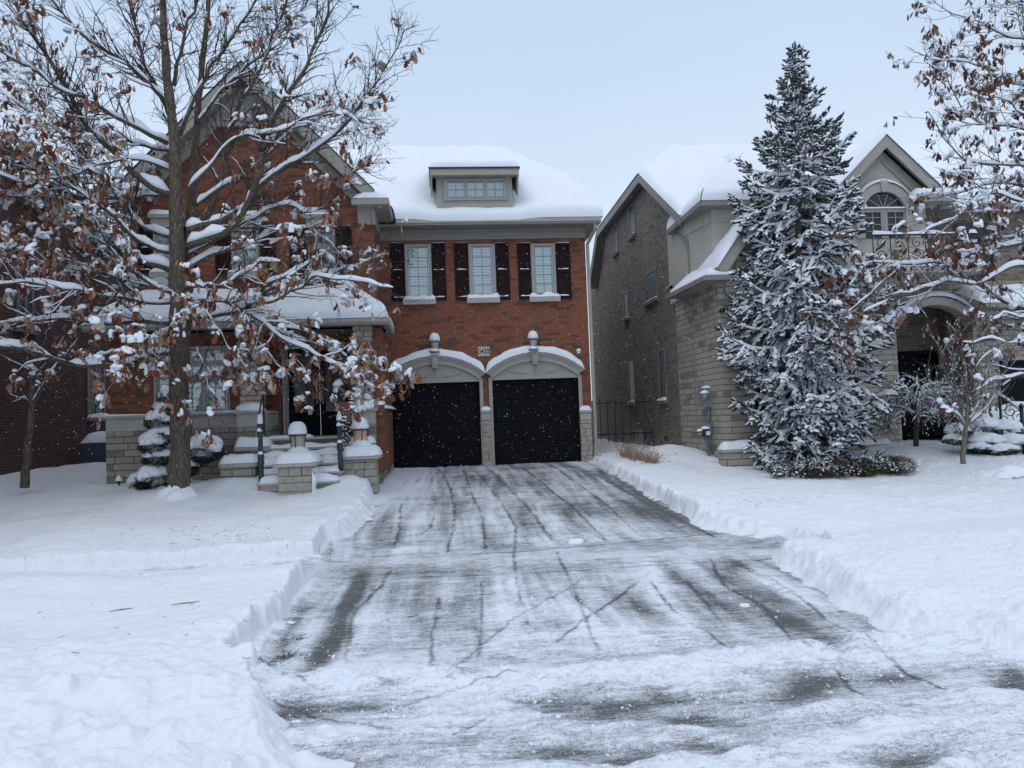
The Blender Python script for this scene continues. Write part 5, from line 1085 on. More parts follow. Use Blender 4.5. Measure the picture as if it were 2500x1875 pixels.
# ================================================================== TREES: fast numpy tubes
class TB:                                      # batched tubes
    def __init__(s): s.V=[]; s.F4=[]; s.n=0
    def tube(s, P, rad, n=5):
        P=np.asarray(P,float); m=len(P); rad=np.broadcast_to(np.asarray(rad,float),(m,))
        D=np.gradient(P,axis=0); D/=np.linalg.norm(D,axis=1,keepdims=True)+1e-9
        a=np.array([0,0,1.]) if abs(D[0,2])<.9 else np.array([1.,0,0])
        S=np.cross(D,a); S/=np.linalg.norm(S,axis=1,keepdims=True)+1e-9; U=np.cross(S,D)
        t=2*np.pi*np.arange(n)/n
        V=P[:,None,:]+(S[:,None,:]*np.cos(t)[None,:,None]+U[:,None,:]*np.sin(t)[None,:,None])*rad[:,None,None]
        s._push(V,m,n)
    def snow(s, P, rad, k=1.0, n=6, thr=.55, rng=RNG, gap=.12, base=.006):
        # snow lying along the upper side of a limb; thins out as the limb steepens
        P=np.asarray(P,float); m=len(P)
        if m<2: return
        rad=np.broadcast_to(np.asarray(rad,float),(m,))
        D=np.gradient(P,axis=0); D/=np.linalg.norm(D,axis=1,keepdims=True)+1e-9
        hz=np.sqrt(np.maximum(0,1-D[:,2]**2)); f=np.clip((hz-thr)/(1-thr),0,1)**.7
        f=f*np.clip(.75+.5*np.interp(np.arange(m),np.arange(0,m+2,2),rng.random(len(np.arange(0,m+2,2)))),0,1.3)
        f[0]*=.5; f[-1]*=.3
        if m>8:
            br_=np.interp(np.arange(m),np.arange(0,m+3,3),rng.random(len(np.arange(0,m+3,3)))); f=f*np.clip(.35+1.5*br_,0,1.25)*np.where(br_<.16,.25,1)
        if f.max()<.12: return
        S=np.cross(D,np.array([0,0,1.])); S/=np.linalg.norm(S,axis=1,keepdims=True)+1e-9
        w=rad*1.02*np.clip(f*1.6,0.05,1); h=(rad*1.1+base)*f*k+.001
        t=np.pi*np.arange(n)/(n-1)
        Z=np.array([0,0,1.])
        V=P[:,None,:]+S[:,None,:]*(np.cos(t)[None,:,None]*w[:,None,None])+Z*((rad*.45)[:,None]+np.sin(t)[None,:]*(h+rad*.4)[:,None])[:,:,None]
        s._push(V,m,n,closed=True)
    def _push(s,V,m,n,closed=True):
        i=np.arange(m-1)[:,None]*n; k=np.arange(n)[None,:]; k2=(k+1)%n
        F=np.stack([i+k,i+k2,i+n+k2,i+n+k],-1).reshape(-1,4)+s.n
        s.V.append(V.reshape(-1,3)); s.F4.append(F); s.n+=m*n
    def build(s,name,mt,par,smooth=True):
        return mesh_obj(name,np.concatenate(s.V),np.concatenate(s.F4),mt,par,smooth,uv=False)
def curve(pts, step=.12, wig=.02, rng=RNG):
    P=np.array([tuple(p) for p in pts],float)
    # Catmull-Rom resample
    Q=np.vstack([2*P[0]-P[1],P,2*P[-1]-P[-2]]); out=[]
    for i in range(1,len(Q)-2):
        p0,p1,p2,p3=Q[i-1:i+3]; L_=np.linalg.norm(p2-p1); n=max(1,int(L_/step))
        t=(np.arange(n)/n)[:,None]
        out.append(.5*((2*p1)+(-p0+p2)*t+(2*p0-5*p1+4*p2-p3)*t*t+(-p0+3*p1-3*p2+p3)*t**3))
    out.append(P[-1:]); A=np.concatenate(out)
    if wig and len(A)>2:
        nn=rng.normal(0,wig,(len(A)//3+3,3)); x=np.linspace(0,len(nn)-1,len(A))
        A=A+np.stack([np.interp(x,np.arange(len(nn)),nn[:,k]) for k in range(3)],1)*np.linspace(0,1,len(A))[:,None]**.3
    return A
def twigpath(p,d,L_,n=5,rng=RNG,wob=.22,grav=0.0):
    P=[p]; d=d/np.linalg.norm(d)
    for i in range(n):
        d=d+rng.normal(0,wob,3)*.5; d[2]+=grav; d/=np.linalg.norm(d); P.append(P[-1]+d*L_/n)
    return np.array(P),d
class LeafB:
    def __init__(s): s.V=[];s.F=[];s.T=[];s.n=0
    # lobed leaf outline (unit length along -z), fan with a centre rib
    SH=np.array([(0,0),(.10,.10),(.17,.22),(.10,.30),(.27,.42),(.15,.52),(.30,.66),(.16,.76),(.17,.90),(0,1.0)])
    def leaf(s,p,L_,rng):
        n=len(s.SH); yaw=rng.uniform(0,2*np.pi); til=rng.normal(.0,.45); curl=rng.uniform(.1,.9); fold=rng.uniform(.1,.9)
        x=s.SH[:,0]*rng.uniform(.8,1.25); y=s.SH[:,1]
        V=[]
        for sg in (1,-1):
            X=sg*x; Yd=np.abs(x)*fold+curl*.35*y*y; Z=-y
            V.append(np.stack([X,Yd,Z],1))
        V=np.vstack([V[0],V[1][1:-1],[[0,curl*.35*.2,-.45]]])*L_
        ca,sa=np.cos(til),np.sin(til); V=np.stack([V[:,0],V[:,1]*ca-V[:,2]*sa,V[:,1]*sa+V[:,2]*ca],1)
        rl=rng.normal(0,.4); ca,sa=np.cos(rl),np.sin(rl); V=np.stack([V[:,0]*ca-V[:,2]*sa,V[:,1],V[:,0]*sa+V[:,2]*ca],1)
        ca,sa=np.cos(yaw),np.sin(yaw); V=np.stack([V[:,0]*ca-V[:,1]*sa,V[:,0]*sa+V[:,1]*ca,V[:,2]],1)+p
        a=list(range(n)); b=[0]+list(range(n,2*n-2))+[n-1]; c=2*n-2
        F=[(c,a[i],a[i+1]) for i in range(n-1)]+[(c,b[i+1],b[i]) for i in range(n-1)]
        s.V.append(V); s.F.append(np.array(F)+s.n); s.n+=len(V); s.T.append(np.full(len(V),np.clip(rng.beta(.8,.9),0,1)))
    def build(s,name,mt,par):
        return mesh_obj(name,np.concatenate(s.V),np.concatenate(s.F),mt,par,True,uv=False,attr={'tone':('f',np.concatenate(s.T))})
class Blob:                                    # small soft lumps of snow
    def __init__(s): s.V=[];s.F=[];s.n=0
    def add(s,p,rx,ry,rz,rng,flat=.35,n=8,m=4):
        t=np.linspace(-.45,np.pi/2,m+1)[:,None]; a=(2*np.pi*np.arange(n)/n)[None,:]+rng.uniform(0,6)
        q=1+.16*np.sin(a*2+rng.uniform(0,6))+.10*np.sin(a*3+t*3+rng.uniform(0,6)); c=np.cos(t); c=np.maximum(c,.02)
        V=np.stack([rx*c*np.cos(a)*q,ry*c*np.sin(a)*q,(np.sin(t)*rz+0*a)],-1).reshape(-1,3)
        tx,ty=rng.normal(0,.35,2); V[:,2]+=V[:,0]*tx+V[:,1]*ty
        V+=p; i=np.arange(m)[:,None]*n; k=np.arange(n)[None,:]; k2=(k+1)%n
        s.V.append(V); s.F.append(np.stack([i+k,i+k2,i+n+k2,i+n+k],-1).reshape(-1,4)+s.n); s.n+=len(V)
    def build(s,name,mt,par): return mesh_obj(name,np.concatenate(s.V),np.concatenate(s.F),mt,par,True,uv=False)
def oak(name,label,trunks,limbs,base,lm,seed=1,leafL=.165,twigs=1.0,leafs=1.0,sub=(11,6),sk=1.0,extra=None):
    rng=np.random.default_rng(seed)
    t=thing(name,label,'tree',base)
    wood=TB(); tw=TB(); sn=TB(); lf=LeafB(); bl=Blob()
    for pts,rad,st in trunks:
        P=curve(pts,.10,.012,rng); r=np.interp(np.linspace(0,1,len(P)),np.linspace(0,1,len(rad)),rad)
        r=r*(1+.06*np.sin(np.arange(len(P))*.9)+rng.normal(0,.02,len(P))); wood.tube(P,r,14)
        if st: limbs.append((pts[len(pts)//2:],rad[-1]*1.0,.006,.0,.8,'up'))
    def cluster(p,k,L0):
        for _ in range(int(k*1.5)): lf.leaf(p+rng.normal(0,.06,3)*np.array([1,1,.9]),L0*rng.uniform(.6,1.2),rng)
        if rng.random()<.62*sk:
            w=rng.uniform(.035,.10); bl.add(p+np.array([0,0,.005])+rng.normal(0,.02,3),w,w*rng.uniform(.7,1),w*rng.uniform(.5,.85),rng,n=10,m=5)
            bl.add(p+rng.normal(0,w*.6,3),w*.7,w*.6,w*.5,rng,n=8,m=4)
            if rng.random()<.6: bl.add(p+np.array([0,0,-.04])+rng.normal(0,.05,3),w*.55,w*.5,w*rng.uniform(.9,1.5),rng)
    for pts,r0,r1,leafy,dens,md in limbs:
        P=curve(pts,.09,.025,rng); m=len(P); r=r0+(r1-r0)*np.linspace(0,1,m)**.8
        Ls=np.linalg.norm(np.diff(P,axis=0),axis=1).sum()
        if md!='up': wood.tube(P,r*(1+rng.normal(0,.03,m)),8); sn.snow(P,r*1.08,1.35*sk,8,.32,rng,base=.035)
        nb_=int(Ls*sub[0]*dens*twigs); 
        for b in range(nb_):
            f=rng.uniform(.12,1)**.85; i=min(m-2,int(f*(m-1))); d=P[i+1]-P[i]; d/=np.linalg.norm(d)+1e-9
            s=rng.normal(0,1,3); s-=d*s.dot(d); s/=np.linalg.norm(s); s[1]*=.75
            dd=d*rng.uniform(.5,1.1)+s*.8+np.array([0,0,.25 if md!='droop' else -.12])
            L1=rng.uniform(.5,1.45)*(1.15-.5*f); rr=max(.0055,min(.016,r[i]*.45))
            Q,dl=twigpath(P[i],dd,L1,7,rng,.30,.02 if md!='droop' else -.03)
            rq=np.linspace(rr,.0032,len(Q)); tw.tube(Q,rq,4); 
            if rr>.006 and rng.random()<(.12+1.1*leafy): sn.snow(Q[:6],rq[:6]*1.25,1.3*sk,6,.5,rng,base=.014)
            kk=rng.poisson(sub[1])
            for c in range(kk):
                j=rng.integers(2,len(Q)); s=rng.normal(0,1,3); e=(Q[j]-Q[j-1]); e/=np.linalg.norm(e)+1e-9
                T,_=twigpath(Q[j],e*.8+s*.55+np.array([0,0,.12]),rng.uniform(.12,.42),4,rng,.35)
                tw.tube(T,np.linspace(.005,.003,len(T)),3)
                if rng.random()<leafy*.30*leafs: cluster(T[-1],rng.integers(2,5),leafL)
                elif rng.random()<.10*leafy+.012: cluster(T[-1],1,leafL)
            if rng.random()<leafy*leafs: 
                cluster(Q[-1],rng.integers(4,8),leafL); cluster(Q[-3],rng.integers(0,4),leafL) if rng.random()<.5 else None
    o=wood.build('trunk',lm['bark'],t); tw.build('twigs',M['twig'],t); sn.build('branch_snow',M['snow_soft'],t); tag(lf.build('leaves',lm['leaf'],t),kind='stuff'); tag(bl.build('leaf_snow',M['snow_soft'],t),kind='stuff')
    return t
YT=15.8
def lp(seq,y0,y1):                             # traced limb: pixels with depth running y0 -> y1
    n=len(seq); return [PY(x,y,YT+y0+(y1-y0)*(i/(n-1))) for i,(x,y) in enumerate(seq)]
tb=PY(438,1215,YT); tb0=tb; base=(tb.x,YT,SG(tb.x,YT)-.1)
tr=[(lp([(436,1250),(438,1180),(440,1040),(438,900),(436,760),(432,640),(430,540),(428,420),(424,330),(412,230),(402,120),(398,0),(392,-160)],0,-.3),[.215,.20,.185,.175,.165,.15,.135,.115,.095,.085,.07,.055,.04],1),
    (lp([(452,900),(456,760),(460,640),(466,540),(470,440),(478,340),(486,230),(500,110),(512,-20),(520,-160)],.12,.9),[.09,.105,.10,.09,.08,.07,.06,.05,.045,.035],1)]
LB=[ # (pixels, y0,y1, r0,r1, leafy, density, mode)
 ([(462,600),(500,585),(560,560),(600,505),(632,430),(645,330),(690,240),(742,165),(790,60),(812,-40)],0,-1.0,.085,.022,.05,1.1,''),
 ([(602,505),(640,450),(700,405),(760,372),(830,320),(885,245),(930,190),(965,120),(985,70)],-.2,-1.6,.055,.010,.08,1.0,''),
 ([(458,560),(520,545),(575,520),(610,492)],0,-.1,.07,.055,.05,.7,''),
 ([(470,560),(505,520),(530,470),(545,400),(552,330),(590,250),(640,150),(690,30),(720,-60)],.3,.8,.06,.018,.05,1.1,''),
 ([(480,500),(520,470),(580,440),(630,400),(700,330),(760,300),(830,280),(900,300)],.2,1.4,.045,.010,.07,1.0,''),
 ([(412,475),(370,455),(330,425),(280,375),(225,325),(190,270),(160,205),(110,130),(62,52),(20,-40)],0,-1.2,.075,.022,.12,1.2,''),
 ([(410,350),(370,330),(320,305),(262,272),(205,240),(160,225),(90,180),(20,130),(-60,90)],0,-1.5,.055,.014,.10,1.1,''),
 ([(428,265),(385,225),(330,170),(275,128),(222,95),(170,50),(120,-10)],0,-.8,.055,.016,.05,1.1,''),
 ([(416,290),(385,215),(352,150),(330,60),(312,-40)],0,.6,.05,.018,.04,1.1,''),
 ([(424,210),(440,120),(470,30),(490,-50)],0,-.6,.045,.018,.03,1.0,''),
 ([(440,330),(480,230),(540,130),(600,40),(640,-50)],0,-1.3,.045,.014,.04,1.2,''),
 ([(480,300),(560,200),(640,130),(700,60),(770,-20)],.4,1.6,.04,.014,.05,1.1,''),
 ([(425,370),(330,350),(240,330),(150,300),(60,200),(0,150)],.2,1.8,.035,.012,.12,1.1,''),
 ([(430,580),(385,570),(340,545),(310,500),(270,450),(210,400),(150,330),(90,290),(20,230)],0,1.5,.042,.014,.18,1.1,''),
 ([(425,660),(350,640),(300,622),(235,595),(160,560),(105,505),(50,480),(-40,470)],0,-1.5,.065,.020,.5,1.1,''),
 ([(425,620),(340,590),(270,520),(200,470),(120,430),(40,380),(-30,330)],0,-2.0,.040,.014,.62,1.2,''),
 ([(424,720),(360,690),(300,640),(255,580),(230,540)],-.1,-1.4,.034,.014,.5,.9,''),
 ([(420,700),(330,690),(240,665),(150,660),(60,640),(-40,650)],.1,1.6,.032,.012,.4,.9,''),
 ([(420,790),(340,785),(250,790),(150,780),(60,785),(-30,790)],0,-.9,.042,.016,.35,.9,''),
 ([(425,740),(340,735),(250,720),(150,705),(40,690),(-40,700)],0,-2.2,.032,.014,.45,.9,''),
 ([(415,862),(370,868),(335,882),(280,890),(200,892),(140,878),(70,852),(0,848),(-80,838)],0,-1.2,.055,.030,.16,.7,'droop'),
 ([(420,800),(380,820),(330,840),(280,855),(240,865)],-.2,-2.0,.02,.008,.8,1.1,'droop'),
 ([(430,760),(420,790),(400,820),(380,840)],-.2,-1.6,.02,.008,.5,.6,'droop'),
 ([(440,730),(460,760),(475,800),(480,800)],-.2,-1.5,.02,.008,.6,.7,'droop'),
 ([(455,780),(520,770),(575,762),(615,735),(650,700),(690,680),(745,650),(775,600)],0,-1.0,.055,.014,.30,.9,''),
 ([(600,742),(660,735),(720,705),(775,675),(840,685),(900,690),(960,700)],-.5,-1.4,.035,.006,.18,.8,''),
 ([(640,715),(700,690),(770,690),(830,665),(880,640),(940,625)],-.6,.4,.03,.006,.38,.8,''),
 ([(455,740),(530,735),(600,760),(650,800),(710,835),(775,872),(840,905),(900,935),(950,945)],0,-1.4,.045,.006,.62,.8,'droop'),
 ([(560,765),(610,800),(640,850),(690,900),(720,930)],-.2,-.8,.018,.005,.4,.6,'droop'),
 ([(500,760),(530,800),(560,850),(600,890),(608,895)],-.2,-1.0,.014,.004,.5,.5,'droop'),
 ([(480,850),(495,880),(508,930),(520,965)],-.3,-1.0,.010,.004,.6,1.0,'droop'),
 ([(700,800),(760,815),(820,850),(870,900),(890,940)],-.7,.2,.014,.004,.65,.8,'droop'),
 ([(455,655),(520,620),(600,600),(680,560),(740,560),(800,590),(850,640)],.1,1.2,.04,.008,.28,.9,''),
 ([(460,620),(560,570),(640,520),(710,502),(745,520),(800,500),(850,430),(900,400)],.1,.8,.035,.006,.12,1.0,''),
 ([(462,460),(500,420),(560,350),(610,330),(680,320),(740,290),(820,270),(880,300)],0,-1.4,.035,.008,.06,1.0,''),
 ([(430,480),(350,480),(270,500),(190,540),(110,580),(20,600)],.1,1.9,.028,.01,.30,1.0,''),
 ([(425,420),(340,390),(250,400),(160,430),(60,440),(-30,420)],.1,-2.3,.026,.010,.45,1.1,''),
 ([(440,700),(500,700),(560,690),(620,650),(680,640)],0,-1.8,.03,.008,.35,.8,''),
]
limbs=[(lp(s,a,b),r0,r1,lv,dn,md) for (s,a,b,r0,r1,lv,dn,md) in LB]
oak('oak_tree','large bare oak with rusty leaves and snow laden limbs in front of the red house',tr,limbs,base,dict(bark=M['bark'],leaf=M['leaf']),seed=11,leafs=.82)
# snow packed against the foot of the trunk
tk=PY(430,1190,YT)
zt_=SG(tk.x,YT)
MB().dome((tb0.x,YT-.035,zt_-.1),.235,.225,.34,26,14,.12,pw=4.5).dome((tb0.x,YT-.06,zt_-.12),.36,.34,.27,22,8,.3,pw=2.4).build('trunk_snow',M['snow_soft'],bpy.data.objects['oak_tree'],True)
# ---- right oak: trunk outside the frame
YT2=15.0
def lq(seq,y0,y1):
    n=len(seq); return [PY(x,y,YT2+y0+(y1-y0)*(i/(n-1))) for i,(x,y) in enumerate(seq)]
tb=PY(2680,1150,YT2)
tr=[(lq([(2680,1250),(2680,1000),(2676,800),(2670,600),(2660,400),(2650,200),(2640,0),(2630,-200)],0,0),[.21,.19,.18,.165,.14,.12,.09,.06],1)]
RB=[
 ([(2675,655),(2580,650),(2500,645),(2440,665),(2390,690),(2320,690),(2240,705),(2170,730),(2110,760)],0,-.8,.05,.008,.5,.8,''),
 ([(2675,790),(2600,775),(2500,752),(2440,730),(2400,700),(2330,685),(2280,690)],0,.5,.06,.012,.22,.7,''),
 ([(2670,610),(2580,600),(2480,598),(2380,618),(2290,640),(2200,650),(2130,640),(2070,700)],.1,-.6,.05,.008,.62,1.2,''),
 ([(2670,560),(2560,560),(2460,580),(2370,590),(2300,610)],.1,1.2,.04,.008,.5,1.1,''),
 ([(2660,520),(2560,500),(2480,490),(2420,470),(2370,500),(2320,540),(2260,560)],0,-1.3,.04,.008,.60,1.2,''),
 ([(2660,430),(2560,420),(2480,405),(2400,402),(2350,385),(2310,350),(2285,305),(2265,275)],0,-.6,.04,.006,.55,1.1,''),
 ([(2660,360),(2560,330),(2470,310),(2400,300),(2350,260),(2300,180),(2260,150)],0,.6,.035,.005,.62,1.1,''),
 ([(2655,260),(2560,220),(2470,200),(2400,160),(2340,150),(2270,150)],0,-1.0,.035,.005,.65,1.2,''),
 ([(2650,160),(2560,110),(2470,90),(2400,60),(2330,30),(2280,0)],0,.5,.035,.005,.6,1.1,''),
 ([(2650,60),(2560,20),(2470,-10),(2400,-40)],0,-.8,.03,.005,.6,1.1,''),
 ([(2650,220),(2580,150),(2510,60),(2470,-40)],.2,1.5,.03,.006,.5,1.0,''),
 ([(2660,480),(2560,470),(2470,450),(2400,455),(2330,470),(2280,480)],0,.9,.035,.006,.55,1.0,''),
 ([(2655,320),(2580,290),(2510,280),(2440,240),(2390,240)],0,-1.6,.03,.005,.7,1.2,''),
 ([(2680,870),(2600,880),(2540,900),(2490,910),(2430,930),(2385,955)],0,-.6,.045,.014,.20,.8,''),
 ([(2680,820),(2600,830),(2530,830),(2470,835),(2410,830),(2350,840)],0,-.9,.02,.005,.6,.8,'droop'),
 ([(2675,700),(2600,710),(2530,770),(2460,770),(2420,780)],0,-.9,.03,.008,.3,.7,'droop'),
 ([(2430,850),(2390,880),(2370,930),(2360,990)],-.6,-.4,.012,.004,.55,1.4,'droop'),
 ([(2200,650),(2150,690),(2100,740),(2065,770)],-.6,-.5,.015,.004,.9,1.8,'droop'),
]
limbs=[(lq(s,a,b),r0,r1,lv,dn,md) for (s,a,b,r0,r1,lv,dn,md) in RB]
oak('oak_tree','brown leaved oak whose snowy branches reach in from the right edge',tr,limbs,(tb.x,YT2,SG(tb.x,YT2)-.1),dict(bark=M['bark'],leaf=M['leaf2']),seed=5,leafL=.135,sub=(6,4),sk=.75,leafs=.75)
# ---- small bare trees
def small_tree(label,base,paths,bark,seed,tw=7,leaf=0,cat='tree',name='young_tree',snowk=1.2,fine=4,Lf=(.25,.7),up=.35,group=None):
    rng=np.random.default_rng(seed); t=thing(name,label,cat,base,group); wood=TB(); tg=TB(); sn=TB(); bl=Blob(); lf=LeafB()
    for pts,r0,r1,tr_ in paths:
        P=curve(pts,.07,.012,rng); m=len(P); r=np.linspace(r0,r1,m); wood.tube(P,r,8)
        sn.snow(P,r,snowk,7,.25 if not tr_ else .5,rng,base=.022)
        if tr_: continue
        Ls=np.linalg.norm(np.diff(P,axis=0),axis=1).sum()
        for b in range(int(Ls*tw)+2):
            f=rng.uniform(.1,1); i=min(m-2,int(f*(m-1))); d=P[i+1]-P[i]; d/=np.linalg.norm(d)+1e-9; s=rng.normal(0,1,3)
            Q,_=twigpath(P[i],d+s*.55+np.array([0,0,up]),rng.uniform(*Lf),6,rng,.2,up*.08); rq=np.linspace(max(.004,r[i]*.4),.0025,len(Q)); tg.tube(Q,rq,4); sn.snow(Q,rq*1.2,1.0,5,.3,rng,base=.006)
            for c in range(rng.poisson(fine)):
                j=rng.integers(1,len(Q)); T,_=twigpath(Q[j],(Q[j]-Q[j-1])*6+rng.normal(0,.4,3)+np.array([0,0,up]),rng.uniform(.08,.3),3,rng,.25); tg.tube(T,np.linspace(.003,.002,len(T)),3)
                if rng.random()<.35: bl.add(T[0],.014,.014,.028,rng,n=6,m=3)
            if rng.random()<leaf:
                for _ in range(5): lf.leaf(Q[-1]+rng.normal(0,.05,3),.12,rng)
                bl.add(Q[-1]+np.array([0,0,.02]),.07,.07,.06,rng)
    wood.build('trunk',bark,t); tg.build('twigs',M['twig'] if bark is not M['bark_grey'] else M['bark_grey'],t); sn.build('branch_snow',M['snow_soft'],t)
    if bl.n: tag(bl.build('twig_snow',M['snow_soft'],t),kind='stuff')
    if lf.n: lf.build('leaves',M['leaf'],t)
    return t
def ly(seq,Y,dy=0): n=len(seq); return [PY(x,y,Y+dy*i/(n-1)) for i,(x,y) in enumerate(seq)]
Ya=17.5; b=PY(64,1172,Ya)
small_tree('small tree with snow filled forks against the brown brick wall',(b.x,Ya,SG(b.x,Ya)-.1),[(ly([(60,1190),(66,1120),(72,1050),(78,1000),(80,960)],Ya),.10,.065,1),(ly([(80,985),(100,955),(118,920),(140,890),(158,870),(185,840),(200,800)],Ya,-.4),.05,.014,0),(ly([(78,960),(74,910),(68,870),(60,830),(62,790)],Ya,.3),.045,.014,0),(ly([(82,960),(90,900),(100,860),(115,820),(120,770)],Ya,.5),.04,.012,0),(ly([(72,985),(60,970),(48,975)],Ya,-.2),.02,.008,0)],M['bark'],3,tw=4,leaf=.35)
Yb=15.6; b=PY(2350,1128,Yb)
F=[ly([(2356,1040),(2340,1015),(2310,995),(2285,975),(2272,940),(2262,900)],Yb,-.3),ly([(2358,1035),(2335,980),(2315,930),(2300,880),(2290,820)],Yb,.3),ly([(2360,1030),(2362,960),(2355,900),(2345,840),(2340,780)],Yb,-.2),ly([(2364,1030),(2390,980),(2400,930),(2420,880),(2430,830)],Yb,.2),ly([(2366,1035),(2400,1005),(2430,960),(2450,910),(2462,860)],Yb,-.3),ly([(2350,1000),(2330,940),(2325,870),(2318,800)],Yb,.5),ly([(2370,1010),(2385,930),(2388,860),(2395,790)],Yb,.5)]
small_tree('young bare tree with many upright snowy twigs before the archway',(b.x,Yb,SG(b.x,Yb)-.1),[(ly([(2350,1150),(2352,1100),(2356,1060),(2360,1030)],Yb),.055,.045,1)]+[(f,.030,.008,0) for f in F],M['bark_grey'],8,tw=9,fine=5,up=.5,Lf=(.25,.75))
# weeping dwarf maple
Yc=17.2; b=PY(2240,1115,Yc)
rng=np.random.default_rng(12); P0=PY(2238,1010,Yc)
pw=[(ly([(2240,1130),(2236,1080),(2240,1040),(2238,990)],Yc),.07,.05,1)]
for k in range(22):
    a=rng.uniform(0,2*np.pi); r=rng.uniform(.5,1.25); h=rng.uniform(.1,.75)
    c=np.array(P0)+np.array([0,0,rng.uniform(-.1,.3)])
    pw.append(([Vector(c),Vector(c+np.array([.4*r*math.cos(a),.4*r*math.sin(a),h*.8])),Vector(c+np.array([.85*r*math.cos(a),.8*r*math.sin(a),h*.55])),Vector(c+np.array([1.1*r*math.cos(a),1.0*r*math.sin(a),-.35]))],.018,.005,0))
small_tree('low weeping dwarf maple with a tangle of dark twigs behind the hedge',(b.x,Yc,SG(b.x,Yc)-.1),pw,M['twig'],9,tw=13,fine=5,up=-.25,Lf=(.2,.55),cat='tree',name='weeping_tree')
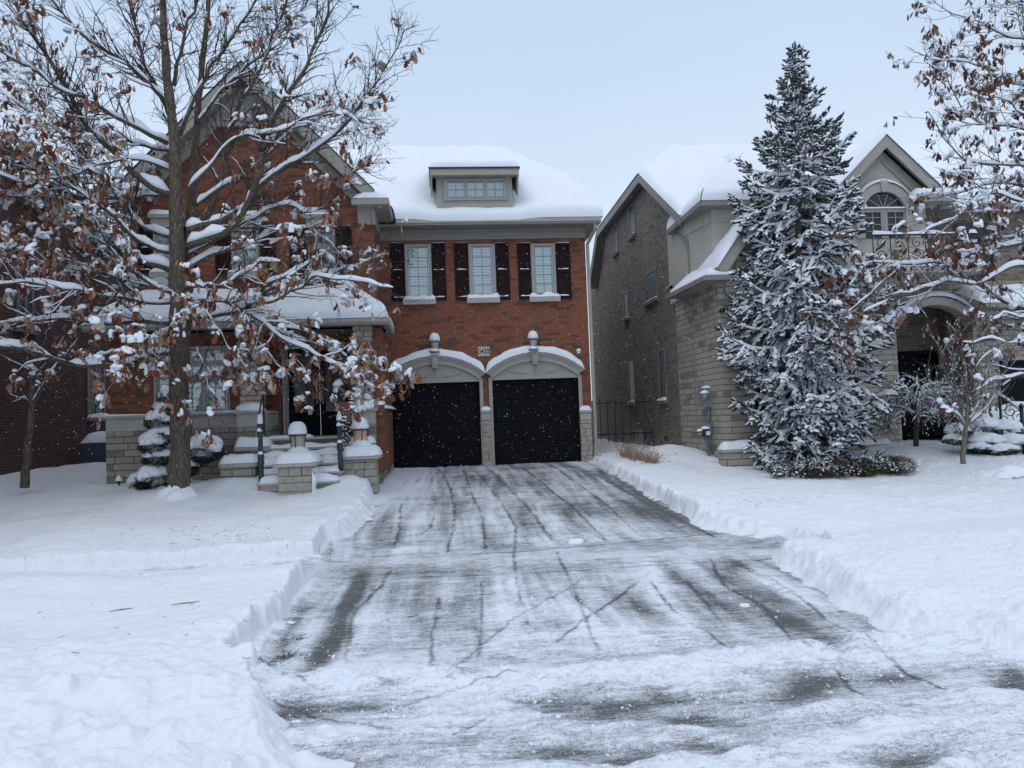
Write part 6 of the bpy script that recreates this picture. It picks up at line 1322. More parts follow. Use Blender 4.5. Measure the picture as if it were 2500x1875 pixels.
# ================================================================== BLUE SPRUCE
def spruce():
    rng=np.random.default_rng(21); Y=17.0; top=PY(1940,102,Y); bot=PY(1962,1140,Y); 
    t=thing('spruce_tree','tall blue spruce heavy with snow and hanging cones near the pale stone house','tree',(bot.x,Y,SG(bot.x,Y)-.1))
    tr=TB(); H0=bot.z; H1=top.z; Ht=H1-H0
    P=[np.array([bot.x+(top.x-bot.x)*f,Y,H0-.2+(Ht+.2)*f]) for f in np.linspace(0,1,20)]; tr.tube(P,np.linspace(.16,.012,20),8)
    V=[];F=[];T=[];n0=0; sv=[];sf=[];m0=0; cv=[];cf=[];c0=0
    # fingers: bumpy spindle of needles + needle spikes, snow saddle on top
    NS=6
    ang=2*np.pi*np.arange(NS)/NS
    prof_t=np.array([0,.15,.45,.8,1.0]); prof_r=np.array([.35,.85,1.0,.8,.12])
    def fingers(A,D,L_,Rr,snowy):
        nonlocal n0,m0
        k=len(A); D=D/np.linalg.norm(D,axis=1,keepdims=True)
        S=np.cross(D,np.array([0,0,1.])+rng.normal(0,.01,(k,3))); S/=np.linalg.norm(S,axis=1,keepdims=True); U=np.cross(S,D)
        rr=prof_r[None,:,None]*Rr[:,None,None]*rng.uniform(.72,1.28,(k,5,NS))
        C=A[:,None,:]+D[:,None,:]*(prof_t[None,:]*L_[:,None])[:,:,None]
        P=C[:,:,None,:]+S[:,None,None,:]*(np.cos(ang)[None,None,:]*rr)[...,None]+U[:,None,None,:]*(np.sin(ang)[None,None,:]*rr)[...,None]
        V.append(P.reshape(-1,3)); i=np.arange(4)[:,None]*NS; q=np.arange(NS)[None,:]; q2=(q+1)%NS
        f=np.stack([i+q,i+q2,i+NS+q2,i+NS+q],-1).reshape(-1,4); F.append((f[None]+(np.arange(k)*5*NS)[:,None,None]+n0).reshape(-1,4)); n0+=k*5*NS
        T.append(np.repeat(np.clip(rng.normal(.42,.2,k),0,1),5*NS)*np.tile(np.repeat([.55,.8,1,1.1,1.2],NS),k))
        # needle spikes: slim quads (two per side step)
        ns=9; ti=rng.uniform(.05,1.0,(k,ns)); ai=rng.uniform(0,2*np.pi,(k,ns)); C=A[:,None,:]+D[:,None,:]*(ti*L_[:,None])[...,None]
        R_=S[:,None,:]*np.cos(ai)[...,None]+U[:,None,:]*np.sin(ai)[...,None]; nl=Rr[:,None,None]*rng.uniform(1.35,2.1,(k,ns,1)); tip=C+R_*nl+D[:,None,:]*nl*.7; w=np.cross(R_,D[:,None,:])*(Rr[:,None,None]*.16)
        Q=np.stack([C-w,C+w,tip+w*.2,tip-w*.2],2); V.append(Q.reshape(-1,3)); F.append((np.arange(k*ns)[:,None]*4+np.arange(4)[None,:])+n0); n0+=k*ns*4; T.append(np.repeat(np.clip(rng.normal(.5,.25,k*ns),0,1),4))
        # snow
        ks=np.where(rng.random(k)<snowy)[0]
        if len(ks):
            A2,D2,L2,R2,S2=A[ks],D[ks],L_[ks],Rr[ks],S[ks]; g=len(ks); hz=np.sqrt(np.maximum(.05,1-D2[:,2]**2))
            tt=np.array([.02,.25,.6,.95,1.08]); th=np.array([.3,.9,1.1,.9,.15])[None,:]*R2[:,None]*rng.uniform(.9,1.9,(g,5))*hz[:,None]
            wd=np.array([.8,1.25,1.35,1.2,.3])[None,:]*R2[:,None]*rng.uniform(.85,1.25,(g,5))
            C=A2[:,None,:]+D2[:,None,:]*(tt[None]*L2[:,None])[...,None]; aa=np.linspace(0,np.pi,5)
            P=C[:,:,None,:]+S2[:,None,None,:]*(np.cos(aa)[None,None,:]*wd[...,None])[...,None]+np.array([0,0,1.])*((R2[:,None,None]*.30)+np.sin(aa)[None,None,:]*(th+R2[:,None]*.5)[...,None])[...,None]
            sv.append(P.reshape(-1,3)); i=np.arange(4)[:,None]*5; q=np.arange(4)[None,:]; f=np.stack([i+q,i+q+1,i+5+q+1,i+5+q],-1).reshape(-1,4)
            sf.append((f[None]+(np.arange(g)*25)[:,None,None]+m0).reshape(-1,4)); m0+=g*25
    def cone(p):
        nonlocal c0
        L_=rng.uniform(.09,.14); r=.018; tt=np.array([0,.2,.6,1.]); rr=np.array([.5,1,.9,.3])*r; a=2*np.pi*np.arange(6)/6; tl=rng.normal(0,.12,2)
        P=np.array([[p[0]+rr[i]*math.cos(x)+tl[0]*tt[i]*L_,p[1]+rr[i]*math.sin(x)+tl[1]*tt[i]*L_,p[2]-tt[i]*L_] for i in range(4) for x in a])
        if p[1]<Y-.15 and len(near)<100: near.append(tuple(p)); return
        i=np.arange(3)[:,None]*6; q=np.arange(6)[None,:]; q2=(q+1)%6; cv.append(P); cf.append(np.stack([i+q,i+q2,i+6+q2,i+6+q],-1).reshape(-1,4)+c0); c0+=24
    near=[]; pads=Blob(); br=TB(); bs=TB()
    # half-widths traced from the picture: (fraction of height, left reach, right reach) in metres
    hh=[(1-(y-102)/1038,(xc-l)/FPX*Y,(r_-xc)/FPX*Y) for y,l,xc,r_ in ((110,1932,1940,1948),(180,1915,1941,1968),(250,1885,1943,1988),(330,1865,1945,2050),(400,1835,1947,2060),(470,1825,1949,2090),(560,1795,1951,2100),(620,1790,1952,2120),(700,1775,1954,2150),(790,1765,1956,2165),(880,1785,1958,2215),(960,1785,1960,2180),(1040,1790,1961,2190),(1100,1830,1962,2130))]
    hf=np.array([h[0] for h in hh])[::-1]; hl=np.array([h[1] for h in hh])[::-1]; hr=np.array([h[2] for h in hh])[::-1]
    z=.02
    nb_=0
    while z<.985:
        nbr=int(np.interp(z,[0,.4,.8,1],[8,8,7,6])); ph=rng.uniform(0,6)
        for k in range(nbr):
            a=ph+2*np.pi*k/nbr+rng.normal(0,.22); zz=z+rng.uniform(-.012,.012)
            if zz>.985 or zz<.01: continue
            ca,sa=math.cos(a),math.sin(a); reach=(np.interp(zz,hf,hr) if ca>0 else np.interp(zz,hf,hl)); rad=reach*(ca*ca)+(np.interp(zz,hf,(hl+hr)/2)*.92)*(sa*sa); rad*=rng.uniform(.68,1.22 if zz>.3 else 1.08)
            if rad<.1: continue
            o=np.array([bot.x+(top.x-bot.x)*zz,Y,H0+Ht*zz]); d0=np.array([ca,sa,0.])
            upness=np.interp(zz,[0,.3,.6,.85,1],[-.32,-.22,.02,.38,.8])
            n=9; tt=np.linspace(0,1,n); drop=-.16*rad*np.interp(zz,[0,.5,1],[1,.7,0])
            C=o+d0*(tt*rad)[:,None]; C[:,2]+=upness*rad*tt*.55+drop*np.sin(tt*np.pi)*1.1+.22*rad*tt**3*np.interp(zz,[0,.7,1],[1,.8,.2])
            C+=rng.normal(0,.015,C.shape); rb=np.linspace(.028,.007,n)*(1-.5*zz); br.tube(C,rb,5); 
            # side shoots both sides, dangling
            ns=max(5,int(rad*12)); f=np.sort(rng.uniform(.14,1,ns)); idx=f*(n-1); i0=np.minimum(idx.astype(int),n-2); Bp=C[i0]+(C[i0+1]-C[i0])*(idx-i0)[:,None]; Bd=C[i0+1]-C[i0]; Bd/=np.linalg.norm(Bd,axis=1,keepdims=True)
            side=np.where(rng.random(ns)<.5,1,-1); lat=np.stack([-Bd[:,1],Bd[:,0],0*Bd[:,0]],1)*side[:,None]
            hang=np.interp(zz,[0,.5,.8,1],[-.55,-.5,-.05,.5])
            sd=Bd*rng.uniform(.5,.9,(ns,1))+lat*rng.uniform(.25,.85,(ns,1))+np.array([0,0,1.])*(hang*rng.uniform(.1,1.0,(ns,1)))
            sd/=np.linalg.norm(sd,axis=1,keepdims=True); sl_=np.clip(rad*.42*(1.15-f)*rng.uniform(.7,1.3,ns),.10,.55)
            sz=np.interp(zz,[0,.5,.85,1],[1,1,.85,.6])
            A=[];D=[];LL=[]
            for b in range(ns):
                kk=max(2,int(sl_[b]/.055)); q=Bp[b].copy(); dr=sd[b].copy(); path=[q.copy()]
                for c in range(kk):
                    dr=dr+rng.normal(0,.10,3)+np.array([0,0,-.07 if zz<.72 else .10]); dr/=np.linalg.norm(dr); q=q+dr*sl_[b]/kk; path.append(q.copy())
                    lt=np.array([-dr[1],dr[0],0.]); lt/=np.linalg.norm(lt)+1e-6
                    for sgn in (-1,1):
                        if rng.random()<.86: A.append(q); D.append(dr*.75+lt*sgn*rng.uniform(.4,.9)+np.array([0,0,rng.normal(-.10,.18)])); LL.append(rng.uniform(.075,.135)*sz)
                A.append(q); D.append(dr); LL.append(.14*sz)
                if rng.random()<(.78 if zz>.16 else .45): bs.snow(np.array(path),rng.uniform(.026,.060)*sz,1.0,6,.05,rng,base=.012)
                if rng.random()<(.6 if zz>.14 else .35): pads.add(path[-2]+np.array([0,0,.012]),rng.uniform(.04,.10)*sz,rng.uniform(.035,.075)*sz,rng.uniform(.02,.045)*sz,rng,n=9,m=4)
            for tz in range(3): A.append(C[-1]-Bd[-1]*.06*tz); D.append(Bd[-1]+np.array([0,0,.35])+rng.normal(0,.2,3)); LL.append(.17*sz)
            if rng.random()<.4: A.append(C[-2]); D.append(np.array([0,0,1.])+rng.normal(0,.15,3)); LL.append(.17*sz)
            A=np.array(A);D=np.array(D);LL=np.array(LL); snow_p=.80 if zz>.16 else .55
            fingers(A,D,LL,LL*.13*rng.uniform(.8,1.25,len(LL))+.004,snow_p*.72)
            nb_+=len(A)
            if rad>.3: bs.snow(C[:-1],rb[:-1]*1.5+.012,1.0,6,.3,rng,base=.02)
            if .45<zz<.92:
                for _ in range(rng.poisson(7 if zz>.55 else 2.5)):
                    q=Bp[rng.integers(0,ns)]+rng.normal(0,.06,3); cone(q-np.array([0,0,.05]))
        z+=np.interp(z,[0,.5,.8,1],[.040,.039,.029,.021])
    # leader
    fingers(np.array([[top.x,Y,H1-.35],[top.x+.01,Y,H1-.18]]),np.array([[0,.02,1.],[0.02,0,1.]]),np.array([.24,.20]),np.array([.03,.022]),1)
    tr.build('trunk',M['bark'],t); br.build('branches',M['bark'],t); 
    mesh_obj('needles',np.concatenate(V),np.concatenate(F),M['needle'],t,False,uv=False,attr={'tone':('f',np.concatenate(T))})
    mesh_obj('needle_snow',np.concatenate(sv),np.concatenate(sf),M['snow_soft'],t,True,uv=False)
    bs.build('branch_snow',M['snow_soft'],t); tag(pads.build('snow_pads',M['snow_soft'],t),kind='stuff'); tag(mesh_obj('cones',np.concatenate(cv),np.concatenate(cf),M['cone'],t,True,uv=False),kind='stuff')
    c1=MB().lathe((0,0,0),[(.009,0),(.018,-.025),(.017,-.07),(.006,-.12)],6).build('cone',M['cone'],None,True); c1.parent=t
    for i,p in enumerate(near):
        c=c1 if i==0 else c1.copy()
        if i: COL.objects.link(c)
        c.location=Vector(p)-Vector(org(t)); c.rotation_euler=(rng.normal(0,.15),rng.normal(0,.15),0)
    print('spruce fingers',nb_)
spruce()
# ================================================================== SHRUBS, METERS, GATE, SMALL THINGS
def tuft_cloud(centers, radii, n, L_, w, rng, up=.2, tone=None):
    """many slim two-triangle sprigs filling ellipsoids"""
    V=[];F=[];T=[];k=0
    for (c,r,m) in zip(centers,radii,n):
        u=rng.normal(0,1,(m,3)); u/=np.linalg.norm(u,axis=1,keepdims=True); q=rng.uniform(.45,1,(m,1))**.5
        P=np.array(c)+u*q*np.array(r); D=u*np.array([1,1,.7])+rng.normal(0,.5,(m,3))+np.array([0,0,up]); D/=np.linalg.norm(D,axis=1,keepdims=True)
        S=np.cross(D,rng.normal(0,1,(m,3))); S/=np.linalg.norm(S,axis=1,keepdims=True)+1e-9
        ll=L_*rng.uniform(.5,1.2,(m,1)); A=P-S*w; B=P+S*w; C=P+D*ll+S*w*.4; E=P+D*ll-S*w*.4
        V.append(np.stack([A,B,C,E],1).reshape(-1,3)); F.append(np.arange(m*4).reshape(-1,4)+k); k+=m*4; T.append(np.repeat(rng.random(m),4))
    return np.concatenate(V),np.concatenate(F),np.concatenate(T)
# ---- clipped hedge at the foot of the spruce
rng=np.random.default_rng(31)
p0=PS(1905,1168); p1=PS(2240,1163); Yh=(p0.y+p1.y)/2
hd=thing('box_hedge','low clipped brown green hedge dusted with snow below the spruce','hedge',((p0.x+p1.x)/2,Yh+.3,SG((p0.x+p1.x)/2,Yh)-.05))
cs=[];rs=[];ns=[]
for i in range(46):
    x=p0.x+(p1.x-p0.x)*rng.uniform(0,1); cs.append((x,Yh+.35+rng.normal(0,.15),SG(x,Yh+.3)+.17)); rs.append((.28,.30,.20)); ns.append(520)
V,F,T=tuft_cloud(cs,rs,ns,.055,.004,rng); mesh_obj('twigs',V,F,M['hedge'],hd,False,uv=False,attr={'tone':('f',T)})
bl=Blob()
for i in range(800):
    x=p0.x-.2+(p1.x-p0.x+.4)*rng.random(); y=Yh+rng.uniform(-.05,.75); z=SG(x,Yh+.3)+.27+rng.normal(0,.05)+.07*math.sin(x*5)-.12*(1 if y<Yh+.05 else 0); bl.add(np.array([x,y,z]),rng.uniform(.008,.03),rng.uniform(.008,.03),rng.uniform(.006,.02),rng,n=6,m=3)
tag(bl.build('hedge_snow',M['snow_soft'],hd),kind='stuff')
# ---- snow covered pompom conifer behind the oak trunk
M['darkneedle']=leafmat('dark_conifer_needle',[(0,(.006,.010,.007)),(.6,(.018,.028,.018)),(1,(.04,.05,.03))],.85)
def pom(name,label,cat,base,clumps,rng,needle=.05,stem=None,dens=1.0,group=None):
    t=thing(name,label,cat,base,group); cs=[];rs=[];ns=[]; s=MB()
    if stem: 
        b=TB(); b.tube(np.array(stem),np.linspace(.05,.02,len(stem)),6); b.build('stem',M['bark'],t)
    for (c,rx,rz) in clumps:
        cs.append((c.x,c.y,c.z-rz*.22)); rs.append((rx*1.02,rx*.85,rz*.42)); ns.append(int(2200*dens*rx/.3))
        s.dome((c.x,c.y+.02,c.z-rz*.05),rx*.92,rx*.80,rz*.55,18,7,.3,pw=2.3)
        for _ in range(6):
            a=rng.uniform(0,6.28); s.dome((c.x+rx*.72*math.cos(a),c.y+rx*.6*math.sin(a),c.z-rz*rng.uniform(.05,.22)),rx*.32,rx*.28,rz*.32,12,5,.3,pw=2.2)
    V,F,T=tuft_cloud(cs,rs,ns,needle,.005,rng,up=-.15); mesh_obj('foliage',V,F,M['darkneedle'],t,False,uv=False,attr={'tone':('f',T)})
    s.build('snow_cover',M['snow_soft'],t,True); return t
def pc(px,py,Y,w,h): return (PY(px,py,Y),w/FPX*Y/2,h/FPX*Y)
Yt=16.9; b=PY(398,1210,Yt)
cl=[pc(402,962,Yt,34,40),pc(398,995,Yt,46,34),pc(386,1022,Yt-.1,62,44),pc(440,1030,Yt,52,44),pc(400,1055,Yt,80,40),pc(372,1078,Yt-.2,64,46),pc(385,1112,Yt-.1,70,40),pc(440,1100,Yt+.1,60,40),pc(500,1090,Yt,86,60),pc(480,1112,Yt+.1,70,40),pc(372,1160,Yt-.2,72,52),pc(392,1175,Yt,60,50),pc(450,1135,Yt,66,46),pc(440,1180,Yt+.1,60,44),pc(350,1172,Yt-.2,44,36),pc(398,1205,Yt-.2,50,36)]
pom('topiary_conifer','tiered dark conifer with thick snow pads half hidden behind the oak trunk','shrub',(b.x,Yt,SG(b.x,Yt)-.1),cl,rng,stem=[(b.x,Yt,SG(b.x,Yt)-.1),(b.x,Yt,b.z+1.0),(PY(402,960,Yt).x,Yt,PY(402,960,Yt).z)])
# ---- low junipers under snow at the right
Yj=16.6
def jun(pts,label,Y): 
    cl=[pc(x,y,Y+dy,w,h) for x,y,w,h,dy in pts]; c=cl[0][0]
    return pom('juniper','%s'%label,'shrub',(c.x,Y,SG(c.x,Y)-.1),cl,rng,dens=.7)
jun([(2340,1050,70,34,0),(2330,1070,60,26,-.2),(2400,1040,90,44,.4),(2450,1045,100,46,.3),(2400,1075,110,40,-.1),(2480,1080,110,44,-.2),(2440,1095,90,30,-.4),(2540,1060,120,50,.2),(2390,1090,70,26,-.3)],'spreading juniper buried in layered snow pads right of the young tree',Yj)
jun([(2450,1160,150,52,0),(2530,1170,140,56,.1),(2400,1166,80,30,.1)],'low rounded juniper mound covered by smooth snow at the right edge',14.6)
# ---- scrolled stair railing at the right edge
p=PY(2488,1120,17.4); rr_=thing('stair_railing','black scrolled stair railing with snowy sloping handrail at the far right','railing',(p.x,17.4,p.z))
mb=MB(); sn=MB(); A=PY(2440,965,17.8); B=PY(2494,1003,17.3); A2=A-Vector((0,0,.75)); B2=B-Vector((0,0,.80))
mb.tube([A,B],.024,6); mb.tube([A2,B2],.018,6); mb.tube([B-Vector((0,0,1.1)),B+Vector((0,0,.08))],.045,8); mb.dome((B.x,B.y,B.z+.08),.06,.06,.1,10,5); mb.tube([A-Vector((0,0,1)),A],.03,6)
for i in range(3):
    f=(i+.5)/3; c=(A.lerp(B,f)+A2.lerp(B2,f))/2
    for s in (-1,1): spiral(mb,(c.x,c.y,c.z+s*.18,.9,-.3),.17,.03,1.4,s*.7,n=22,rad=.012,flip=s)
sn.tube([A+Vector((0,0,.035)),A.lerp(B,.5)+Vector((0,0,.05)),B+Vector((0,0,.03))],.035,8)
mb.build('scrollwork',M['iron'],rr_,True); sn.build('rail_snow',M['snow_soft'],rr_,True)
q=PY(2420,1010,19.2); MB().dome((q.x+.6,19.2,SG(q.x,19.2)-.1),1.6,.9,1.1,24,8,.2).build('snow_mound',M['snow_soft'],rr_,True)
# ---- raised planter walls in front of the stone house
def planter(px0,px1,py,Y,h,label):
    a=PY(px0,py,Y); b=PY(px1,py,Y); t=thing('planter_wall',label,'planter',((a.x+b.x)/2,Y,a.z-h)); MB().box(a.x,b.x,Y,Y+.35,a.z-h,a.z-.08).build('wall',M['stone_right'],t); MB().box(a.x-.03,b.x+.03,Y-.04,Y+.38,a.z-.078,a.z).build('cap',M['smoothstone'],t,bevel=.01)
    MB().patch((a.x-.04,Y-.04,a.z),(b.x+.03,Y-.04,a.z),(b.x+.03,Y+.38,a.z),(a.x-.04,Y+.38,a.z),.16,.16,24,8,lump=.8,ls=1.4).build('snow_cap',M['snow_soft'],t,True)
planter(1766,1860,1098,17.5,.5,'short stone planter wall under snow at the left foot of the spruce')
planter(2062,2178,1088,17.9,.6,'dark stone planter wall under snow between spruce and weeping maple')
# ---- utility meters on the corner of the stone house
um=PY(1723,1000,18.55); xw=um.x
def UM(px,py): return PY(px,py,18.9)
el=thing('electric_meter','tall grey electrical cabinet with meter and conduits on the pale stone corner','utility box',(UM(1724,1110).x,18.9,UM(1724,1110).z))
def ubox(m,px0,px1,py0,py1,d0,d1): a=UM(px0,py0); b=UM(px1,py1); m.box(a.x,b.x,18.9-d1,18.9-d0,b.z,a.z); return (a.x,b.x,b.z,a.z)
m=MB(); e=ubox(m,1713,1735,948,993,-.3,.16); m.build('cabinet',M['greymetal'],el,bevel=.01)
m=MB(); g_=ubox(m,1721,1734,1034,1060,-.3,.12); m.build('lower_box',M['greymetal'],el,bevel=.01)
m=MB(); 
for a_,b_ in (((1728,993),(1728,1034)),((1726,1060),(1727,1112)),((1732,1060),(1741,1112)),((1735,990),(1738,1108))): m.tube([UM(*a_)+Vector((0,-.06,0)),UM(*b_)+Vector((0,-.06,0))],.022,7)
m.build('conduit',M['greymetal'],el,True)
MB().tube([UM(1716,968)+Vector((-.02,-.16,0)),UM(1716,968)+Vector((-.02,-.30,0))],.085,14).build('meter_dial',M['greymetal'],el,True)
s=MB(); s.patch((e[0],18.73,e[3]),(e[1],18.73,e[3]),(e[1],19.0,e[3]),(e[0],19.0,e[3]),.08,.08,10,8,lump=.4); s.build('snow_cap',M['snow_soft'],el,True)
MB().dome(tuple(UM(1715,961)+Vector((-.02,-.23,0))),.12,.09,.08).build('snow_cap',M['snow_soft'],el,True)
gm=thing('gas_meter','small dark gas meter with white dial and snowy top beside the grey cabinet','gas meter',(UM(1714,1110).x,18.8,UM(1714,1110).z))
m=MB(); a=UM(1707,1048); b=UM(1721,1066); m.box(a.x,b.x,18.55,18.8,b.z,a.z); m.build('meter_body',M['iron'],gm,bevel=.02); c=UM(1717,1056); MB().box(c.x-.05,c.x+.05,18.535,18.549,c.z-.06,c.z+.04).build('dial',M['white'],gm)
m=MB(); m.tube([UM(1702,1056)+Vector((0,-.2,0)),UM(1708,1056)+Vector((0,-.2,0))],.05,8); m.tube([UM(1712,1066)+Vector((0,-.2,0)),UM(1719,1085)+Vector((0,-.2,0)),UM(1728,1110)+Vector((0,-.2,0))],.02,6); m.tube([UM(1709,1066)+Vector((0,-.2,0)),UM(1714,1095)+Vector((0,-.2,0)),UM(1724,1112)+Vector((0,-.2,0))],.018,6); m.build('pipes',M['greymetal'],gm,True)
c=UM(1714,1047); MB().dome((c.x,18.66,c.z),.12,.13,.07).dome((c.x-.14,18.68,c.z-.05),.08,.08,.06).build('snow_cap',M['snow_soft'],gm,True)
# flood light and vents on the stone wall
fl=PY(1768,757,17.8); f_=thing('flood_light','small dark flood light high on the pale stone corner','wall light',tuple(fl)); MB().box(fl.x-.05,fl.x+.05,fl.y,fl.y+.25,fl.z-.04,fl.z+.05).build('bracket',M['iron'],f_); MB().lathe((fl.x+.03,fl.y-.03,fl.z-.05),[(.04,0),(.06,.05),(.05,.12),(.02,.14)],10).build('lamp_head',M['iron'],f_,True)
# ---- iron side gate between the houses
Yg=24.5; a=PY(1449,1060,Yg); b=PY(1470,1068,Yg); zt=PY(1460,978,Yg).z; gt=thing('side_gate','black iron bar gate in the gap between the two houses','gate',(a.x,Yg,a.z-.4))
m=MB()
n=9
for i in range(n): x=a.x+(XN-a.x)*i/(n-1); m.box(x-.012,x+.012,Yg-.012,Yg+.012,a.z-.4,zt+(.06 if i%2 else .0))
m.build('bars',M['iron'],gt); MB().box(a.x,XN,Yg-.02,Yg+.02,zt-.12,zt-.08).box(a.x,XN,Yg-.02,Yg+.02,a.z-.05,a.z).build('rails',M['iron'],gt)
MB().box(XN-.22,XN-.02,25.5,25.9,.1,.75).build('utility_box',M['greymetal'],nb,bevel=.02)
# ---- dry ornamental grass by the side wall
gr=PS(1555,1120); dg=thing('dry_grass','clump of dry tan ornamental grass poking from snow by the side wall','grass clump',(gr.x,gr.y,gr.z-.1))
rng=np.random.default_rng(44); T_=TB(); bl=Blob()
for i in range(420):
    f=rng.random(); c=PS(1515+95*f,1112+22*f) if i%6==0 else c+Vector((rng.normal(0,.05),rng.normal(0,.06),0))
    d=np.array([rng.normal(0,.45),rng.normal(0,.35),1.]); Q,_=twigpath(np.array([c.x,c.y,SG(c.x,c.y)-.03]),d,rng.uniform(.15,.62)*(1 if rng.random()<.5 else .6),4,rng,.35,-.05); T_.tube(Q,np.linspace(.005,.002,5),3)
    if rng.random()<.3: bl.add(Q[-1],.012,.012,.03,rng,n=5,m=2)
T_.build('blades',M['grass'],dg)
tag(bl.build('seed_heads',M['grass'],dg),kind='stuff')
# ---- things on the driveway and lawns
def chunk(name,px,py,r,label,group=None):
    p=PG(px,py); t=MB(); sd=random.random()*9; t.dome((p.x,p.y,p.z-.01),r,r*.75,r*.62,14,7,.35,pw=3.2); o=t.build(name,M['snow_soft'],None,True); o.location=(0,0,0); return tag(o,label,'snow chunk',group)
chunk('snow_chunk',1405,1326,.115,'largest loose snow block lying on the upper driveway','loose snow blocks')
for (x,y,r,l) in ((1818,1480,.06,'round snowball beside the dark scraped lane on the right of the driveway'),(1445,1610,.03,'tiny snow pebble in the middle of the street edge windrow'),(722,1762,.035,'small snow lump near the lower left corner of the driveway'),(667,1842,.05,'snow lump at the bottom left by the road'),(840,1758,.03,'small snow pebble left of centre on the road'),(950,1665,.09,'pointed snow block at the left end of the street windrow')): chunk('snow_chunk',x,y,r,l,'loose snow blocks')
rng=np.random.default_rng(77); bl=Blob(); crumbs=[]
for i in range(1800):
    y=rng.uniform(1380,1880) if i%3 else rng.uniform(1560,1760); x=rng.uniform(480,2500); p=PG(x,y); c=float(cleared(np.array([p.x]),np.array([p.y]))[0])
    if c<.02: continue
    crumbs.append((p.x,p.y))
crumbs=np.array(crumbs); cz=drive_z(crumbs[:,0],crumbs[:,1])
for (x,y),z in zip(crumbs,cz):
    r=rng.exponential(.0035)+.002; r=min(r,.022); bl.add(np.array([x,y,z]),r,r*rng.uniform(.7,1.1),r*.8,rng,n=6,m=3)
tag(bl.build('snow_crumbs',M['snow_soft'],None),'scattered crumbs of snow over driveway and road','snow crumbs',kind='stuff')
def tuft(px,py,L_,n,label,mt,sp=.08):
    p=PG(px,py); t=thing('grass_tuft',label,'grass tuft',(p.x,p.y,p.z)); b=TB()
    for i in range(n):
        q=np.array([p.x+rng.normal(0,sp),p.y+rng.normal(0,sp*.6),p.z-.01]); Q,_=twigpath(q,np.array([rng.normal(0,.8),rng.normal(0,.8),.5]),rng.uniform(.4,1)*L_,4,rng,.5,-.15); b.tube(Q,np.linspace(.005,.002,5),3)
    b.build('blades',mt,t)
tuft(778,1352,.14,120,'brown green grass tuft exposed at the corner of the pavement',M['greengrass'],.10)
tuft(705,1605,.10,70,'sparse green grass tuft at the left driveway edge',M['greengrass'],.07)
tuft(722,1560,.08,60,'small dark grass tuft further up the left driveway edge',M['greengrass'],.08)
tuft(642,1625,.22,14,'thin brown weed stems against the left snow bank',M['twig'],.06)
tuft(2118,1378,.0001,1,'x',M['twig']) if False else None
# fallen twigs and leaf bits on the snow
b=TB(); rng=np.random.default_rng(9)
for i in range(360):
    if i<240: px=rng.normal(520,110); py=rng.normal(1305,22)
    elif i<290: px=rng.uniform(0,760); py=rng.uniform(1240,1620)
    else: px=rng.normal(1850,70); py=rng.normal(1225,12)
    p=PS(px,py); L_=rng.exponential(.02)+.010; a=rng.uniform(0,3.14); P=np.array([[p.x+math.cos(a)*L_*f,p.y+math.sin(a)*L_*f,0] for f in (-.5,0,.5)]); P[:,2]=snow_h(P[:,0],P[:,1])+.004
    b.tube(P,[.0018,.0024,.0012],3)
tag(b.build('fallen_debris',M['twig'],None),'fine dark twigs and leaf bits fallen on the snow','debris',kind='stuff')
for (x,y,l) in ((300,1490,'longest fallen twig on the left lawn'),(450,1475,'thin curved fallen twig right of the longest one on the left lawn'),(985,1510,'short fallen twig on the scraped driveway left of centre')):
    p=PS(x,y) if x<800 else PG(x,y); P=np.array([[p.x-.12,p.y-.05,0],[p.x-.02,p.y+.01,0],[p.x+.09,p.y+.03,0],[p.x+.15,p.y+.08,0]]); P[:,2]=p.z+.008; b=TB(); b.tube(P,[.003,.005,.004,.002],4); tag(b.build('fallen_twig',M['twig'],None),l,'twig')
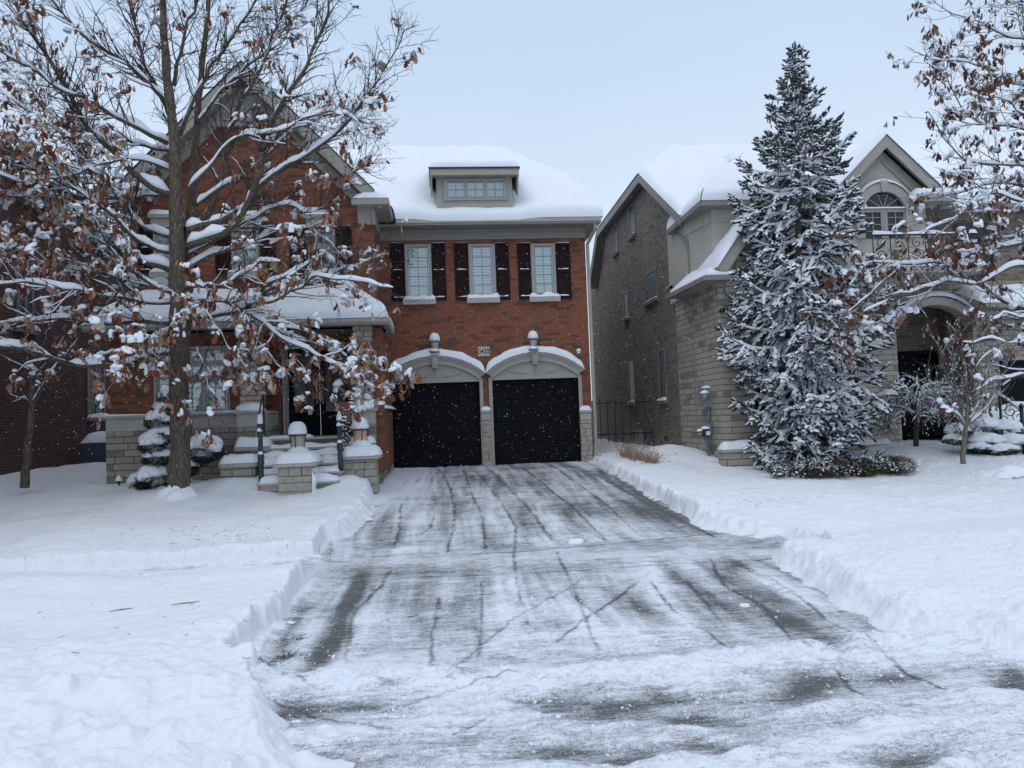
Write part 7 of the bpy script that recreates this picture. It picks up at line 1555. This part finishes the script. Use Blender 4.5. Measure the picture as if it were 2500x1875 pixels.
# a stone garden edge and path light by the left corner
ob=PY(352,1168,17.4); gl2_=thing('garden_boulder','low boulder with a thick snow cap at the foot of the stone base','boulder',(ob.x,17.4,SG(ob.x,17.4)-.1))
MB().dome((ob.x,17.4,SG(ob.x,17.4)-.1),.32,.25,.26,14,6,.3,pw=3).build('rock',M['block'],gl2_,True); MB().dome((ob.x-.02,17.38,SG(ob.x,17.4)+.10),.34,.27,.22,16,7,.2,pw=2.8).build('snow_cap',M['snow_soft'],gl2_,True)
ob=PY(290,1170,17.8); pl_=thing('path_light','tiny dark path light with pointed snow cap by the left house corner','light',(ob.x,17.8,SG(ob.x,17.8)-.05)); z=SG(ob.x,17.8)
MB().tube([(ob.x,17.8,z-.05),(ob.x,17.8,z+.08)],.02,8).lathe((ob.x,17.8,z+.06),[(.05,0),(.05,.04),(.07,.05)],10).build('lamp_post',M['iron'],pl_,True); MB().dome((ob.x,17.8,z+.10),.075,.075,.13,12,6,.1,pw=1.4).build('snow_cap',M['snow_soft'],pl_,True)
# ================================================================== FALLING SNOW
rng=np.random.default_rng(2); n=21000
Yf=2.6+rng.random(n)**.62*18.2; ux=rng.uniform(-.72,.80,n); uz=rng.uniform(-.45,.55,n)
X=ux*Yf; Z=CAMZ+uz*Yf; keep=(Z>zb(Yf)+.35)&~((Yf>16.5)&(X<-1.2)); X,Yf,Z=X[keep],Yf[keep],Z[keep]; k=len(X)
r=rng.uniform(.0016,.0046,k)*np.where(rng.random(k)<.04,1.6,1); r*=np.clip(Yf/11,.15,1.15)
oc=np.array([[1,0,0],[0,1,0],[-1,0,0],[0,-1,0],[0,0,1.2],[0,0,-1.2]]); th=rng.normal(0,.5,(k,3)); 
P=np.stack([X,Yf,Z],1)[:,None,:]+oc[None]*r[:,None,None]*rng.uniform(.6,1.4,(k,6,1)); P[:,:,0]+=oc[None,:,2]*r[:,None]*th[:,:1]
F=np.array([[0,1,4],[1,2,4],[2,3,4],[3,0,4],[1,0,5],[2,1,5],[3,2,5],[0,3,5]]); FF=(F[None]+np.arange(k)[:,None,None]*6).reshape(-1,3)
M['flake']=mat('snowflake',(.9,.92,.95),.8)
tag(mesh_obj('falling_snow',P.reshape(-1,3),FF,M['flake'],None,True,uv=False),'white snowflakes drifting through the air','snowflakes',kind='stuff')
